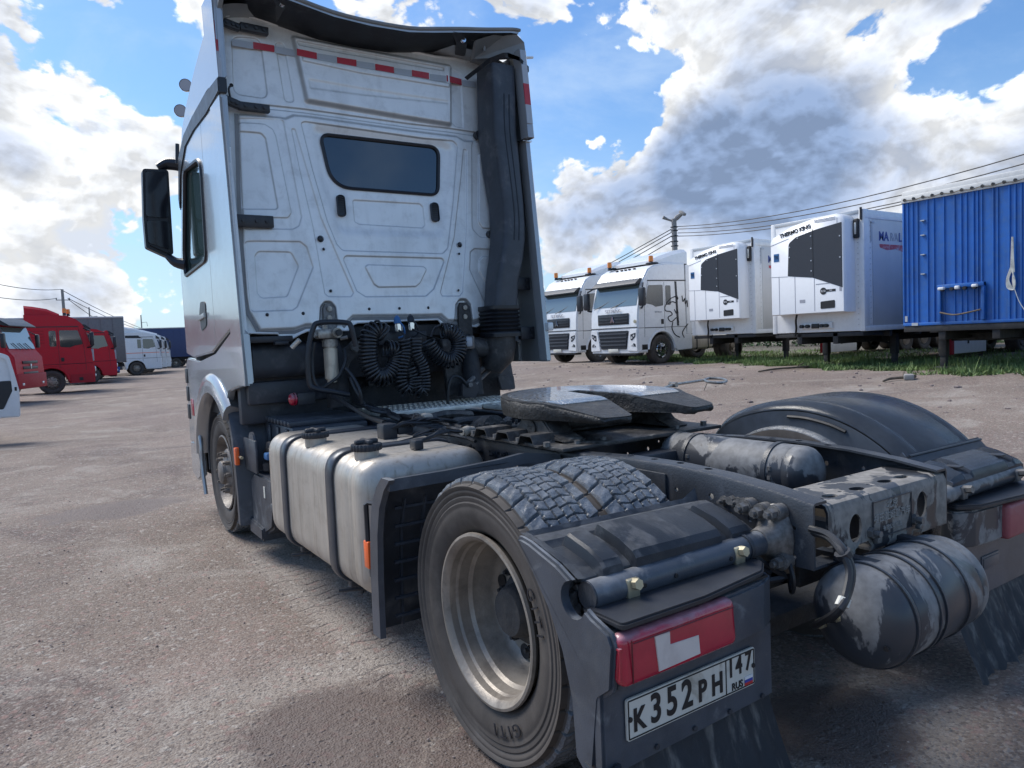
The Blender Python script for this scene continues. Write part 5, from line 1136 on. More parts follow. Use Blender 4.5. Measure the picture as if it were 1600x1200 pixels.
loom((-.45, 1.55, 1.0), (-.40, 1.05, .97), 4, .0, .03, .012); loom((-.42, 2.6, 1.0), (-.38, 1.5, 1.0), 6, .02, .03, .011); loom((-.70, 1.5, .98), (-.48, 1.42, .99), 3, .02, .02, .006)
loom((-.5, 2.9, 1.1), (-.45, 2.2, 1.0), 3, .0, .04, .012)
fin('wiring_loom', bm, m_rubb, TR)
for p in ((-.50, 1.80, 1.04), (-.50, 1.28, 1.00)):
    bm = BM(); cyl(bm, p, Vector(p)+Vector((.05, .03, .005)), .028, n=18, bev=.005); cyl(bm, Vector(p)+Vector((.05, .03, .005)), Vector(p)+Vector((.09, .05, .0)), .022, n=14); cyl(bm, Vector(p)+Vector((-.01, -.005, 0)), p, .014, n=12); fin('hose_coupling', bm, mat('dusty_white_coupling', (.42, .37, .30), .6, dirt=((.2, .16, .12), .6)) if 'dusty_white_coupling' not in MATS else MATS['dusty_white_coupling'], TR)
bm = BM(); tube(bm, [(-.80, 1.45, .966), (-.55, 1.55, .975), (-.50, 1.3, .975), (-.53, 1.1, .972)], .010, 6, 4); fin('fuel_pipe', bm, m_rubb, FT)

# ================================================================== battery box, wheelhouse, washer tank
bm = BM(); boxr(bm, -1.02, -.47, 2.72, 3.42, .50, .965, .02); bb_ = fin('battery_box', bm, m_dark, TR)
for k in range(8):
    y = 2.76+k*.085; bm = BM(); boxr(bm, -1.03, -.46, y, y+.042, .966, 1.004, .008); fin('lid_rib', bm, m_dark, bb_)
bm = BM(); 
for k in range(3): boxr(bm, -1.035, -1.0205, 2.80+k*.22, 2.86+k*.22, .55, .95, .006)
fin('box_rib', bm, m_dark, bb_)
bm = BM(); prism(bm, rpoly([Vector(q) for q in ((2.76, .62), (3.22, .62), (3.34, .55), (3.34, .24), (3.0, .20), (2.82, .27), (2.76, .42))], .04, 3), 0, -1.17, -.82, .018); ad_ = fin('additive_tank', bm, m_dark, TR)
bm = BM(); cyl(bm, (-1.10, 3.08, .64), (-1.10, 3.08, .70), .045, n=18, bev=.006); fin('additive_cap', bm, m_black, ad_)
bm = BM(); box(bm, (-1.12, 2.98, .755), (.05, .09, .05), .012); fin('blue_cap', bm, m_blue, ad_)
bm = BM(); box(bm, (-1.06, 3.02, .80), (.10, .14, .10), .02); box(bm, (-1.0, 2.86, .86), (.06, .12, .05), .01); tube(bm, [(-1.06, 3.1, .82), (-1.10, 3.15, .76), (-1.05, 3.2, .70)], .014, 6, 3); tube(bm, [(-1.0, 2.9, .82), (-1.08, 2.84, .74), (-1.04, 2.9, .66)], .014, 6, 3); fin('valve_block', bm, m_black, ad_)
bm = BM(); boxr(bm, -1.175, -1.171, 2.93, 2.965, .47, .55); boxr(bm, -1.105, -1.10, 2.66, 2.70, .74, .80); fin('white_sticker', bm, m_plate, ad_)
bm = BM(); boxr(bm, -1.18, -.95, 2.69, 2.80, .40, .46, .01); fin('step_bracket', bm, m_dark, TR)
bm = BM(); prism(bm, [(3.02, .15), (3.36, .15), (3.38, .26), (3.02, .24)], 0, -1.19, -.80, .01); fin('lower_flap', bm, m_dark, TR)
# plastic behind the front wheel, running up under the cab
bm = BM(); rings = []
for y, z in ((3.86, 1.195), (3.70, 1.13), (3.60, 1.02), (3.525, .86), (3.485, .65), (3.46, .42), (3.45, .20)):
    rings.append([Vector((-1.245, y+.03, z)), Vector((-1.25, y-.05, z)), Vector((-1.22, y-.075, z)), Vector((-.70, y-.075, z)), Vector((-.70, y+.03, z))])
loft(bm, rings); wh = fin('front_wheelhouse', bm, m_dark, TR, sm=40)
bm = BM(); boxr(bm, -1.20, -.50, 3.36, 3.45, .95, 1.29, .02); boxr(bm, -1.16, -.52, 3.28, 3.36, 1.10, 1.27, .02); fin('wheelhouse_panel', bm, m_dark, wh)
bm = BM(); cyl(bm, (-1.18, 3.20, .84), (-1.165, 3.20, .84), .075, n=20); boxr(bm, -1.185, -1.165, 3.08, 3.42, .62, .86, .008); fin('wheelhouse_bracket', bm, m_dark, wh)
bm = BM(); boxr(bm, -1.262, -1.232, 3.36, 3.41, .66, .79, .006); o = fin('side_marker_lamp', bm, m_orange, wh); bm = BM(); cyl(bm, (-1.23, 3.30, .72), (-1.23, 3.36, .72), .012, n=8); fin('marker_bolt', bm, m_zinc, o)
# cab floor edge, silencer-like round body below it
bm = BM(); P = rpoly([Vector(q) for q in ((3.20, 1.29), (3.60, 1.29), (3.60, 1.56), (3.20, 1.56))], .09, 6); prism(bm, P, 0, -1.15, -.56, .02); fin('storage_locker_floor', bm, m_dark, TR)
bm = BM(); boxr(bm, -1.19, -.86, 3.10, 3.2, 1.555, 1.60, .006); boxr(bm, -1.0, -.9, 3.07, 3.15, 1.535, 1.56, .006); fin('cab_floor_rail', bm, m_black, TR)
bm = BM(); tube(bm, [ony(456, 543, 3.0), ony(468, 531, 2.96)], .018, 10); fin('overflow_pipe', bm, m_cat, TR)
bm = BM(); boxr(bm, -1.2, 1.15, 3.3, 3.5, 1.25, 1.70, .02); boxr(bm, -.56, 1.15, 3.18, 3.3, 1.56, 1.66, .02); fin('cab_floor', bm, m_void, TR)
# red tail marker lamp facing left
bm = BM(); p = ony(457, 624, 3.0); cyl(bm, p+Vector((.03, .0, 0)), p, .047, n=20, bev=.01); dome(bm, p, .045, .03, 0, 20, 4, -1); rl = fin('red_round_lamp', bm, m_red, TR); bm = BM(); box(bm, p+Vector((.09, 0, .0)), (.13, .09, .09), .01); fin('lamp_bracket', bm, m_black, rl)

# ================================================================== between cab and fifth wheel
def poly_y(pts, y, th, name, m, parent, bev=.006, rnd=.02):
    P = [ony(a, b, y) for a, b in pts]; bm = BM(); prism(bm, [(q.x, q.y) for q in rpoly([Vector((p.x, p.z)) for p in P], rnd, 3)], 1, y, y+th, bev); return fin(name, bm, m, parent)
# cab suspension arms with two bolts
for bx_, by_, sgn in ((511, 474, 1), (722, 472, 1)):
    q = [(bx_-8, by_+8), (bx_-5, by_+1), (bx_+4, by_+1), (bx_+9, by_+8), (bx_+15, by_+62), (bx_-7, by_+62)]
    P = [wall(a, b, .035) for a, b in q]; bm = BM(); loft(bm, [P, [p+Vector((0, .03, 0)) for p in P]]); arm = fin('cab_suspension_arm', bm, m_grime if bx_ > 600 else m_bolt, TR, sm=0)
    bm = BM()
    for dy in (9, 23): p = wall(bx_+1, by_+dy, .035); cyl(bm, p, p+Vector((0, -.014, 0)), .020, n=14, bev=.003)
    fin('bolt', bm, m_steel, arm)
    bm = BM(); a = wall(bx_+3, by_+55, .0); tube(bm, [a, (a.x+.02, 3.08, 1.40), (a.x+.02, 3.05, 1.05)], [.06, .07, .09], 12, 3); fin('suspension_strut', bm, m_void, arm)
# grab bar hoop on the left
bm = BM(); tube(bm, [ony(*q) for q in ((556, 541, 2.78), (549, 512, 2.78), (540, 504, 2.8), (500, 504, 2.84), (489, 514, 2.85), (481, 552, 2.85), (483, 596, 2.85), (492, 607, 2.84), (520, 612, 2.82), (546, 617, 2.80))], .019, 10, 5); fin('grab_hoop', bm, m_trim, TR)
# fuel filter with its head
p = ony(517, 560, 2.95); bm = BM(); cyl(bm, (p.x, p.y, 1.265), (p.x, p.y, 1.50), .050, n=28, bev=.008); cyl(bm, (p.x, p.y, 1.245), (p.x, p.y, 1.268), .036, n=24); ff_ = fin('fuel_filter', bm, mat('pale_filter_can', (.58, .53, .44), .35, .3, dirt=((.25, .22, .18), .5)), TR)
bm = BM(); cyl(bm, (p.x, p.y, 1.50), (p.x, p.y, 1.56), .056, n=24, bev=.008); box(bm, (p.x-.02, p.y-.01, 1.60), (.17, .10, .07), .015); cyl(bm, (p.x+.03, p.y-.06, 1.605), (p.x+.03, p.y-.10, 1.605), .036, n=16, bev=.006); cyl(bm, (p.x+.08, p.y, 1.56), (p.x+.13, p.y-.02, 1.57), .014, n=8); cyl(bm, (p.x-.09, p.y-.03, 1.59), (p.x-.13, p.y-.05, 1.59), .014, n=8); cyl(bm, (p.x-.03, p.y, 1.6), (p.x-.03, p.y, 1.665), .02, n=10)
hd = fin('filter_head', bm, m_steel, ff_); bm = BM(); cyl(bm, (p.x+.03, p.y-.10, 1.605), (p.x+.03, p.y-.125, 1.605), .024, n=14, bev=.004); fin('primer_pump', bm, m_trim, hd)
bm = BM(); tube(bm, [ony(*q) for q in ((492, 535, 2.9), (488, 560, 2.9), (490, 590, 2.88), (500, 606, 2.86), (516, 598, 2.84), (531, 585, 2.84), (540, 562, 2.86), (538, 545, 2.9))], .011, 8, 4)
tube(bm, [ony(*q) for q in ((540, 575, 2.8), (552, 590, 2.75), (562, 610, 2.7), (566, 632, 2.7))], .012, 8, 4); tube(bm, [ony(*q) for q in ((547, 590, 2.85), (556, 610, 2.8), (570, 632, 2.75))], .012, 8, 4)
tube(bm, [ony(*q) for q in ((520, 620, 2.8), (545, 634, 2.5), (575, 652, 2.2), (600, 660, 1.9))], .014, 8, 4); tube(bm, [ony(*q) for q in ((700, 640, 2.9), (700, 610, 2.9), (706, 590, 2.9), (718, 590, 2.9), (732, 604, 2.9))], .014, 8, 4)
fin('fuel_hose', bm, MATS['hose_rubber'], TR)
# big diagonal brackets and back of engine
poly_y([(520, 560), (556, 532), (566, 535), (566, 548), (548, 566), (532, 612), (520, 612)], 3.06, .06, 'cab_mount_bracket', m_grime, TR)
bm = BM(); a = ony(557, 541, 3.04); cyl(bm, a, a+Vector((0, .06, 0)), .045, n=18, bev=.008); fin('mount_bush', bm, m_bolt, TR)
poly_y([(690, 530), (704, 528), (728, 560), (738, 590), (736, 618), (700, 618), (694, 560)], 3.10, .05, 'cab_mount_bracket', m_grime, TR)
bm = BM(); a = ony(733, 535, 3.0); box(bm, a, (.085, .05, .11), .012); o = fin('lamp_block', bm, m_bolt, TR); bm = BM(); box(bm, ony(733, 534, 2.968), (.06, .02, .08), .015); fin('white_lamp', bm, m_refw, o)
bm = BM(); tube(bm, [ony(730, 600, 2.95), ony(768, 562, 3.15)], .022, 8); tube(bm, [ony(738, 605, 2.95), ony(774, 570, 3.15)], .016, 8); a = ony(731, 601, 2.92); cyl(bm, a, a+Vector((0, -.05, 0)), .02, n=10); fin('stay_rod', bm, m_bolt, TR)
poly_y([(583, 528), (645, 528), (655, 560), (655, 628), (575, 628), (570, 560)], 3.48, .08, 'gearbox_housing', m_void, TR)
bm = BM(); 
for k in range(7): a = ony(592+k*9, 600-(k % 3)*9, 3.20); box(bm, a+Vector((0, .2, 0)), (.05, .08, .05), .012, Matrix.Rotation(k, 4, 'Y'))
cyl(bm, ony(600, 580, 3.4), ony(640, 583, 3.42), .05, n=14); fin('gearbox_detail', bm, m_grime, TR)
poly_y([(705, 555), (795, 545), (806, 608), (705, 614)], 3.62, .12, 'right_wheelhouse', m_dark, TR)
poly_y([(777, 588), (803, 586), (806, 608), (784, 610)], 3.35, .03, 'right_flap', m_dark, TR)
poly_y([(722, 600), (742, 596), (750, 606), (744, 622), (722, 620)], 2.9, .07, 'valve_block', m_black, TR)
# hose holder with two glad-hand couplings
hb_ = bpy.data.objects.new('coupling_holder', None); COL.objects.link(hb_); hb_.parent = TR
bm = BM(); boxr(bm, -.20, .22, 3.08, 3.11, 1.50, 1.60, .006); fin('holder_plate', bm, m_black, hb_)
for q, mm in (((622, 512), m_blue), ((643, 510), m_trim)):
    a = ony(q[0], q[1], 3.02); bm = BM(); cyl(bm, a+Vector((0, 0, .03)), a+Vector((0, 0, -.03)), .036, n=18, bev=.006); g_ = fin('air_coupling', bm, m_chrome, hb_)
    bm = BM(); tube(bm, [a+Vector((0, 0, .03)), a+Vector((0, .01, .07)), a+Vector((.01, .03, .09))], [.03, .026, .012], 10, 2); tube(bm, [a+Vector((0, -.02, .05)), a+Vector((.03, -.04, .0)), a+Vector((.035, -.03, -.06)), a+Vector((.0, 0, -.08))], .008, 6, 4); fin('coupling_cover', bm, mm, g_)
# coiled lines: helix wound round a hanging path
def coil(name, px_pts, y0, rc, turns, rw=.0085, m=None, rot=0):
    C_ = catmull([ony(a, b, y0) for a, b in px_pts], 30); n = len(C_); per = 14; tot = int(turns*per); P = []
    T0 = (C_[1]-C_[0]).normalized(); A = T0.cross(Vector((0, 1, 0))).normalized()
    # resample by length
    L_ = [0]
    for i in range(1, n): L_.append(L_[-1]+(C_[i]-C_[i-1]).length)
    j = 0
    for k in range(tot+1):
        s = L_[-1]*k/tot
        while j < n-2 and L_[j+1] < s: j += 1
        f = (s-L_[j])/max(1e-6, L_[j+1]-L_[j]); c = C_[j].lerp(C_[j+1], f); t = (C_[min(j+1, n-1)]-C_[j]).normalized()
        A = (A-t*A.dot(t)).normalized(); B = t.cross(A); a = 2*math.pi*k/per; P.append(c+(A*math.cos(a)+B*math.sin(a))*rc)
    bm = BM(); tube(bm, P, rw, 6); return fin(name, bm, m or m_rubb, TR, sm=60)
m_coil = mat('black_coil_hose', (.018, .020, .024), .3, dirt=((.05, .05, .055), .5)); 
coil('coiled_air_hose', [(600, 521), (590, 514), (578, 522), (575, 545), (577, 570), (588, 588), (606, 586), (620, 566), (617, 548), (603, 545)], 2.82, .062, 34, .009, m_coil)
coil('coiled_air_hose', [(632, 530), (634, 552), (628, 576), (627, 598), (636, 610), (645, 596), (640, 572)], 2.78, .045, 24, .0085, m_coil)
coil('coiled_air_hose', [(650, 528), (650, 552), (660, 572), (663, 596), (660, 612), (651, 606), (650, 586)], 2.76, .043, 25, .0085, m_coil)
coil('coiled_air_hose', [(690, 517), (704, 518), (716, 530), (716, 550), (706, 563), (690, 560), (676, 548), (668, 534)], 2.84, .058, 26, .009, m_coil)
bm = BM(); tube(bm, [ony(*q) for q in ((673, 527, 2.85), (680, 512, 2.9), (692, 508, 2.95), (700, 512, 3.0))], .009, 8, 4); tube(bm, [ony(*q) for q in ((644, 514, 2.95), (665, 524, 2.9), (686, 530, 2.95))], .007, 8, 4); tube(bm, [ony(*q) for q in ((623, 516, 2.95), (632, 524, 2.9), (628, 540, 2.85))], .008, 8, 4); fin('air_line', bm, m_rubb, TR)
# aluminium catwalk, two treadplates
def treadplate(x0, x1, y0, y1, z, nm):
    bm = BM(); boxr(bm, x0, x1, y0, y1, z-.035, z, .003); o = fin(nm, bm, m_cat, TR)
    bm = BM(); ny = int((y1-y0)/.05); nx = int((x1-x0)/.045)
    for i in range(nx):
        for j in range(ny):
            x = x0+.03+i*.045+(.02 if j % 2 else 0); y = y0+.03+j*.05
            if x < x1-.01: box(bm, (x, y, z+.002), (.026, .009, .005), 0, Matrix.Rotation(R(45 if (i+j) % 2 else -45), 4, 'Z'))
    q = fin('tread_studs', bm, m_cat, o, 'stuff', sm=0); return o
c1 = treadplate(-.34, .98, 2.76, 3.30, 1.005, 'catwalk_plate'); c2 = treadplate(.52, 1.0, 2.30, 2.75, .995, 'catwalk_plate')
bm = BM(); boxr(bm, -.34, .51, 2.742, 2.757, .955, 1.003, .003); fin('catwalk_edge', bm, m_cat, c1)
bm = BM(); boxr(bm, -.30, .9, 2.80, 3.25, .90, .968, .01); fin('catwalk_frame', bm, m_black, c1)

# ================================================================== fifth wheel
FW = bpy.data.objects.new('fifth_wheel', None); COL.objects.link(FW); FW.parent = TR
# mounting plate with three pressed arches on the near edge
bm = BM(); boxr(bm, -.50, .56, .38, 1.20, .985, 1.003, .004); mp = fin('mounting_plate', bm, m_grime, FW)
rings = []; prof = []
for k in range(61):
    y = .52+k/60*.62; s = (y-.52)/.62*3; f = s % 1; h = .045*min(1, max(0, min(f-.18, .82-f))/.10) if 0 < s < 3 else 0; prof.append((y, max(0, h)))
bm = BM(); loft(bm, [[Vector((x, y, 1.004+h)) for y, h in prof]+[Vector((x, y, .996+h)) for y, h in prof[::-1]] for x in (-.535, -.37)]); fin('corrugated_bracket', bm, m_grime, mp, sm=40)
bm = BM()
for y in (.50, .73, .94, 1.16): cyl(bm, (-.50, y, 1.0), (-.50, y, 1.022), .017, n=6); cyl(bm, (.50, y-.05, 1.0), (.50, y-.05, 1.024), .017, n=6)
for x in (-.36, -.2, .3): cyl(bm, (x, .45, 1.0), (x, .45, 1.02), .014, n=6)
fin('plate_bolt', bm, m_bolt, mp)
for sx in (-.34, .36):      # pedestals
    bm = BM(); b2 = BM(); prism(b2, rpoly([Vector(q) for q in ((.46, 1.003), (1.02, 1.003), (.90, 1.04), (.82, 1.115), (.66, 1.115), (.58, 1.04))], .03, 3), 0, sx-.07, sx+.07, .008); merge(bm, b2); fin('pedestal', bm, m_grime, FW)
bm = BM(); boxr(bm, -.22, .30, .72, 1.02, 1.01, 1.09, .03); cyl(bm, (-.42, .74, 1.06), (.44, .74, 1.06), .035, n=14); fin('lock_mechanism', bm, m_gside, FW)
# top plate: horseshoe outline, flat in front, two ramps trailing to the rear
FC = (.045, .80); FR = .50
def fpl(r, ramp):
    P = []
    for t in np.linspace(-28, 208, 44): P.append((FC[0]+r*math.cos(R(t)), FC[1]+r*.98*math.sin(R(t))))
    return P
def fw_outline(g=0.0):
    P = [(FC[0]+(FR-g)*math.cos(R(t)), FC[1]+(FR-g)*math.sin(R(t))) for t in np.linspace(-30, 210, 49)]
    P += [(FC[0]-.375+g*.2, FC[1]-.50+g), (FC[0]-.205-g, FC[1]-.52+g), (FC[0]-.085-g, FC[1]-.20), (FC[0]-.05-g, FC[1]+.08+g*.2), (FC[0]-.03, FC[1]+.17+g), (FC[0]+.03, FC[1]+.17+g), (FC[0]+.05+g, FC[1]+.08+g*.2), (FC[0]+.085+g, FC[1]-.20), (FC[0]+.205+g, FC[1]-.52+g), (FC[0]+.375-g*.2, FC[1]-.50+g)]
    return P
def fz(x, y):   # plate tilts back slightly, ramps fall further
    z = 1.205-.03*(FC[1]+.45-y)*.8; s = max(0, (FC[1]-.16)-y); return z-.15*s
def plate_mesh(P, dz_top, dz_bot):
    b = BM(); v0 = [b.verts.new((x, y, 0)) for x, y in P]; f = b.faces.new(v0); bmesh.ops.triangulate(b, faces=[f])
    for _ in range(3): bmesh.ops.subdivide_edges(b, edges=[e_ for e_ in b.edges if e_.calc_length() > .045], cuts=1, use_grid_fill=False); bmesh.ops.triangulate(b, faces=b.faces[:])
    for v in b.verts: v.co.z = fz(v.co.x, v.co.y)+dz_top
    r = bmesh.ops.extrude_face_region(b, geom=b.faces[:]); vs__ = [g for g in r['geom'] if isinstance(g, bmesh.types.BMVert)]
    for v in vs__: v.co.z += dz_bot-dz_top
    return b
ol = [(p.x, p.y) for p in rpoly([Vector(q) for q in fw_outline()], [.0]*49+[.05, .05, .1, .02, .02, .02, .02, .1, .05, .05], 3)]
ol = [q for i, q in enumerate(ol) if i == 0 or (Vector(q)-Vector(ol[i-1])).length > .002]
def throat(g=0.0):
    c = BM(); P = fw_outline(g)[51:57]; P = [(P[0][0]-.03, P[0][1]-.3), (P[0][0]-.002, P[0][1])]+P[1:]+[(2*FC[0]-P[0][0]+.002, P[0][1]), (2*FC[0]-P[0][0]+.03, P[0][1]-.3)] if False else [(FC[0]-.33-g, FC[1]-.86), (FC[0]-.205-g, FC[1]-.52), (FC[0]-.085-g, FC[1]-.20), (FC[0]-.05-g, FC[1]+.08), (FC[0]-.03-g, FC[1]+.17+g), (FC[0]+.03+g, FC[1]+.17+g), (FC[0]+.05+g, FC[1]+.08), (FC[0]+.085+g, FC[1]-.20), (FC[0]+.205+g, FC[1]-.52), (FC[0]+.33+g, FC[1]-.86)]
    prism(c, P, 2, .9, 1.4); return c
hull = [q for i, q in enumerate(ol) if not (abs(q[0]-FC[0]) < .203 and q[1] < FC[1]+.18)]
bm = cut(plate_mesh(hull, 0, -.022), throat()); top_ = fin('top_plate', bm, m_gside, FW, sm=40)
b = BM()
ri = [[], [], []]
n_ = 0; ring_o = [q for q in ol]
rng = random.Random(4)
def skirt_pts(k, z): return [Vector((FC[0]+(x-FC[0])*k, FC[1]+(y-FC[1])*k, fz(x, y)+z+.004*math.sin(i*1.7)+rng.uniform(-.003, .003))) for i, (x, y) in enumerate(ring_o)]
def low(k, f): return [Vector((p.x, p.y, p.z+(min(1.098, p.z-.02)-p.z)*f)) for p in skirt_pts(k, -.014)]
bm = BM(); loft(bm, [skirt_pts(1.0, -.008), skirt_pts(1.008, -.014), low(1.004, .45), low(.985, .9), low(.93, 1.0)], True, False); fin('plate_rim', bm, m_gside, FW, sm=50)
# grease film: a slightly smaller, glossy, ridged layer on the plate
def grease_mat():
    m = bpy.data.materials.new('grease_swirls'); m.use_nodes = True; t = m.node_tree; n = t.nodes; l = t.links; b_ = n['Principled BSDF']
    tcn = n.new('ShaderNodeTexCoord'); mp_ = n.new('ShaderNodeMapping'); mp_.inputs['Location'].default_value = (-FC[0], -FC[1], 0); l.new(tcn.outputs['Object'], mp_.inputs[0])
    nz = n.new('ShaderNodeTexNoise'); nz.inputs['Scale'].default_value = 7; nz.inputs['Detail'].default_value = 8; l.new(tcn.outputs['Object'], nz.inputs['Vector'])
    va_ = n.new('ShaderNodeVectorMath'); va_.operation = 'MULTIPLY_ADD'; l.new(nz.outputs[1], va_.inputs[0]); va_.inputs[1].default_value = (.14, .14, 0); l.new(mp_.outputs[0], va_.inputs[2])
    wv = n.new('ShaderNodeTexWave'); wv.wave_type = 'RINGS'; wv.rings_direction = 'Z'; wv.inputs['Scale'].default_value = 9; wv.inputs['Distortion'].default_value = 3.0; wv.inputs['Detail'].default_value = 5; l.new(va_.outputs[0], wv.inputs['Vector'])
    bp = n.new('ShaderNodeBump'); bp.inputs['Strength'].default_value = .8; bp.inputs['Distance'].default_value = .006; l.new(wv.outputs[0], bp.inputs['Height']); l.new(bp.outputs[0], b_.inputs['Normal'])
    n2 = n.new('ShaderNodeTexNoise'); n2.inputs['Scale'].default_value = 16; n2.inputs['Detail'].default_value = 8; n2.inputs['Roughness'].default_value = .7; l.new(va_.outputs[0], n2.inputs['Vector'])
    r1 = n.new('ShaderNodeMapRange'); l.new(n2.outputs[0], r1.inputs[0]); r1.inputs[1].default_value = .40; r1.inputs[2].default_value = .62; r1.inputs[3].default_value = .22; r1.inputs[4].default_value = .5; l.new(r1.outputs[0], b_.inputs['Roughness'])
    mx_ = n.new('ShaderNodeMix'); mx_.data_type = 'RGBA'; l.new(r1.outputs[0], mx_.inputs[0]); mx_.inputs[6].default_value = (.42, .43, .45, 1); mx_.inputs[7].default_value = (.03, .03, .03, 1); l.new(mx_.outputs[2], b_.inputs['Base Color'])
    b_.inputs['Metallic'].default_value = .75; b_.inputs['Coat Weight'].default_value = .5; return m
m_sw = grease_mat()
ol2 = [(p.x, p.y) for p in rpoly([Vector(q) for q in fw_outline(.035)], [.0]*49+[.05, .05, .1, .02, .02, .02, .02, .1, .05, .05], 3)]
ol2 = [q for i, q in enumerate(ol2) if (i == 0 or (Vector(q)-Vector(ol2[i-1])).length > .002) and q[1] > FC[1]-.30]
ol2 = [(FC[0]+(x-FC[0])*.93, FC[1]+(y-FC[1])*.93) for x, y in hull if y > FC[1]-.36]
bm = cut(plate_mesh(ol2, .004, -.014), throat(.012)); fin('grease_film', bm, m_sw, FW, sm=60)
# release handle lying over the far side
bm = BM(); a = ony(1050, 600, .62) ; a = onz(1052, 601, 1.15); b = onz(1100, 594, 1.15); tube(bm, [(.40, a.y-.35, 1.12), a, b], .010, 8)
hpts = [onz(*q, 1.15) for q in ((1100, 594), (1108, 591), (1128, 592), (1135, 595), (1128, 598), (1108, 597), (1100, 594))]; tube(bm, hpts, .010, 8, 3)
cyl(bm, a+Vector((0, -.03, 0)), a+Vector((0, .03, 0)), .018, n=10); fin('release_handle', bm, m_steel, FW)
bm = BM(); tube(bm, [onz(1106, 596, 1.13), onz(1100, 610, 1.05)], .003, 5); fin('handle_chain', bm, m_steel, FW)
# fittings seen between the rails ahead of the turntable
bm = BM(); boxr(bm, -.34, .36, 1.62, 1.72, .93, .955, .004); cyl(bm, (0, 1.75, .93), (0, 2.5, .86), .09, n=18)
for k in range(9): cyl(bm, (-.22+.055*k, 1.66, .955), (-.22+.055*k, 1.66, .985), .010+.004*(k % 3), n=8)
tube(bm, [(-.3, 1.9, .94), (-.1, 1.95, .98), (.1, 1.85, .95), (.3, 2.0, .97)], .022, 8, 4); tube(bm, [(-.33, 2.3, .95), (-.1, 2.25, 1.0), (.2, 2.4, .96)], .03, 8, 4)
fin('cross_tube_fittings', bm, m_grime, TR)
# ================================================================== other vehicles: local x forward, y left, z up, front at x = 0
def sub(name, fn, m, par, kind=None, sm=35):
    b = BM(); fn(b); return fin(name, b, m, par, kind, sm)
def both(bm, poly, y, th, bev=0.0):
    prism(bm, poly, 1, y, y+th, bev); prism(bm, poly, 1, -y-th, -y, bev)
def rp(pts, r=.04, n=3): return [(q.x, q.y) for q in rpoly([Vector(p) for p in pts], r, n)]
def wheel(root, x, y, r=.51, w=.32, rimm=None, name='wheel', front=False):
    s = 1 if y > 0 else -1; o = bpy.data.objects.new(name, None); COL.objects.link(o); o.parent = root
    b = BM(); hw = w/2; lathe(b, [(.29, -hw*.7), (.36, -hw*.97), (.44, -hw), (.49, -hw*.93), (r, -hw*.8), (r, hw*.8), (.49, hw*.93), (.44, hw), (.36, hw*.97), (.29, hw*.7)], (x, y, r-.01), 1, 40)
    fin('tyre', b, m_rub, o); b = BM()
    pr = [(.29, s*hw*.72), (.28, s*hw*.9), (.26, s*hw*.5)]+([(.22, s*hw*.9), (.12, s*hw*1.0), (.10, s*hw*1.35), (.001, s*hw*1.4)] if front else [(.25, 0), (.22, -s*hw*.2), (.12, -s*hw*.1), (.11, s*hw*.5), (.001, s*hw*.55)])
    lathe(b, pr, (x, y, r-.01), 1, 32); rm = fin('rim', b, rimm or m_rim, o)
    b = BM(); q = s*hw*.9 if front else -s*hw*.15
    for k in range(10): t = k*.628; cyl(b, (x+.165*math.cos(t), y+q, r-.01+.165*math.sin(t)), (x+.165*math.cos(t), y+q+s*.035, r-.01+.165*math.sin(t)), .018, n=6)
    for k in range(8): t = k*.785+.3; cyl(b, (x+.215*math.cos(t), y+q-.02, r-.01+.215*math.sin(t)), (x+.215*math.cos(t), y+q+s*.006, r-.01+.215*math.sin(t)), .024, n=8)
    fin('wheel_nut', b, m_black, rm, 'stuff')
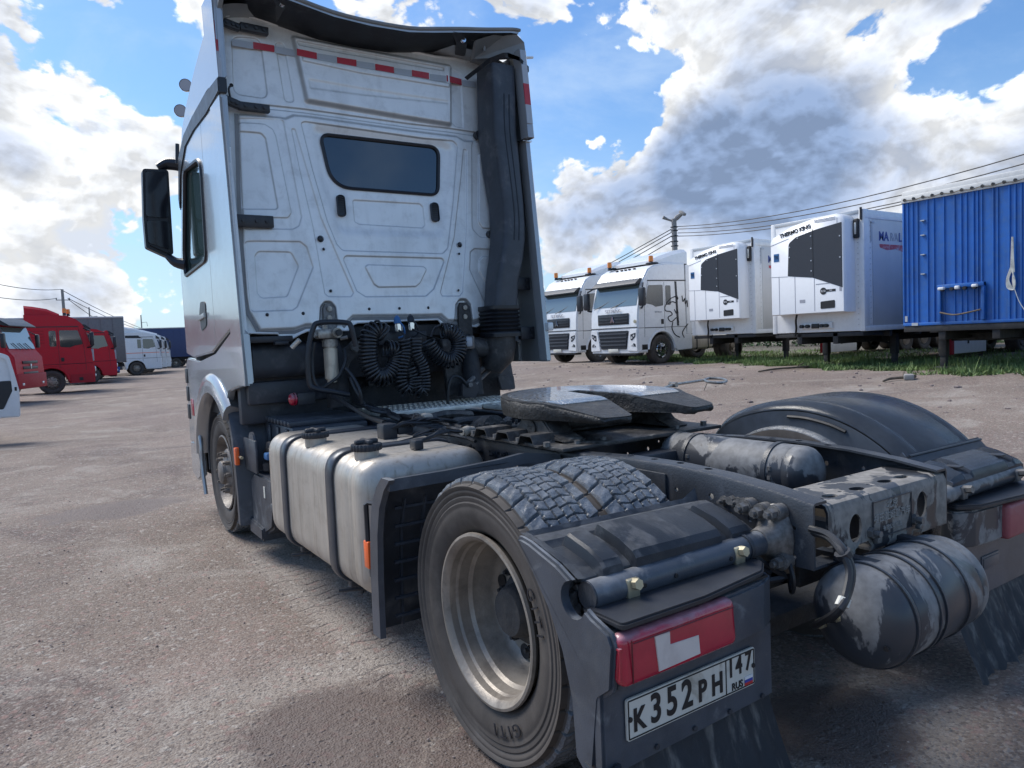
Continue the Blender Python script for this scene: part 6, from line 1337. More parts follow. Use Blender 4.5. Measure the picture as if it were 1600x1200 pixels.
def cab(root, paint, ax, L=2.36, z0=.42, H=3.5, arch=True, wing=True, chrome=None):
    P = [(0, z0), (.03, .9), (.02, 1.25), (0, 1.72), (-.05, 2.02), (-.27, 2.86), (-.36, 3.02), (-.55, H-.22), (-.85, H-.07), (-1.4, H), (-L, H+.01), (-L-.02, 1.0)]
    if arch:
        P += [(-L, z0+.02), (ax-.66, z0+.02)]; P += [(ax+.66*math.cos(R(t)), .50+.66*math.sin(R(t))) for t in range(170, 9, -16)]; P += [(ax+.66, z0)]
    b = BM(); prism(b, P, 1, -1.235, 1.235, .045, 3); o = fin('cab', b, paint, root, sm=40); 
    sub('windscreen', lambda b: prism(b, [(-.045, 2.05), (-.258, 2.82), (-.30, 2.82), (-.09, 2.05)], 1, -1.13, 1.13, .008), m_wsc, root)
    sub('sun_visor', lambda b: [prism(b, rp([(-.22, 2.96), (-.02, 2.80), (-.02, 2.74), (-.16, 2.78), (-.26, 2.84), (-.36, 3.0)], .03), 1, -1.16, 1.16, .02)], m_trim, root)
    sub('wiper', lambda b: [tube(b, [(.02, y, 2.0), (-.06, y+.35, 2.12), (-.12, y+.75, 2.28)], .012, 5) for y in (-1.0, -.1)], m_ink, root)
    both_ = lambda b, P, y=1.236, t=.006, v=0: both(b, P, y, t, v)
    wn = rp([(-.36, 2.10), (-.52, 2.72), (-1.22, 2.74), (-1.22, 2.02), (-.86, 1.98), (-.66, 2.06)], .06)
    sub('door_window', lambda b: both_(b, wn), m_glass, root, sm=0)
    sub('small_window', lambda b: both_(b, rp([(-1.34, 2.04), (-1.34, 2.72), (-1.60, 2.72), (-1.60, 2.04)], .06)), m_glass, root, sm=0)
    # door seam, sill and roof seam standing as narrow channels
    def seams(b):
        for a, c in (((-.30, .95), (-.33, 2.0)), ((-1.28, .95), (-1.28, 2.84)), ((-.33, 2.0), (-.50, 2.84))): tube(b, [(a[0], 1.236, a[1]), (c[0], 1.236, c[1])], .007, 4); tube(b, [(a[0], -1.236, a[1]), (c[0], -1.236, c[1])], .007, 4)
        for z, x0, x1 in ((1.27, 0, -L), (.98 if not arch else 1.26, -.3, -1.2)): tube(b, [(x0, 1.236, z), (x1, 1.236, z)], .008, 4); tube(b, [(x0, -1.236, z), (x1, -1.236, z)], .008, 4)
    sub('panel_gap', seams, m_trim, root)
    sub('roof_gutter', lambda b: both_(b, [(-.48, 2.86), (-.5, 2.90), (-L, 2.92), (-L, 2.88)], 1.236, .012), m_trim, root)
    sub('door_handle', lambda b: both_(b, rp([(-1.10, 1.38), (-1.22, 1.38), (-1.22, 1.55), (-1.10, 1.55)], .02), 1.236, .012), m_ink, root)
    for s in (-1, 1):
        mi_ = sub('wing_mirror', lambda b: [box(b, (-.02, s*1.45, 2.32), (.16, .26, .62), .05), tube(b, [(-.05, s*1.45, 2.66), (-.22, s*1.3, 2.78), (-.3, s*1.22, 2.80)], .03, 6), tube(b, [(-.04, s*1.45, 2.0), (-.1, s*1.35, 1.96), (-.2, s*1.22, 1.95)], .035, 6)], m_trim, root)
    if arch: sub('wheel_arch_lip', lambda b: [loft(b, [[Vector((ax+(r_)*math.cos(R(t)), s*y_, .50+r_*math.sin(R(t)))) for r_, y_ in ((.70, 1.238), (.68, 1.26), (.63, 1.262), (.60, 1.20), (.66, 1.1))] for t in range(2, 180, 11)]) for s in (-1, 1)], paint, root)
    for s in (-1, 1): wheel(root, ax, s*1.06, rimm=chrome or m_rim, name='front_wheel', front=True)
    sub('axle_beam', lambda b: [boxr(b, ax-.5, ax+.5, -.9, .9, .55, 1.3, .03), boxr(b, -.3, 0, -1.1, 1.1, z0-.08, .8, .02)], m_void, root)
    return o
def chassis(root, ax2, L=2.36, tank_=True, rimm=None):
    for s in (-1, 1): sub('chassis_rail', lambda b: boxr(b, ax2-.95, -L+1.2, s*.43-.04, s*.43+.04, .70, .97, .01), m_under, root)
    if tank_: 
        t_ = sub('fuel_tank', lambda b: boxr(b, -L-1.45, -L-.25, .50, 1.18, .42, .98, .10, 4), m_alu, root); sub('tank_strap', lambda b: [loft(b, [rsec(.49, 1.19, .41, .99, .10, 0, 4)]*0+[[Vector((x_, p.x, p.z)) for p in rsec(.49, 1.19, .41, .99, .10, 0, 5)] for x_ in (x0, x0+.05)]) for x0 in (-L-1.2, -L-.6)], m_black, t_)
        sub('battery_box', lambda b: boxr(b, -L-1.3, -L-.2, -1.15, -.5, .45, .95, .04), m_dark, root)
    for s in (-1, 1):
        for k in range(2): wheel(root, ax2, s*(.75+.31*k), rimm=rimm, name='rear_wheel')
        sub('rear_mudguard', lambda b: loft(b, [[Vector((ax2+r_*math.cos(R(t)), s*y_, .5+r_*math.sin(R(t)))) for r_, y_ in ((.60, .60), (.60, 1.24), (.62, 1.24), (.62, .60))] for t in range(8, 173, 11)]), m_dark, root)
    sub('rear_axle', lambda b: cyl(b, (ax2, -.8, .5), (ax2, .8, .5), .1), m_void, root)
def beacon(root, x, y, z, nm='roof_beacon', mm=None):
    o = sub(nm, lambda b: [cyl(b, (x, y, z), (x, y, z+.10), .075, .06, 14)], m_trim, root); sub('beacon_lens', lambda b: [cyl(b, (x, y, z+.10), (x, y, z+.30), .085, .078, 16, .01)], mm or m_ora2, o)

# ---- white tractor units of the right-hand row (heading -X) ----------------
def white_truck(loc, label, tiger=True):
    t = thing('white_tractor_unit', label, 'truck', loc, math.pi, 'white tractor units parked in the right-hand row')
    cab(t, m_wht, -1.12, chrome=m_chrome); chassis(t, -4.95)
    g = sub('upper_grille', lambda b: boxr(b, .0, .035, -.80, .80, 1.42, 1.80, .012), m_trim, t)
    for z in (1.50, 1.60, 1.70): sub('grille_bar', lambda b: boxr(b, .030, .050, -.76, .76, z-.012, z+.012, .004), m_grl, g)
    sub('emblem', lambda b: [prism(b, rp([(-.12, 1.52), (-.07, 1.58), (0, 1.74), (.07, 1.58), (.12, 1.52), (.06, 1.48), (0, 1.545), (-.06, 1.48)], .01), 0, .05, .07, .006)], m_chrome, g)
    g = sub('lower_grille', lambda b: prism(b, rp([(-.80, 1.20), (.80, 1.20), (.66, .56), (-.66, .56)], .05), 0, .0, .055, .012), m_trim, t)
    for z in (1.10, .97, .84, .71): sub('grille_bar', lambda b: boxr(b, .05, .08, -.74+.1*(1.2-z), .74-.1*(1.2-z), z-.045, z+.015, .008), m_grl, g)
    sub('bumper_gap', lambda b: boxr(b, .0, .038, -1.2, 1.2, 1.285, 1.315), m_trim, t)
    for s in (-1, 1):
        bp_ = sub('bumper_panel', lambda b: prism(b, rp([(s*.84, 1.24), (s*1.20, 1.24), (s*1.22, .48), (s*.70, .50)], .05), 0, .0, .05, .015), m_wht, t)
        h = sub('headlamp', lambda b: prism(b, rp([(s*.90, 1.06), (s*1.16, 1.12), (s*1.14, .98), (s*.98, .86), (s*.90, .86)], .02), 0, .045, .06, .004), m_trim, t); sub('headlamp_lens', lambda b: [cyl(b, (.055, s*.97, .95), (.07, s*.97, .95), .042, n=14), cyl(b, (.055, s*1.07, 1.02), (.07, s*1.07, 1.02), .038, n=14)], m_lamp, h)
        h = sub('fog_lamp', lambda b: prism(b, rp([(s*.92, .66), (s*1.04, .76), (s*1.12, .74), (s*1.16, .64)], .015), 0, .045, .058, .004), m_trim, t); sub('fog_lens', lambda b: cyl(b, (.055, s*1.02, .69), (.066, s*1.02, .69), .035, n=12), m_lamp, h)
        for z_ in (0,): sub('step_well', lambda b: boxr(b, -.42, -.16, s*1.236-.004, s*1.236+.004, .52, .70, .001), m_ink, t)
    sub('number_plate', lambda b: boxr(b, .05, .062, -.26, .26, .46, .57, .003), m_plate, t)
    text('truck_lettering', 'SITRAK', .17, frame((.018, 0, 1.90), (0, 1, 0), (-.06, 0, 1)), m_greyp, t, .006, 1.5)
    sub('roof_lamp_row', lambda b: [box(b, (-.66, y, 3.36), (.08, .10, .05), .015, Matrix.Rotation(-.4, 4, 'Y')) for y in (-.45, -.2, 0, .2, .45)], m_trim, t)
    beacon(t, -.75, -.95, 3.44, mm=m_ora2); beacon(t, -.95, .98, 3.46)
    sub('beacon_mount', lambda b: [box(b, (-1.0, y, 3.50), (.35, .30, .07), .03) for y in (-.95, .98)], m_trim, t)
    # roof air deflector sloping up to the rear
    sub('roof_deflector', lambda b: loft(b, [[Vector((x, y, z)) for y, z in ((-w, 3.50), (-w*1.0, h-.12), (-w*.88, h), (w*.88, h), (w*1.0, h-.12), (w, 3.50))] for x, w, h in ((-.95, .95, 3.60), (-1.4, 1.05, 3.78), (-1.9, 1.12, 3.93), (-2.35, 1.16, 4.02), (-2.55, 1.16, 4.02))]), m_wht, t)
    sub('side_wing', lambda b: both(b, rp([(-2.38, 3.45), (-2.38, 1.0), (-2.66, 1.0), (-2.62, 2.8), (-2.55, 3.45)], .03), 1.19, .045, .01), m_wht, t)
    sub('side_stripe', lambda b: both(b, [(-1.80, 2.86), (-1.90, 2.86), (-1.98, 1.30), (-1.88, 1.30)], 1.236, .006), m_trim, t)
    sub('side_skirt', lambda b: both(b, rp([(-1.84, .98), (-2.62, 1.0), (-2.62, .46), (-1.86, .44)], .04), 1.20, .04, .01), m_wht, t)
    sub('rear_of_cab', lambda b: [boxr(b, -2.62, -2.42, -.2, 1.1, 1.1, 3.6, .03)], m_trim, t)
    if tiger:
        def lion(b):
            Z = lambda p: (lambda q: Vector((-(q.x-loc[0]), 1.243, q.z-loc[2])))(ony(p[0]/4.21+860, p[1]/4.21+380, loc[1]-1.24))
            for ln in (((820, 350), (790, 365), (765, 395), (752, 425), (760, 445), (790, 450), (800, 470), (775, 485), (780, 505), (800, 515), (830, 490), (845, 520)), ((805, 520), (800, 560), (820, 600), (850, 618)), ((815, 435), (828, 462)), ((830, 430), (840, 458)), ((820, 350), (838, 368), (832, 345)),
                       ((865, 345), (872, 385), (884, 362), (888, 400), (898, 375), (902, 420)), ((905, 530), (882, 560), (868, 590), (880, 620)), ((775, 400), (800, 385), (825, 392))):
                tube(b, [Z(p) for p in ln], .018, 5, 4)
        sub('tiger_drawing', lion, m_ink, t)
        text('door_lettering', 'SITRAK', .09, frame((-.98, 1.243, 1.80), (-1, 0, 0), (0, 0, 1)), m_greyp, t, .002, 1.2)
        for x_ in (): pass
        sub('door_sticker', lambda b: cyl(b, (.03, 1.12, 1.50), (.045, 1.12, 1.50), .06, n=18), m_zinc, t)
    return t
T1 = white_truck((14.68, 17.05, gzf(15, 17)-.01), 'nearer white tractor unit with a tiger drawn on its side and two orange beacons')
T2 = white_truck((15.2, 21.0, gzf(15.5, 21)-.01), 'white tractor unit beyond the tiger truck, partly hidden by the silver cab', False)

# ---- semi-trailers of the right-hand row -------------------------------------
def under(t, w=1.27, Lt=13.4, zb=1.13, legs=(-1.9,), box_at=None):
    sub('underframe', lambda b: [boxr(b, -Lt, -.02, s*.5-.07, s*.5+.07, zb-.35 if False else zb-.28, zb, .01) for s in (-1, 1)]+[boxr(b, -Lt+.1*0-.0-x, -x-.08+.0, -w, w, zb-.12, zb-.002) for x in ()]+[boxr(b, -.9, -.02, -w+.05, w-.05, zb-.10, zb-.002, .01)], m_under, t)
    for k in range(9): sub('cross_bearer', lambda b: boxr(b, -1.2-k*1.4, -1.1-k*1.4, -w, w, zb-.14, zb-.003), m_under, t)
    for lx in legs:
        for s in (-1, 1):
            l_ = sub('landing_leg', lambda b: [boxr(b, lx-.08, lx+.08, s*.95-.08, s*.95+.08, .30, zb-.1, .008), boxr(b, lx-.06, lx+.06, s*.95-.06, s*.95+.06, .06, .35, .006), boxr(b, lx-.17, lx+.17, s*.95-.15, s*.95+.15, .0, .07, .02), tube(b, [(lx, s*.9, .75), (lx-.75, s*.75, zb-.15)], .035, 6)], m_under, t)
        sub('leg_brace', lambda b: [tube(b, [(lx, -.9, .78), (lx, .9, .78)], .04, 6), boxr(b, lx-.12, lx-.10, -.85, .85, .62, 1.02, .01), tube(b, [(lx, -.9, .95), (lx, .9, .55)], .02, 6)], m_void, t)
    for k in range(3):
        for s in (-1, 1): wheel(t, -Lt+1.9+k*1.31, s*1.0, .50, .36, name='trailer_wheel')
    sub('axle_group', lambda b: [boxr(b, -Lt+.9, -Lt+5.6, -.8, .8, .5, .95, .03)], m_void, t)
    if box_at:
        q = sub('pallet_box', lambda b: boxr(b, box_at[1], box_at[0], 1.0 if not box_at[2] else .3, 1.22, .16, .84, .015), m_box, t); sub('red_box_edge', lambda b: boxr(b, box_at[0]-.02, box_at[0]+.20, .98, 1.225, .15, .845, .004), m_redd, q); sub('box_latch', lambda b: boxr(b, (box_at[0]*.55+box_at[1]*.45), (box_at[0]*.55+box_at[1]*.45)+.08, 1.218, 1.235, .42, .56, .004), m_ink, q)
def reefer(loc, label, box_at):
    t = thing('refrigerated_trailer', label, 'trailer', loc, math.pi, 'white refrigerated trailers parked in the right-hand row')
    Y = 1.27; z0, z1 = .93, 3.80
    sub('trailer_body', lambda b: boxr(b, -13.4, 0, -Y, Y, z0, z1, .02), m_box, t)
    sub('side_panel', lambda b: boxr(b, -13.2, -.34, Y-.002, Y+.006, z0+.12, z1-.22, .002), m_boxs, t)
    for k in range(10): sub('panel_seam', lambda b: boxr(b, -.36-1.3*k-.012, -.36-1.3*k+.012, Y+.005, Y+.009, z0+.12, z1-.22), m_edge, t)
    for z in (z0+.06, z1-.14): sub('side_rail', lambda b: boxr(b, -13.4, -.02, Y, Y+.022, z-.07, z+.05, .006), m_box, t)
    sub('corner_post', lambda b: [boxr(b, -.20, .015, Y-.12, Y+.015, z0-.01, z1+.005, .02), boxr(b, -.1, .015, -Y-.01, -Y+.12, z0-.01, z1+.005, .02)], m_box, t)
    sub('front_top_rail', lambda b: boxr(b, -.02, .018, -Y+.12, Y-.12, z1-.09, z1, .01), m_edge, t)
    sub('rivet_line', lambda b: [cyl(b, (-.26+.0, Y+.006, z0+.15+.13*k), (-.26, Y+.016, z0+.15+.13*k), .012, n=5) for k in range(20)]+[cyl(b, (.012, Y-.14, z0+.15+.13*k), (.022, Y-.14, z0+.15+.13*k), .012, n=5) for k in range(20)], m_edge, t, 'stuff')
    sub('corner_bracket', lambda b: [boxr(b, -.45, -.28, Y+.006, Y+.016, z1-.32, z1-.27), boxr(b, -.33, -.28, Y+.006, Y+.016, z1-.75, z1-.3)], m_refw, t)
    # refrigeration unit
    u = sub('refrigeration_unit', lambda b: loft(b, [[Vector((x, y, z)) for y, z in P] for x, P in ((0, U0), (.36, U0), (.42, U1))]), m_tk, t, sm=50)
    gp = rp([(-.46, 3.20), (-.50, 2.38), (.20, 2.28), (.98, 1.98), (.98, 3.52), (.30, 3.44), (-.25, 3.33)], [.12, .01, .02, .01, .02, .02, .15])
    g = sub('unit_grille', lambda b: prism(b, gp, 0, .40, .428, .006), m_grl, u)
    sub('grille_seam', lambda b: boxr(b, .428, .432, .21, .225, 2.30, 3.46), m_ink, g)
    sub('grille_screw', lambda b: [cyl(b, (.426, y, z), (.436, y, z), .018, n=8) for y, z in ((.17, 3.3), (.17, 3.0), (.17, 2.7), (.17, 2.45), (-.43, 3.1), (-.44, 2.85), (.93, 3.2), (.93, 2.7), (-.2, 3.30))], m_refw, g)
    def ln(b):
        for a, c in (((-.46, 3.32), (-1.0, 3.20)), ((-.50, 2.37), (-1.02, 2.40)), ((-.76, 2.39), (-.76, 1.42)), ((-.30, 2.35), (-.30, 1.44)), ((.24, 2.27), (.24, 1.46)), ((.86, 3.5), (.86, 3.64))): box(b, (.421, (a[0]+c[0])/2, (a[1]+c[1])/2), (.006, .012, (Vector(a)-Vector(c)).length), 0, Matrix.Rotation(-math.atan2(a[0]-c[0], a[1]-c[1]), 4, 'X'))
    sub('unit_panel_gap', ln, m_greyp, u)
    for k in range(3): sub('unit_slot', lambda b: boxr(b, .415, .424, .26, .82, 3.60+k*.03, 3.612+k*.03), m_greyp, u)
    sub('unit_slot', lambda b: boxr(b, .415, .424, .28, .72, 2.10, 2.12), m_greyp, u)
    text('unit_lettering', 'THERMO KING', .135, frame((.426, -.27, 3.475), (0, 1, .155), (0, 0, 1)), m_ink, u, .004, .98, off=.004)
    sub('unit_badge', lambda b: boxr(b, .418, .426, -.90, -.75, 2.78, 2.98), m_blue, u); text('badge_letters', 'TK', .13, frame((.430, -.825, 2.88), (0, 1, 0), (0, 0, 1)), m_ink, u, .002, .9)
    sub('unit_logo', lambda b: [cyl(b, (.418, .48, 1.93), (.426, .48, 1.93), .085, n=22), boxr(b, .418, .425, .55, .80, 1.905, 1.965)], m_ink, u); text('logo_letters', 'SLXi', .075, frame((.428, .48, 1.93), (0, 1, 0), (0, 0, 1)), m_tk, u, .002, .9); text('logo_letters', '300', .05, frame((.428, .68, 1.935), (0, 1, 0), (0, 0, 1)), m_tk, u, .001)
    sub('control_panel', lambda b: prism(b, rp([(.40, 1.50), (.78, 1.51), (.78, 1.70), (.40, 1.68)], .03), 0, .416, .428, .003), m_ink, u); sub('small_label', lambda b: [boxr(b, .418, .424, -.17, -.02, 1.68, 1.76), boxr(b, .418, .424, .90, .96, 1.9, 2.0)], m_greyp, u)
    # hoses, couplings, fire tube on the front wall
    sub('coupling_panel', lambda b: [boxr(b, 0, .06, -.42, .46, 1.02, 1.17, .01)], m_box, t)
    sub('coupling', lambda b: [cyl(b, (.06, y, 1.09), (.16, y, 1.09), .045, n=10) for y in (-.34, -.18, .22, .34)]+[boxr(b, .06, .10, -.08, .12, 1.03, 1.15, .01)], m_ink, t)
    sub('power_cable', lambda b: tube(b, [(.2, -.40, 1.45), (.15, -.48, 1.25), (.08, -.52, 1.05), (.05, -.58, .85)], .028, 6, 3), m_ink, t)
    sub('document_tube', lambda b: [box(b, (.05, 1.12, 3.36), (.09, .13, .46), .03)], m_ink, t); sub('tube_gauge', lambda b: box(b, (.10, 1.12, 3.36), (.03, .055, .28), .02), m_cat, t)
    sub('pipe_stub', lambda b: tube(b, [(.04, 1.23, 3.55), (.04, 1.23, 3.84)], .028, 8), m_under, t)
    text('side_lettering', 'MA', .30, frame((-.85, Y+.010, 3.18), (-1, 0, 0), (0, 0, 1)), m_navy, t, .003, 1.0, off=.008); text('side_lettering', 'R∕AL', .28, frame((-1.38, Y+.010, 3.18), (-1, 0, 0), (0, 0, 1)), m_greyp, t, .003, .9)
    text('side_lettering', 'L', .30, frame((-1.60, Y+.012, 3.18), (-1, 0, 0), (0, 0, 1)), m_navy, t, .003, .9, off=.008); text('side_lettering', 'TRAIL', .30, frame((-2.15, Y+.010, 3.18), (-1, 0, 0), (0, 0, 1)), m_refw, t, .003, .9)
    sub('side_stripe', lambda b: [prism(b, [(-.66, 3.0), (-2.6, 3.0), (-2.5, 2.86), (-2.2, 2.82), (-2.0, 2.88), (-1.7, 2.84), (-1.4, 2.90), (-1.0, 2.86), (-.68, 2.92)], 1, Y+.006, Y+.011)], m_pink, t)
    under(t, box_at=box_at, zb=z0-.02); return t
U0 = [(-1.03, 1.38), (-1.03, 3.28), (-.95, 3.38), (-.4, 3.60), (.2, 3.70), (.8, 3.72), (.98, 3.66), (1.05, 3.5), (1.05, 1.38)]; U0 = [(y, z+.02) for y, z in U0]
U1 = [(y*.955, 1.42+(z-1.40)*.965) for y, z in U0]
Rf2 = reefer((14.05, 8.72, gzf(14.4, 8.7)-.02), 'white refrigerated trailer standing between the blue trailer and the farther white one', (-4.4, -6.3, 0))
Rf1 = reefer((15.95, 13.28, gzf(16.3, 13.3)-.02), 'farther white refrigerated trailer just behind the tiger truck', (-3.9, -5.5, 0))

# ---- blue trailer ---------------------------------------------------------------
BT = thing('blue_trailer', 'bright blue corrugated trailer with a white tarpaulin roof at the right edge', 'trailer', (13.12, 4.77, gzf(13.6, 4.8)-.02), math.pi)
zb_ = 1.02; zt_ = 3.62; Y = 1.26
sub('trailer_body', lambda b: boxr(b, -13.4, -.03, -Y+.01, Y-.01, zb_, zt_, .01), m_bl, BT)
def corr(b):
    ys = []; y = -Y
    rng = random.Random(2)
    while y < Y-.02: ys.append(y); y += rng.choice((.10, .125, .20, .075))
    P = [(-Y, .0)]
    for a in ys[1:]: P += [(a-.022, 0), (a-.010, .026), (a+.010, .026), (a+.022, 0)]
    P += [(Y, 0)]
    loft(b, [[Vector((x, y, z)) for y, x in P] for z in (zb_+.02, zt_)], False, False)
cf = sub('corrugated_front', corr, m_bl, BT, sm=20)
sub('front_frame', lambda b: [boxr(b, -.03, .03, -Y-.005, -Y+.03, zb_, zt_+.05, .005), boxr(b, -.03, .03, Y-.03, Y+.005, zb_, zt_+.05, .005), boxr(b, -.03, .035, -Y, Y, zb_-.03, zb_+.03, .005)], m_bl, BT)
tp = sub('tarpaulin_roof', lambda b: [boxr(b, -13.4, .035, -Y-.015, Y+.015, zt_-.02, zt_+.20, .02), boxr(b, .0, .05, -Y-.02, Y+.02, zt_-.04, zt_+.10, .01)], m_tarp, BT)
for k in range(14): y = -Y+.06+k*.187; sub('eyelet', lambda b: cyl(b, (.05, y, zt_-.0+.02), (.07, y, zt_+.02), .032, n=8), m_ink, tp)
sub('lacing_cord', lambda b: tube(b, [(.065, -Y+.05+k*.187, zt_+.02-(.03 if k % 2 else 0)) for k in range(14)], .008, 5), m_ink, tp)
sub('side_tarpaulin', lambda b: boxr(b, -13.3, -.1, Y, Y+.02, zb_+.1, zt_), m_bl, BT)
jb = sub('coupling_cabinet', lambda b: [boxr(b, .02, .10, y0-.03, y0+.03, zb_+.04, zb_+.78, .008) for y0 in (-.50, .31)]+[boxr(b, .02, .12, -.53, .34, zb_+.70, zb_+.78, .008)], m_bl, BT)
sub('coupling', lambda b: [cyl(b, (.12, y, zb_+.68), (.20, y, zb_+.68), .035, n=10) for y in (-.40, -.22, .02, .2)], m_ink, jb); sub('white_coupling', lambda b: [box(b, (.16, -.42, zb_+.70), (.1, .12, .06), .02), box(b, (.16, -.12, zb_+.70), (.08, .09, .07), .02), box(b, (.16, .2, zb_+.71), (.1, .1, .06), .02)], m_box, jb)
sub('loose_cable', lambda b: tube(b, [(.1, -.48, zb_+.22), (.14, -.2, zb_+.16), (.13, .05, zb_+.19), (.1, .28, zb_+.24)], .018, 6, 4), m_wood, jb)
def rope(b):
    q = lambda a, c: (lambda p: Vector((.07, -(p.y-4.77), p.z-BT.location.z)))(onx(a, c, 13.05))
    for k in range(4): tube(b, [q(1581+k*.6, 370), q(1580+k*1.2, 400), q(1579+k*2, 425)], .009, 5, 3)
    for k in range(5): tube(b, [q(1579+k, 418), q(1573+k*.8, 436), q(1574+k*2, 450), q(1584, 452), q(1586-k, 438), q(1580+k, 420)], .010, 5, 4)
    tube(b, [q(1584, 448), q(1592, 470), q(1602, 486)], .008, 5, 3)
rp_ = sub('hanging_rope', rope, m_cat, BT)
sub('rope_cleat', lambda b: [boxr(b, .0, .06, -(-.0)-.88, -.80, z, z+.02) for z in (2.05, 2.45, 2.85, 3.15)], m_edge, BT)
sub('white_marker', lambda b: [boxr(b, .03, .04, -1.22, -1.17, zb_+.06, zb_+.18), boxr(b, .03, .045, -1.08, -.95, zb_-.03, zb_+.03)], m_refw, BT)
sub('front_beam', lambda b: boxr(b, -.3, .02, -Y, Y, zb_-.16, zb_-.035, .01), m_under, BT)
under(BT, zb=zb_-.06, legs=(-1.05,), box_at=None)

# ---- grass strip, twigs under the trailers --------------------------------------
def grass():
    rng = np.random.default_rng(9); n = 110000
    y = rng.uniform(-6, 22, n); dd = rng.exponential(2.6, n); x = 12.75+.34*(y-3.5)*(y > 3.5)+.25*np.sin(y*2.1)+.2*np.sin(y*5.3)+dd-.5
    cl = np.sin(x*2.3+np.sin(y*1.7)*2)+np.sin(y*2.9+x)*.8; k = (cl+rng.uniform(-1.2, 1.6, n) > -.2) & (x < 26); x, y, cl = x[k], y[k], cl[k]; n = len(x)
    h = rng.uniform(.03, .10, n)*(1+.45*np.clip(cl, 0, 2))*(1+1.2*(rng.random(n) > .97)); a = rng.uniform(0, 6.3, n); w = rng.uniform(.006, .016, n)*1.6; z = gz(x, y)
    lx, ly = rng.normal(0, .05, n), rng.normal(0, .05, n)
    V = np.empty((n, 3, 3)); V[:, 0] = np.stack([x-w*np.cos(a), y-w*np.sin(a), z-.01], -1); V[:, 1] = np.stack([x+w*np.cos(a), y+w*np.sin(a), z-.01], -1); V[:, 2] = np.stack([x+lx, y+ly, z+h], -1)
    me = bpy.data.meshes.new('grass_strip'); me.vertices.add(n*3); me.vertices.foreach_set('co', V.reshape(-1)); me.loops.add(n*3); me.loops.foreach_set('vertex_index', np.arange(n*3)); me.polygons.add(n); me.polygons.foreach_set('loop_start', np.arange(n)*3); me.update(calc_edges=True)
    o = place('grass_strip', me, mat('grass', (.115, .18, .050), .65, var=.45, vscale=2.2, dirt=((.13, .12, .06), .5)), kind='stuff'); o['label'] = 'rough green grass growing under the parked trailers'; o['category'] = 'grass'
grass()
for i, (a, b_, l_) in enumerate((((1185, 581), (1278, 574), 'long dry branch lying on the ground near the tiger truck'), ((1380, 590), (1430, 587), 'short dry branch lying at the edge of the grass'))):
    p = onz(*a, .42); q = onz(*b_, .42); p.z = gzf(p.x, p.y)+.03; q.z = gzf(q.x, q.y)+.04; bm = BM(); tube(bm, [p, p.lerp(q, .3)+Vector((0, .05, .02)), p.lerp(q, .7)+Vector((0, -.03, .01)), q], [.02, .028, .03, .035], 6, 3); tube(bm, [p.lerp(q, .6), p.lerp(q, .8)+Vector((.1, .15, .1))], .014, 5); tag(fin('fallen_branch', bm, m_wood), l_, 'branch', 'fallen branches')
p = onz(1420, 588, .42); bm = BM(); box(bm, (p.x, p.y, gzf(p.x, p.y)+.05), (.28, .18, .12), .03, ('Z', .5)); tag(fin('stone_block', bm, m_conc), 'grey stone block at the end of the short branch', 'stone')
def hedge():
    rng = np.random.default_rng(4); n = 26000; t = rng.uniform(0, 1, n); x = 30+t*14+rng.normal(0, 1.2, n); y = -12+t*62+rng.normal(0, .8, n)
    x = 33+rng.normal(0, 1.1, n)+.0*y; y = rng.uniform(-14, 60, n); hh = 1.5+.5*np.sin(y*.9)+.4*np.sin(y*2.3+1); z = .4+rng.uniform(0, 1, n)**.8*hh; s = rng.uniform(.05, .14, n)
    V = np.empty((n, 4, 3)); c = np.stack([x, y, z], -1); u = rng.normal(size=(n, 3)); u /= np.linalg.norm(u, axis=1)[:, None]; w = np.cross(u, rng.normal(size=(n, 3))); w /= np.linalg.norm(w, axis=1)[:, None]
    for k, (a, b) in enumerate(((-1, 0), (0, -.6), (1, 0), (0, .6))): V[:, k] = c+u*s[:, None]*a+w*s[:, None]*b
    me = bpy.data.meshes.new('scrub'); me.vertices.add(n*4); me.vertices.foreach_set('co', V.reshape(-1)); me.loops.add(n*4); me.loops.foreach_set('vertex_index', np.arange(n*4)); me.polygons.add(n); me.polygons.foreach_set('loop_start', np.arange(n)*4); me.update(calc_edges=True)
    o = place('scrub', me, m_green, kind='stuff'); o['label'] = 'low green scrub beyond the parked trailers'; o['category'] = 'bushes'
hedge()
# ================================================================== left-hand row (heading +X)
def red_cab_front(t, z_=1.0):
    for z in (1.55, 1.75): sub('upper_grille', lambda b: boxr(b, .0, .05, -.75, .75, z-.07, z+.07, .012), m_trim, t)
    sub('lower_grille', lambda b: boxr(b, .0, .06, -.7, .7, .62, 1.15, .02), m_trim, t)
    for s in (-1, 1):
        sub('headlamp', lambda b: [box(b, (.02, s*1.05, 1.0), (.10, .26, .24), .04), box(b, (.02, s*1.05, .72), (.10, .22, .12), .03)], m_lamp, t); sub('corner_deflector', lambda b: [box(b, (-.03, s*1.17, 1.62), (.12, .12, .55), .04)], m_greyp, t)
gl = lambda x, y: gzf(x, y)
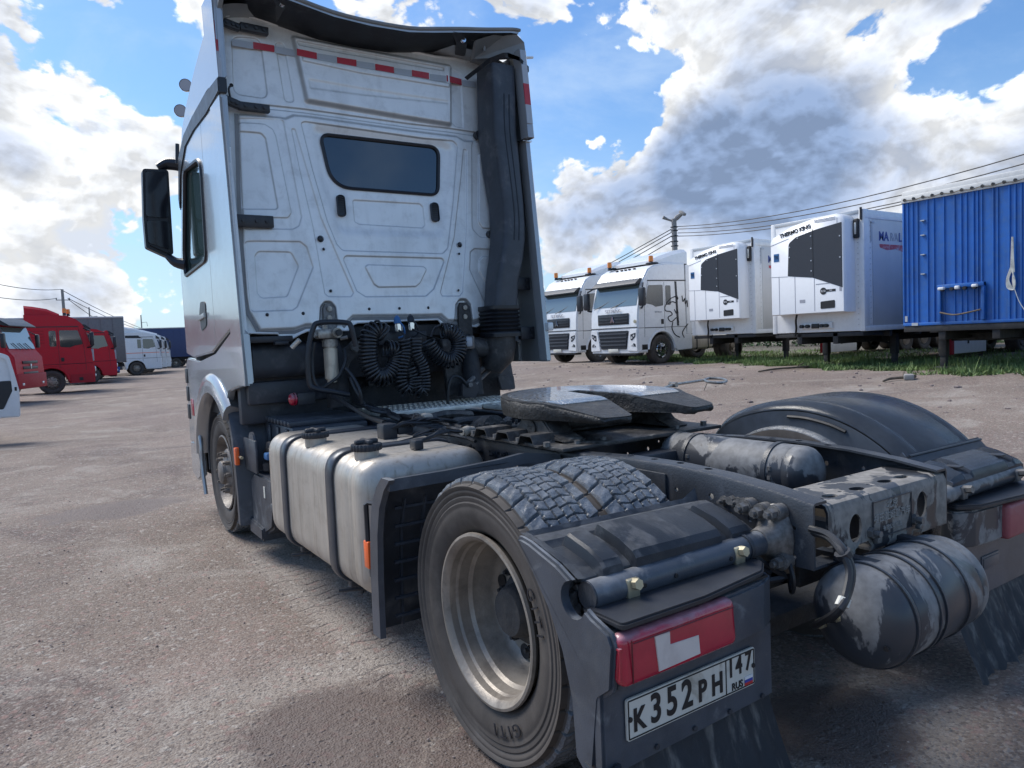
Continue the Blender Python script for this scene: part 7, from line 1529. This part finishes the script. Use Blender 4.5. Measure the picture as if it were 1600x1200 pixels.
# large red cab
t = thing('red_tractor_unit', 'large dark red sleeper cab with a roof deflector, beside the red dump truck', 'truck', (-.28, 35.85, gl(-1, 35)), 0, 'red trucks parked in the left-hand row')
cab(t, m_redp, -1.62, L=2.45, H=3.42); chassis(t, -5.2, L=2.45); red_cab_front(t)
sub('roof_deflector', lambda b: loft(b, [[Vector((x, y, z)) for y, z in ((-w, 3.42), (-w, h-.1), (-w*.9, h), (w*.9, h), (w, h-.1), (w, 3.42))] for x, w, h in ((-1.15, .9, 3.46), (-1.6, 1.05, 3.68), (-2.1, 1.12, 3.78), (-2.42, 1.14, 3.82))]), m_redp, t)
beacon(t, -.95, -.9, 3.40); beacon(t, -.80, -.55, 3.38); sub('steps', lambda b: both(b, rp([(-.05, .42), (-.92, .42), (-.92, .80), (-.05, .80)], .03), 1.238, .012), m_redd, t); sub('step_lamp', lambda b: both(b, [(-.45, .52), (-.6, .52), (-.6, .66), (-.45, .66)], 1.25, .006), m_ink, t)
for k in range(5): sub('side_louvre', lambda b: boxr(b, -2.28, -1.78, -1.248, -1.236, 2.18+.13*k, 2.22+.13*k), m_redd, t)
# red dump truck, turned towards the camera
t = thing('red_dump_truck', 'red dump truck with dark sun visor and orange side stripe, nearest in the left row', 'truck', (-2.62, 28.6, gl(-3, 28)+.10), R(-20), 'red trucks parked in the left-hand row')
P = [(0, .45), (.03, .95), (0, 1.5), (-.18, 1.75), (-.45, 2.62), (-.62, 2.82), (-1.0, 2.88), (-1.9, 2.86), (-1.95, .95), (-1.55, .95), (-.85, .8), (-.65, .5)]
sub('cab', lambda b: prism(b, P, 1, -1.22, 1.22, .05, 3), m_redp, t, sm=40); sub('windscreen', lambda b: prism(b, [(-.17, 1.80), (-.405, 2.56), (-.44, 2.56), (-.22, 1.80)], 1, -1.08, 1.08, .008), m_wsc, t)
sub('sun_visor', lambda b: prism(b, rp([(-.30, 2.74), (-.10, 2.60), (-.12, 2.56), (-.44, 2.64), (-.62, 2.84), (-.5, 2.88)], .03), 1, -1.15, 1.15, .03), m_trim, t); sub('door_window', lambda b: both(b, rp([(-.42, 1.78), (-.60, 2.44), (-1.3, 2.46), (-1.3, 1.70), (-.6, 1.62)], .05), 1.222, .006), m_wsc, t)
sub('wiper', lambda b: [tube(b, [(-.12, y, 1.76), (-.2, y-.4, 2.0)], .014, 5) for y in (-.3, .2, .7)], m_ink, t); sub('orange_stripe', lambda b: both(b, [(-.32, 1.36), (-1.9, 1.36), (-1.9, 1.44), (-.32, 1.44)], 1.222, .004), m_orange, t)
for z in (1.32, 1.13, .94): sub('grille_slot', lambda b: boxr(b, .0, .045, -.62, .62, z-.055, z+.045, .01), m_trim, t)
sub('emblem', lambda b: boxr(b, .045, .06, -.04, .04, 1.08, 1.26, .01), m_lamp, t)
for s in (-1, 1): sub('headlamp', lambda b: box(b, (.03, s*.92, .80), (.08, .40, .22), .04), m_lamp, t); sub('wing_mirror', lambda b: [box(b, (-.2, s*1.42, 2.08), (.12, .2, .5), .04), tube(b, [(-.2, s*1.4, 2.3), (-.5, s*1.22, 2.5)], .02, 5)], m_trim, t)
sub('bumper', lambda b: [boxr(b, -.1, .09, -1.22, 1.22, .40, .92, .04)], m_redd, t); sub('fog_lamp', lambda b: [box(b, (.09, s*.85, .56), (.03, .16, .09), .02) for s in (-1, 1)], m_lamp, t)
for s in (-1, 1): wheel(t, -1.25, s*1.03, name='front_wheel', front=True); wheel(t, -4.4, s*1.0, name='rear_wheel'); wheel(t, -5.75, s*1.0, name='rear_wheel')
sub('tipper_body', lambda b: loft(b, [[Vector((x, y, z)) for y, z in ((-1.2, 1.3), (-1.25, 2.7), (1.25, 2.7), (1.2, 1.3))] for x in (-7.2, -2.15)]), m_redd, t); sub('chassis_rail', lambda b: [boxr(b, -7.0, -.5, s*.43-.05, s*.43+.05, .8, 1.12) for s in (-1, 1)], m_under, t)
# third, smaller red cab further away
t = thing('red_tractor_unit', 'small distant dark red cab between the large red cab and the grey trailer', 'truck', (1.45, 46.2, gl(1, 46)), 0, 'red trucks parked in the left-hand row')
cab(t, m_redp, -1.35, L=2.3, H=3.15); chassis(t, -5.2, L=2.3); red_cab_front(t)
# trailer with grey curtain, navy curtain trailers
def curtain(loc, label, m, Lt=13.2, zt=3.9, name='curtain_trailer', grp='curtain trailers in the left-hand row'):
    t = thing(name, label, 'trailer', loc, 0, grp); sub('trailer_body', lambda b: boxr(b, -Lt, 0, -1.24, 1.24, 1.12, zt, .02), m, t)
    sub('roof_rail', lambda b: boxr(b, -Lt, .03, -1.27, 1.27, zt, zt+.10, .02), m_edge, t); sub('front_frame', lambda b: [boxr(b, 0, .04, s*1.2-.05, s*1.2+.05, 1.1, zt+.05, .01) for s in (-1, 1)]+[boxr(b, 0, .04, -1.2, 1.2, 1.08, 1.25, .01)], m_edge, t)
    sub('curtain_fold', lambda b: [boxr(b, -.6-k*.66, -.57-k*.66, -1.256, -1.238, 1.15, zt-.02) for k in range(18)], m, t, 'stuff'); sub('underframe', lambda b: [boxr(b, -Lt, -.1, s*.5-.08, s*.5+.08, .82, 1.1) for s in (-1, 1)], m_under, t)
    for s in (-1, 1): sub('landing_leg', lambda b: [boxr(b, -2.2, -2.05, s*.95-.07, s*.95+.07, .05, 1.1), boxr(b, -2.3, -1.95, s*.95-.13, s*.95+.13, 0, .07)], m_under, t)
    for k in range(3):
        for s in (-1, 1): wheel(t, -Lt+1.9+k*1.31, s*1.0, .50, .36, name='trailer_wheel')
    return t
curtain((2.35, 50.5, gl(2, 50)), 'grey curtain-sided trailer rising behind the small red cab', m_gtarp)
t = thing('blue_tractor_unit', 'blue cab in the gap between the grey trailer and the white trucks', 'truck', (2.3, 54.4, gl(3, 54)), 0); cab(t, m_bl, -1.35, L=2.2, H=2.9); chassis(t, -5.2, L=2.2)
W3 = []
for i, (x, y, l_) in enumerate(((5.75, 60.75, 'nearest of the three white cabs at the far end of the left row'), (6.6, 64.3, 'middle one of the three white cabs at the far end of the left row'), (7.45, 68.0, 'farthest of the three white cabs at the far end of the left row'))):
    if i == 0:
        t = thing('white_tractor_unit', l_, 'truck', (x, y, gl(x, y)), 0, 'white cabs at the far end of the left row'); cab(t, m_wht, -1.75, L=2.5, H=3.3); chassis(t, -5.2, L=2.5); red_cab_front(t)
        sub('roof_deflector', lambda b: loft(b, [[Vector((x, y, z)) for y, z in ((-w, 3.1), (-w, h-.1), (-w*.9, h), (w*.9, h), (w, h-.1), (w, 3.1))] for x, w, h in ((-.9, .95, 3.34), (-1.6, 1.05, 3.55), (-2.4, 1.12, 3.70))]), m_wht, t)
        sub('side_pinstripe', lambda b: both(b, [(-.1, 1.66), (-2.4, 1.66), (-2.4, 1.70), (-.1, 1.70)], 1.236, .005), m_orange, t); sub('roof_side_band', lambda b: both(b, [(-1.3, 2.80), (-2.5, 2.84), (-2.5, 3.04), (-1.5, 3.02)], 1.236, .006), m_trim, t); W3 = t
    else:
        c_ = copy_tree(W3); c_.location = (x, y, gl(x, y)); c_['label'] = l_
curtain((14.6, 83, gl(12, 80)), 'navy curtain-sided trailer at the far end of the yard, beyond the white cabs', m_btarp, Lt=9, zt=4.2)
curtain((18.5, 88, gl(14, 80)), 'slate grey trailer just left of the silver cab, farthest in view', m_gtarp, Lt=9, zt=4.0)

# white car with its front door standing open at the left edge
t = thing('parked_car', 'white car with one door standing wide open, cut off by the left edge', 'car', (-4.6, 14.6, 0), R(0))
bp_ = rp([(-1.9, .35), (-1.95, .95), (-1.2, 1.05), (-.6, 1.55), (.75, 1.60), (1.35, 1.02), (2.05, .88), (2.1, .4), (1.75, .35), (1.5, .66), (1.2, .66), (.98, .35), (-.95, .35), (-1.15, .66), (-1.45, .66), (-1.65, .35)], .06)
def rotv(b, yaw, piv): 
    for v in b.verts: v.co = Matrix.Rotation(yaw, 3, 'Z') @ (v.co-Vector(piv))+Vector(piv)
sub('car_body', lambda b: [prism(b, bp_, 0, -.82, .82, .06, 3)], m_wht, t)      # body runs along y
for x_ in (-.82, .82): sub('car_window', lambda b: prism(b, rp([(-.95, 1.06), (-.52, 1.46), (.70, 1.50), (1.15, 1.04)], .05), 0, x_-.006, x_+.006), m_glass, t)
for yy_ in (-1.3, 1.35):
    for x_ in (-.74, .74): sub('car_wheel', lambda b: [lathe(b, [(.18, -.09), (.30, -.10), (.32, -.06), (.32, .06), (.30, .10), (.18, .09), (.17, .0), (.001, .02)], (x_, yy_, .32), 0, 28)], m_rub, t)
# the open door stands square to the body, facing the camera
dx0, dx1, dy = .84, 1.86, -.60
def door(b):
    P = rp([(dx0, .48), (dx1+.0, .46), (dx1+.015, .95), (dx1-.04, 1.28), (dx1-.10, 1.60), (dx1-.22, 1.66), (dx0+.35, 1.62), (dx0, 1.1)], [.04, .05, .05, .1, .1, .1, .1, .1]); b2 = BM(); prism(b2, P, 1, dy-.06, dy+.05, .02, 2)
    c = BM(); prism(c, rp([(dx0+.03, .66), (dx1-.24, .62), (dx1-.09, .95), (dx1-.10, 1.30), (dx1-.15, 1.54), (dx1-.26, 1.59), (dx0+.38, 1.53), (dx0+.05, 1.08)], .06), 1, dy-.2, dy-.02); merge(b, cut(b2, c))
od = sub('open_door', door, m_wht, t)
sub('door_card', lambda b: prism(b, rp([(dx0+.03, .66), (dx1-.25, .62), (dx1-.095, .95), (dx1-.10, 1.14), (dx0+.04, 1.14)], .03), 1, dy-.03, dy-.018), m_trim, od); sub('armrest', lambda b: boxr(b, dx0+.1, dx1-.32, dy-.07, dy-.03, .88, .93, .015), m_dark, od); sub('door_latch', lambda b: boxr(b, dx1-.055, dx1-.02, dy-.065, dy-.058, .95, 1.02, .002), m_ink, od)
sub('door_window', lambda b: prism(b, rp([(dx0+.05, 1.13), (dx1-.10, 1.13), (dx1-.14, 1.54), (dx1-.26, 1.60), (dx0+.38, 1.54)], .05), 1, dy-.016, dy-.010), m_glass, od)

# ================================================================== poles and wires
def pole(loc, h, label, r=.16, arms=(), cat='pole', grp=None, top=None):
    z = gzf(loc[0], loc[1])-.2; t = thing('utility_pole', label, cat, (loc[0], loc[1], z), 0, grp); sub('shaft', lambda b: cyl(b, (0, 0, 0), (0, 0, h), r*1.25, r*.8, 10), m_conc, t)
    for az, w in arms:
        a_ = sub('crossarm', lambda b: box(b, (0, 0, az), (w, .10, .10), .01), m_conc, t)
        for s in (-1, 1): sub('insulator', lambda b: [cyl(b, (s*w*.47, 0, az+.05), (s*w*.47, 0, az+.28), .06, .04, 8)], m_trim, a_)
    return t
def dpt(px, py, dist): return Vector(CP)+ray(px, py)*dist
q = dpt(1053, 342, 40); t = pole((q.x, q.y), q.z+.2-gzf(q.x, q.y), 'grey concrete pole with two floodlights behind the white tractor units', .17)
zt0 = q.z-t.location.z
sub('floodlight', lambda b: [tube(b, [(0, 0, zt0-.1), (.12, -.1, zt0+.05), (.32, -.30, zt0+.25)], [.08, .14, .10], 8), box(b, (.34, -.33, zt0+.28), (.22, .42, .16), .04, Matrix.Rotation(.6, 4, 'X'))], m_conc, t)
sub('floodlight', lambda b: [tube(b, [(0, 0, zt0-.15), (-.25, .2, zt0-.02), (-.5, .35, zt0+.12)], [.05, .06, .10], 8)], m_conc, t)
sub('pole_clamp', lambda b: [box(b, (.0, 0, zt0-dz_), (.30, .30, .07), .02) for dz_ in (.45, .65, .95, 1.25, 1.5)], m_trim, t)
def wire(a, b, sag, label, r=.022, grp='overhead wires on the right'):
    bm = BM(); P = [Vector(a).lerp(Vector(b), s)-Vector((0, 0, 4*sag*s*(1-s))) for s in np.linspace(0, 1, 14)]; tube(bm, P, r, 5); tag(fin('overhead_wire', bm, m_wire), label, 'wire', grp)
n_ = ('topmost', 'second', 'third', 'fourth', 'lowest')
for i, (py0, py1) in enumerate(((354, 205), (358, 222), (364, 236), (369, 240))): wire(dpt(1059, py0, 40), dpt(1720, py1, 19), .5, n_[i]+' wire running from the floodlight pole towards the right edge', .020)
for i, (py0, (ex, ey)) in enumerate(((358, (700, 512)), (363, (700, 518)), (369, (705, 524)), (377, (715, 530)))): wire(dpt(1049, py0, 40), dpt(ex, ey, 120), 1.2, n_[i]+' wire running left from the floodlight pole down behind the tractor units', .026)
q = dpt(97, 452, 90); A = pole((q.x, q.y), q.z+.2-gzf(q.x, q.y), 'tall utility pole with a crossarm above the large red cab', .20, ((q.z-1.15, 1.5),), grp='poles beyond the left row')
q2 = dpt(139, 480, 110); t = pole((q2.x, q2.y), q2.z+.2, 'plain lamp post right of the crossarm pole', .12, grp='poles beyond the left row', cat='lamp post'); sub('lamp_arm', lambda b: [tube(b, [(0, 0, q2.z-1.3), (1.0, 0, q2.z-1.2), (1.15, 0, q2.z-1.6), (1.15, 0, q2.z-2.2)], .05, 6)], m_conc, t)
q3 = dpt(220, 492, 150); t = pole((q3.x, q3.y), q3.z+.2, 'distant lamp post above the white cabs', .13, grp='poles beyond the left row', cat='lamp post'); sub('lamp_arm', lambda b: [tube(b, [(0, 0, q3.z-1.4), (1.0, 0, q3.z-1.3), (1.1, 0, q3.z-2.2)], .05, 6)], m_conc, t)
q4 = dpt(252, 513, 190); pole((q4.x, q4.y), q4.z+.2, 'farthest small pole with a crossarm above the navy trailer', .15, ((q4.z-.5, 1.8),), grp='poles beyond the left row')
for i, (a, b) in enumerate(((((0-30), 438), (95, 452)), ((-30, 460), (89, 466)))): wire(dpt(a[0], a[1], 60), dpt(b[0], b[1], 90), .35, ('upper', 'lower')[i]+' of the two wires running to the left edge', .035, 'overhead wires on the left')
for i, (a, b) in enumerate((((98, 454), (262, 525)), ((106, 466), (250, 522)), ((107, 468), (200, 521)))): wire(dpt(*a, 90), dpt(*b, 190), .8, ('upper', 'middle', 'lower')[i]+' of the three wires falling rightward from the crossarm pole', .045, 'overhead wires on the left')

# ================================================================== tidy the hierarchy
def depth(o):
    d = 1
    while o.parent: o = o.parent; d += 1
    return d
def islands(me):
    n = len(me.vertices); par = np.arange(n); ed = np.empty(len(me.edges)*2, np.int64); me.edges.foreach_get('vertices', ed); ed = ed.reshape(-1, 2)
    while True:
        m = np.minimum(par[ed[:, 0]], par[ed[:, 1]]); new = par.copy(); np.minimum.at(new, ed[:, 0], m); np.minimum.at(new, ed[:, 1], m); new = new[new]
        if (new == par).all(): break
        par = new
    return par
def clusters(me, gap=.004):
    """vertex groups of a mesh whose pieces stand clear of each other"""
    if not 8 < len(me.vertices) < 30000: return None
    lab = islands(me); u, inv = np.unique(lab, return_inverse=True)
    if len(u) < 2 or len(u) > 400: return None
    co = np.empty(len(me.vertices)*3); me.vertices.foreach_get('co', co); co = co.reshape(-1, 3)
    lo = np.array([co[inv == i].min(0) for i in range(len(u))])-gap; hi = np.array([co[inv == i].max(0) for i in range(len(u))])+gap; g = list(range(len(u)))
    def root(i):
        while g[i] != i: i = g[i]
        return i
    for i in range(len(u)):
        for j in range(i+1, len(u)):
            if (lo[i] <= hi[j]).all() and (lo[j] <= hi[i]).all(): g[root(j)] = root(i)
    r = np.array([root(i) for i in range(len(u))]); k = np.unique(r)
    return None if len(k) < 2 else (np.searchsorted(k, r)[inv], len(k), co)
bpy.context.view_layer.update()
KEEP = ('letter', 'writing', 'character', 'badge', 'lettering', 'tiger', 'louvre', 'rib', 'loom', 'plate_border')
done = {}
for o in [o for o in bpy.data.objects if o.type == 'MESH' and o.get('kind') != 'stuff' and o.get('kind') != 'structure']:
    if any(k in o.name for k in KEEP): continue
    me = o.data
    if me.name not in done:
        done[me.name] = None; c = clusters(me)
        if c:
            cid, k, co = c; size = max(np.ptp(co[cid == i], axis=0).max() for i in range(k))
            dist = (o.matrix_world.translation-Vector(CP)).length if o.parent is None else (sum((o.matrix_world @ v.co for v in me.vertices[:1]), Vector())-Vector(CP)).length
            if k > 60 or size/max(.5, dist)*1121 < 5: done[me.name] = 'stuff'
            else:
                L_ = []
                for i in range(k):
                    b = bmesh.new(); b.from_mesh(me); b.verts.ensure_lookup_table(); bmesh.ops.delete(b, geom=[v for v in b.verts if cid[v.index] != i], context='VERTS')
                    m2 = bpy.data.meshes.new(me.name); b.to_mesh(m2); b.free()
                    for mm in me.materials:
                        if not len(m2.materials): m2.materials.append(mm)
                    L_.append(m2)
                done[me.name] = L_
    r = done[me.name]
    if r == 'stuff': o['kind'] = 'stuff'
    elif r and not o.children:
        base = o.name.split('.')[0]
        for m2 in r[1:]: q = bpy.data.objects.new(base, m2); COL.objects.link(q); q.parent = o.parent; q.matrix_local = o.matrix_local.copy()
        o.data = r[0]
for _ in range(3):
    for o in bpy.data.objects:
        if o.parent and depth(o) > 3: o.parent = o.parent.parent
for o in bpy.data.objects:          # a pure grouping part needs at least one piece; nothing is left at top level untagged
    if o.parent is None and o.type == 'MESH' and 'category' not in o and o.get('kind') is None: o['kind'] = 'structure'
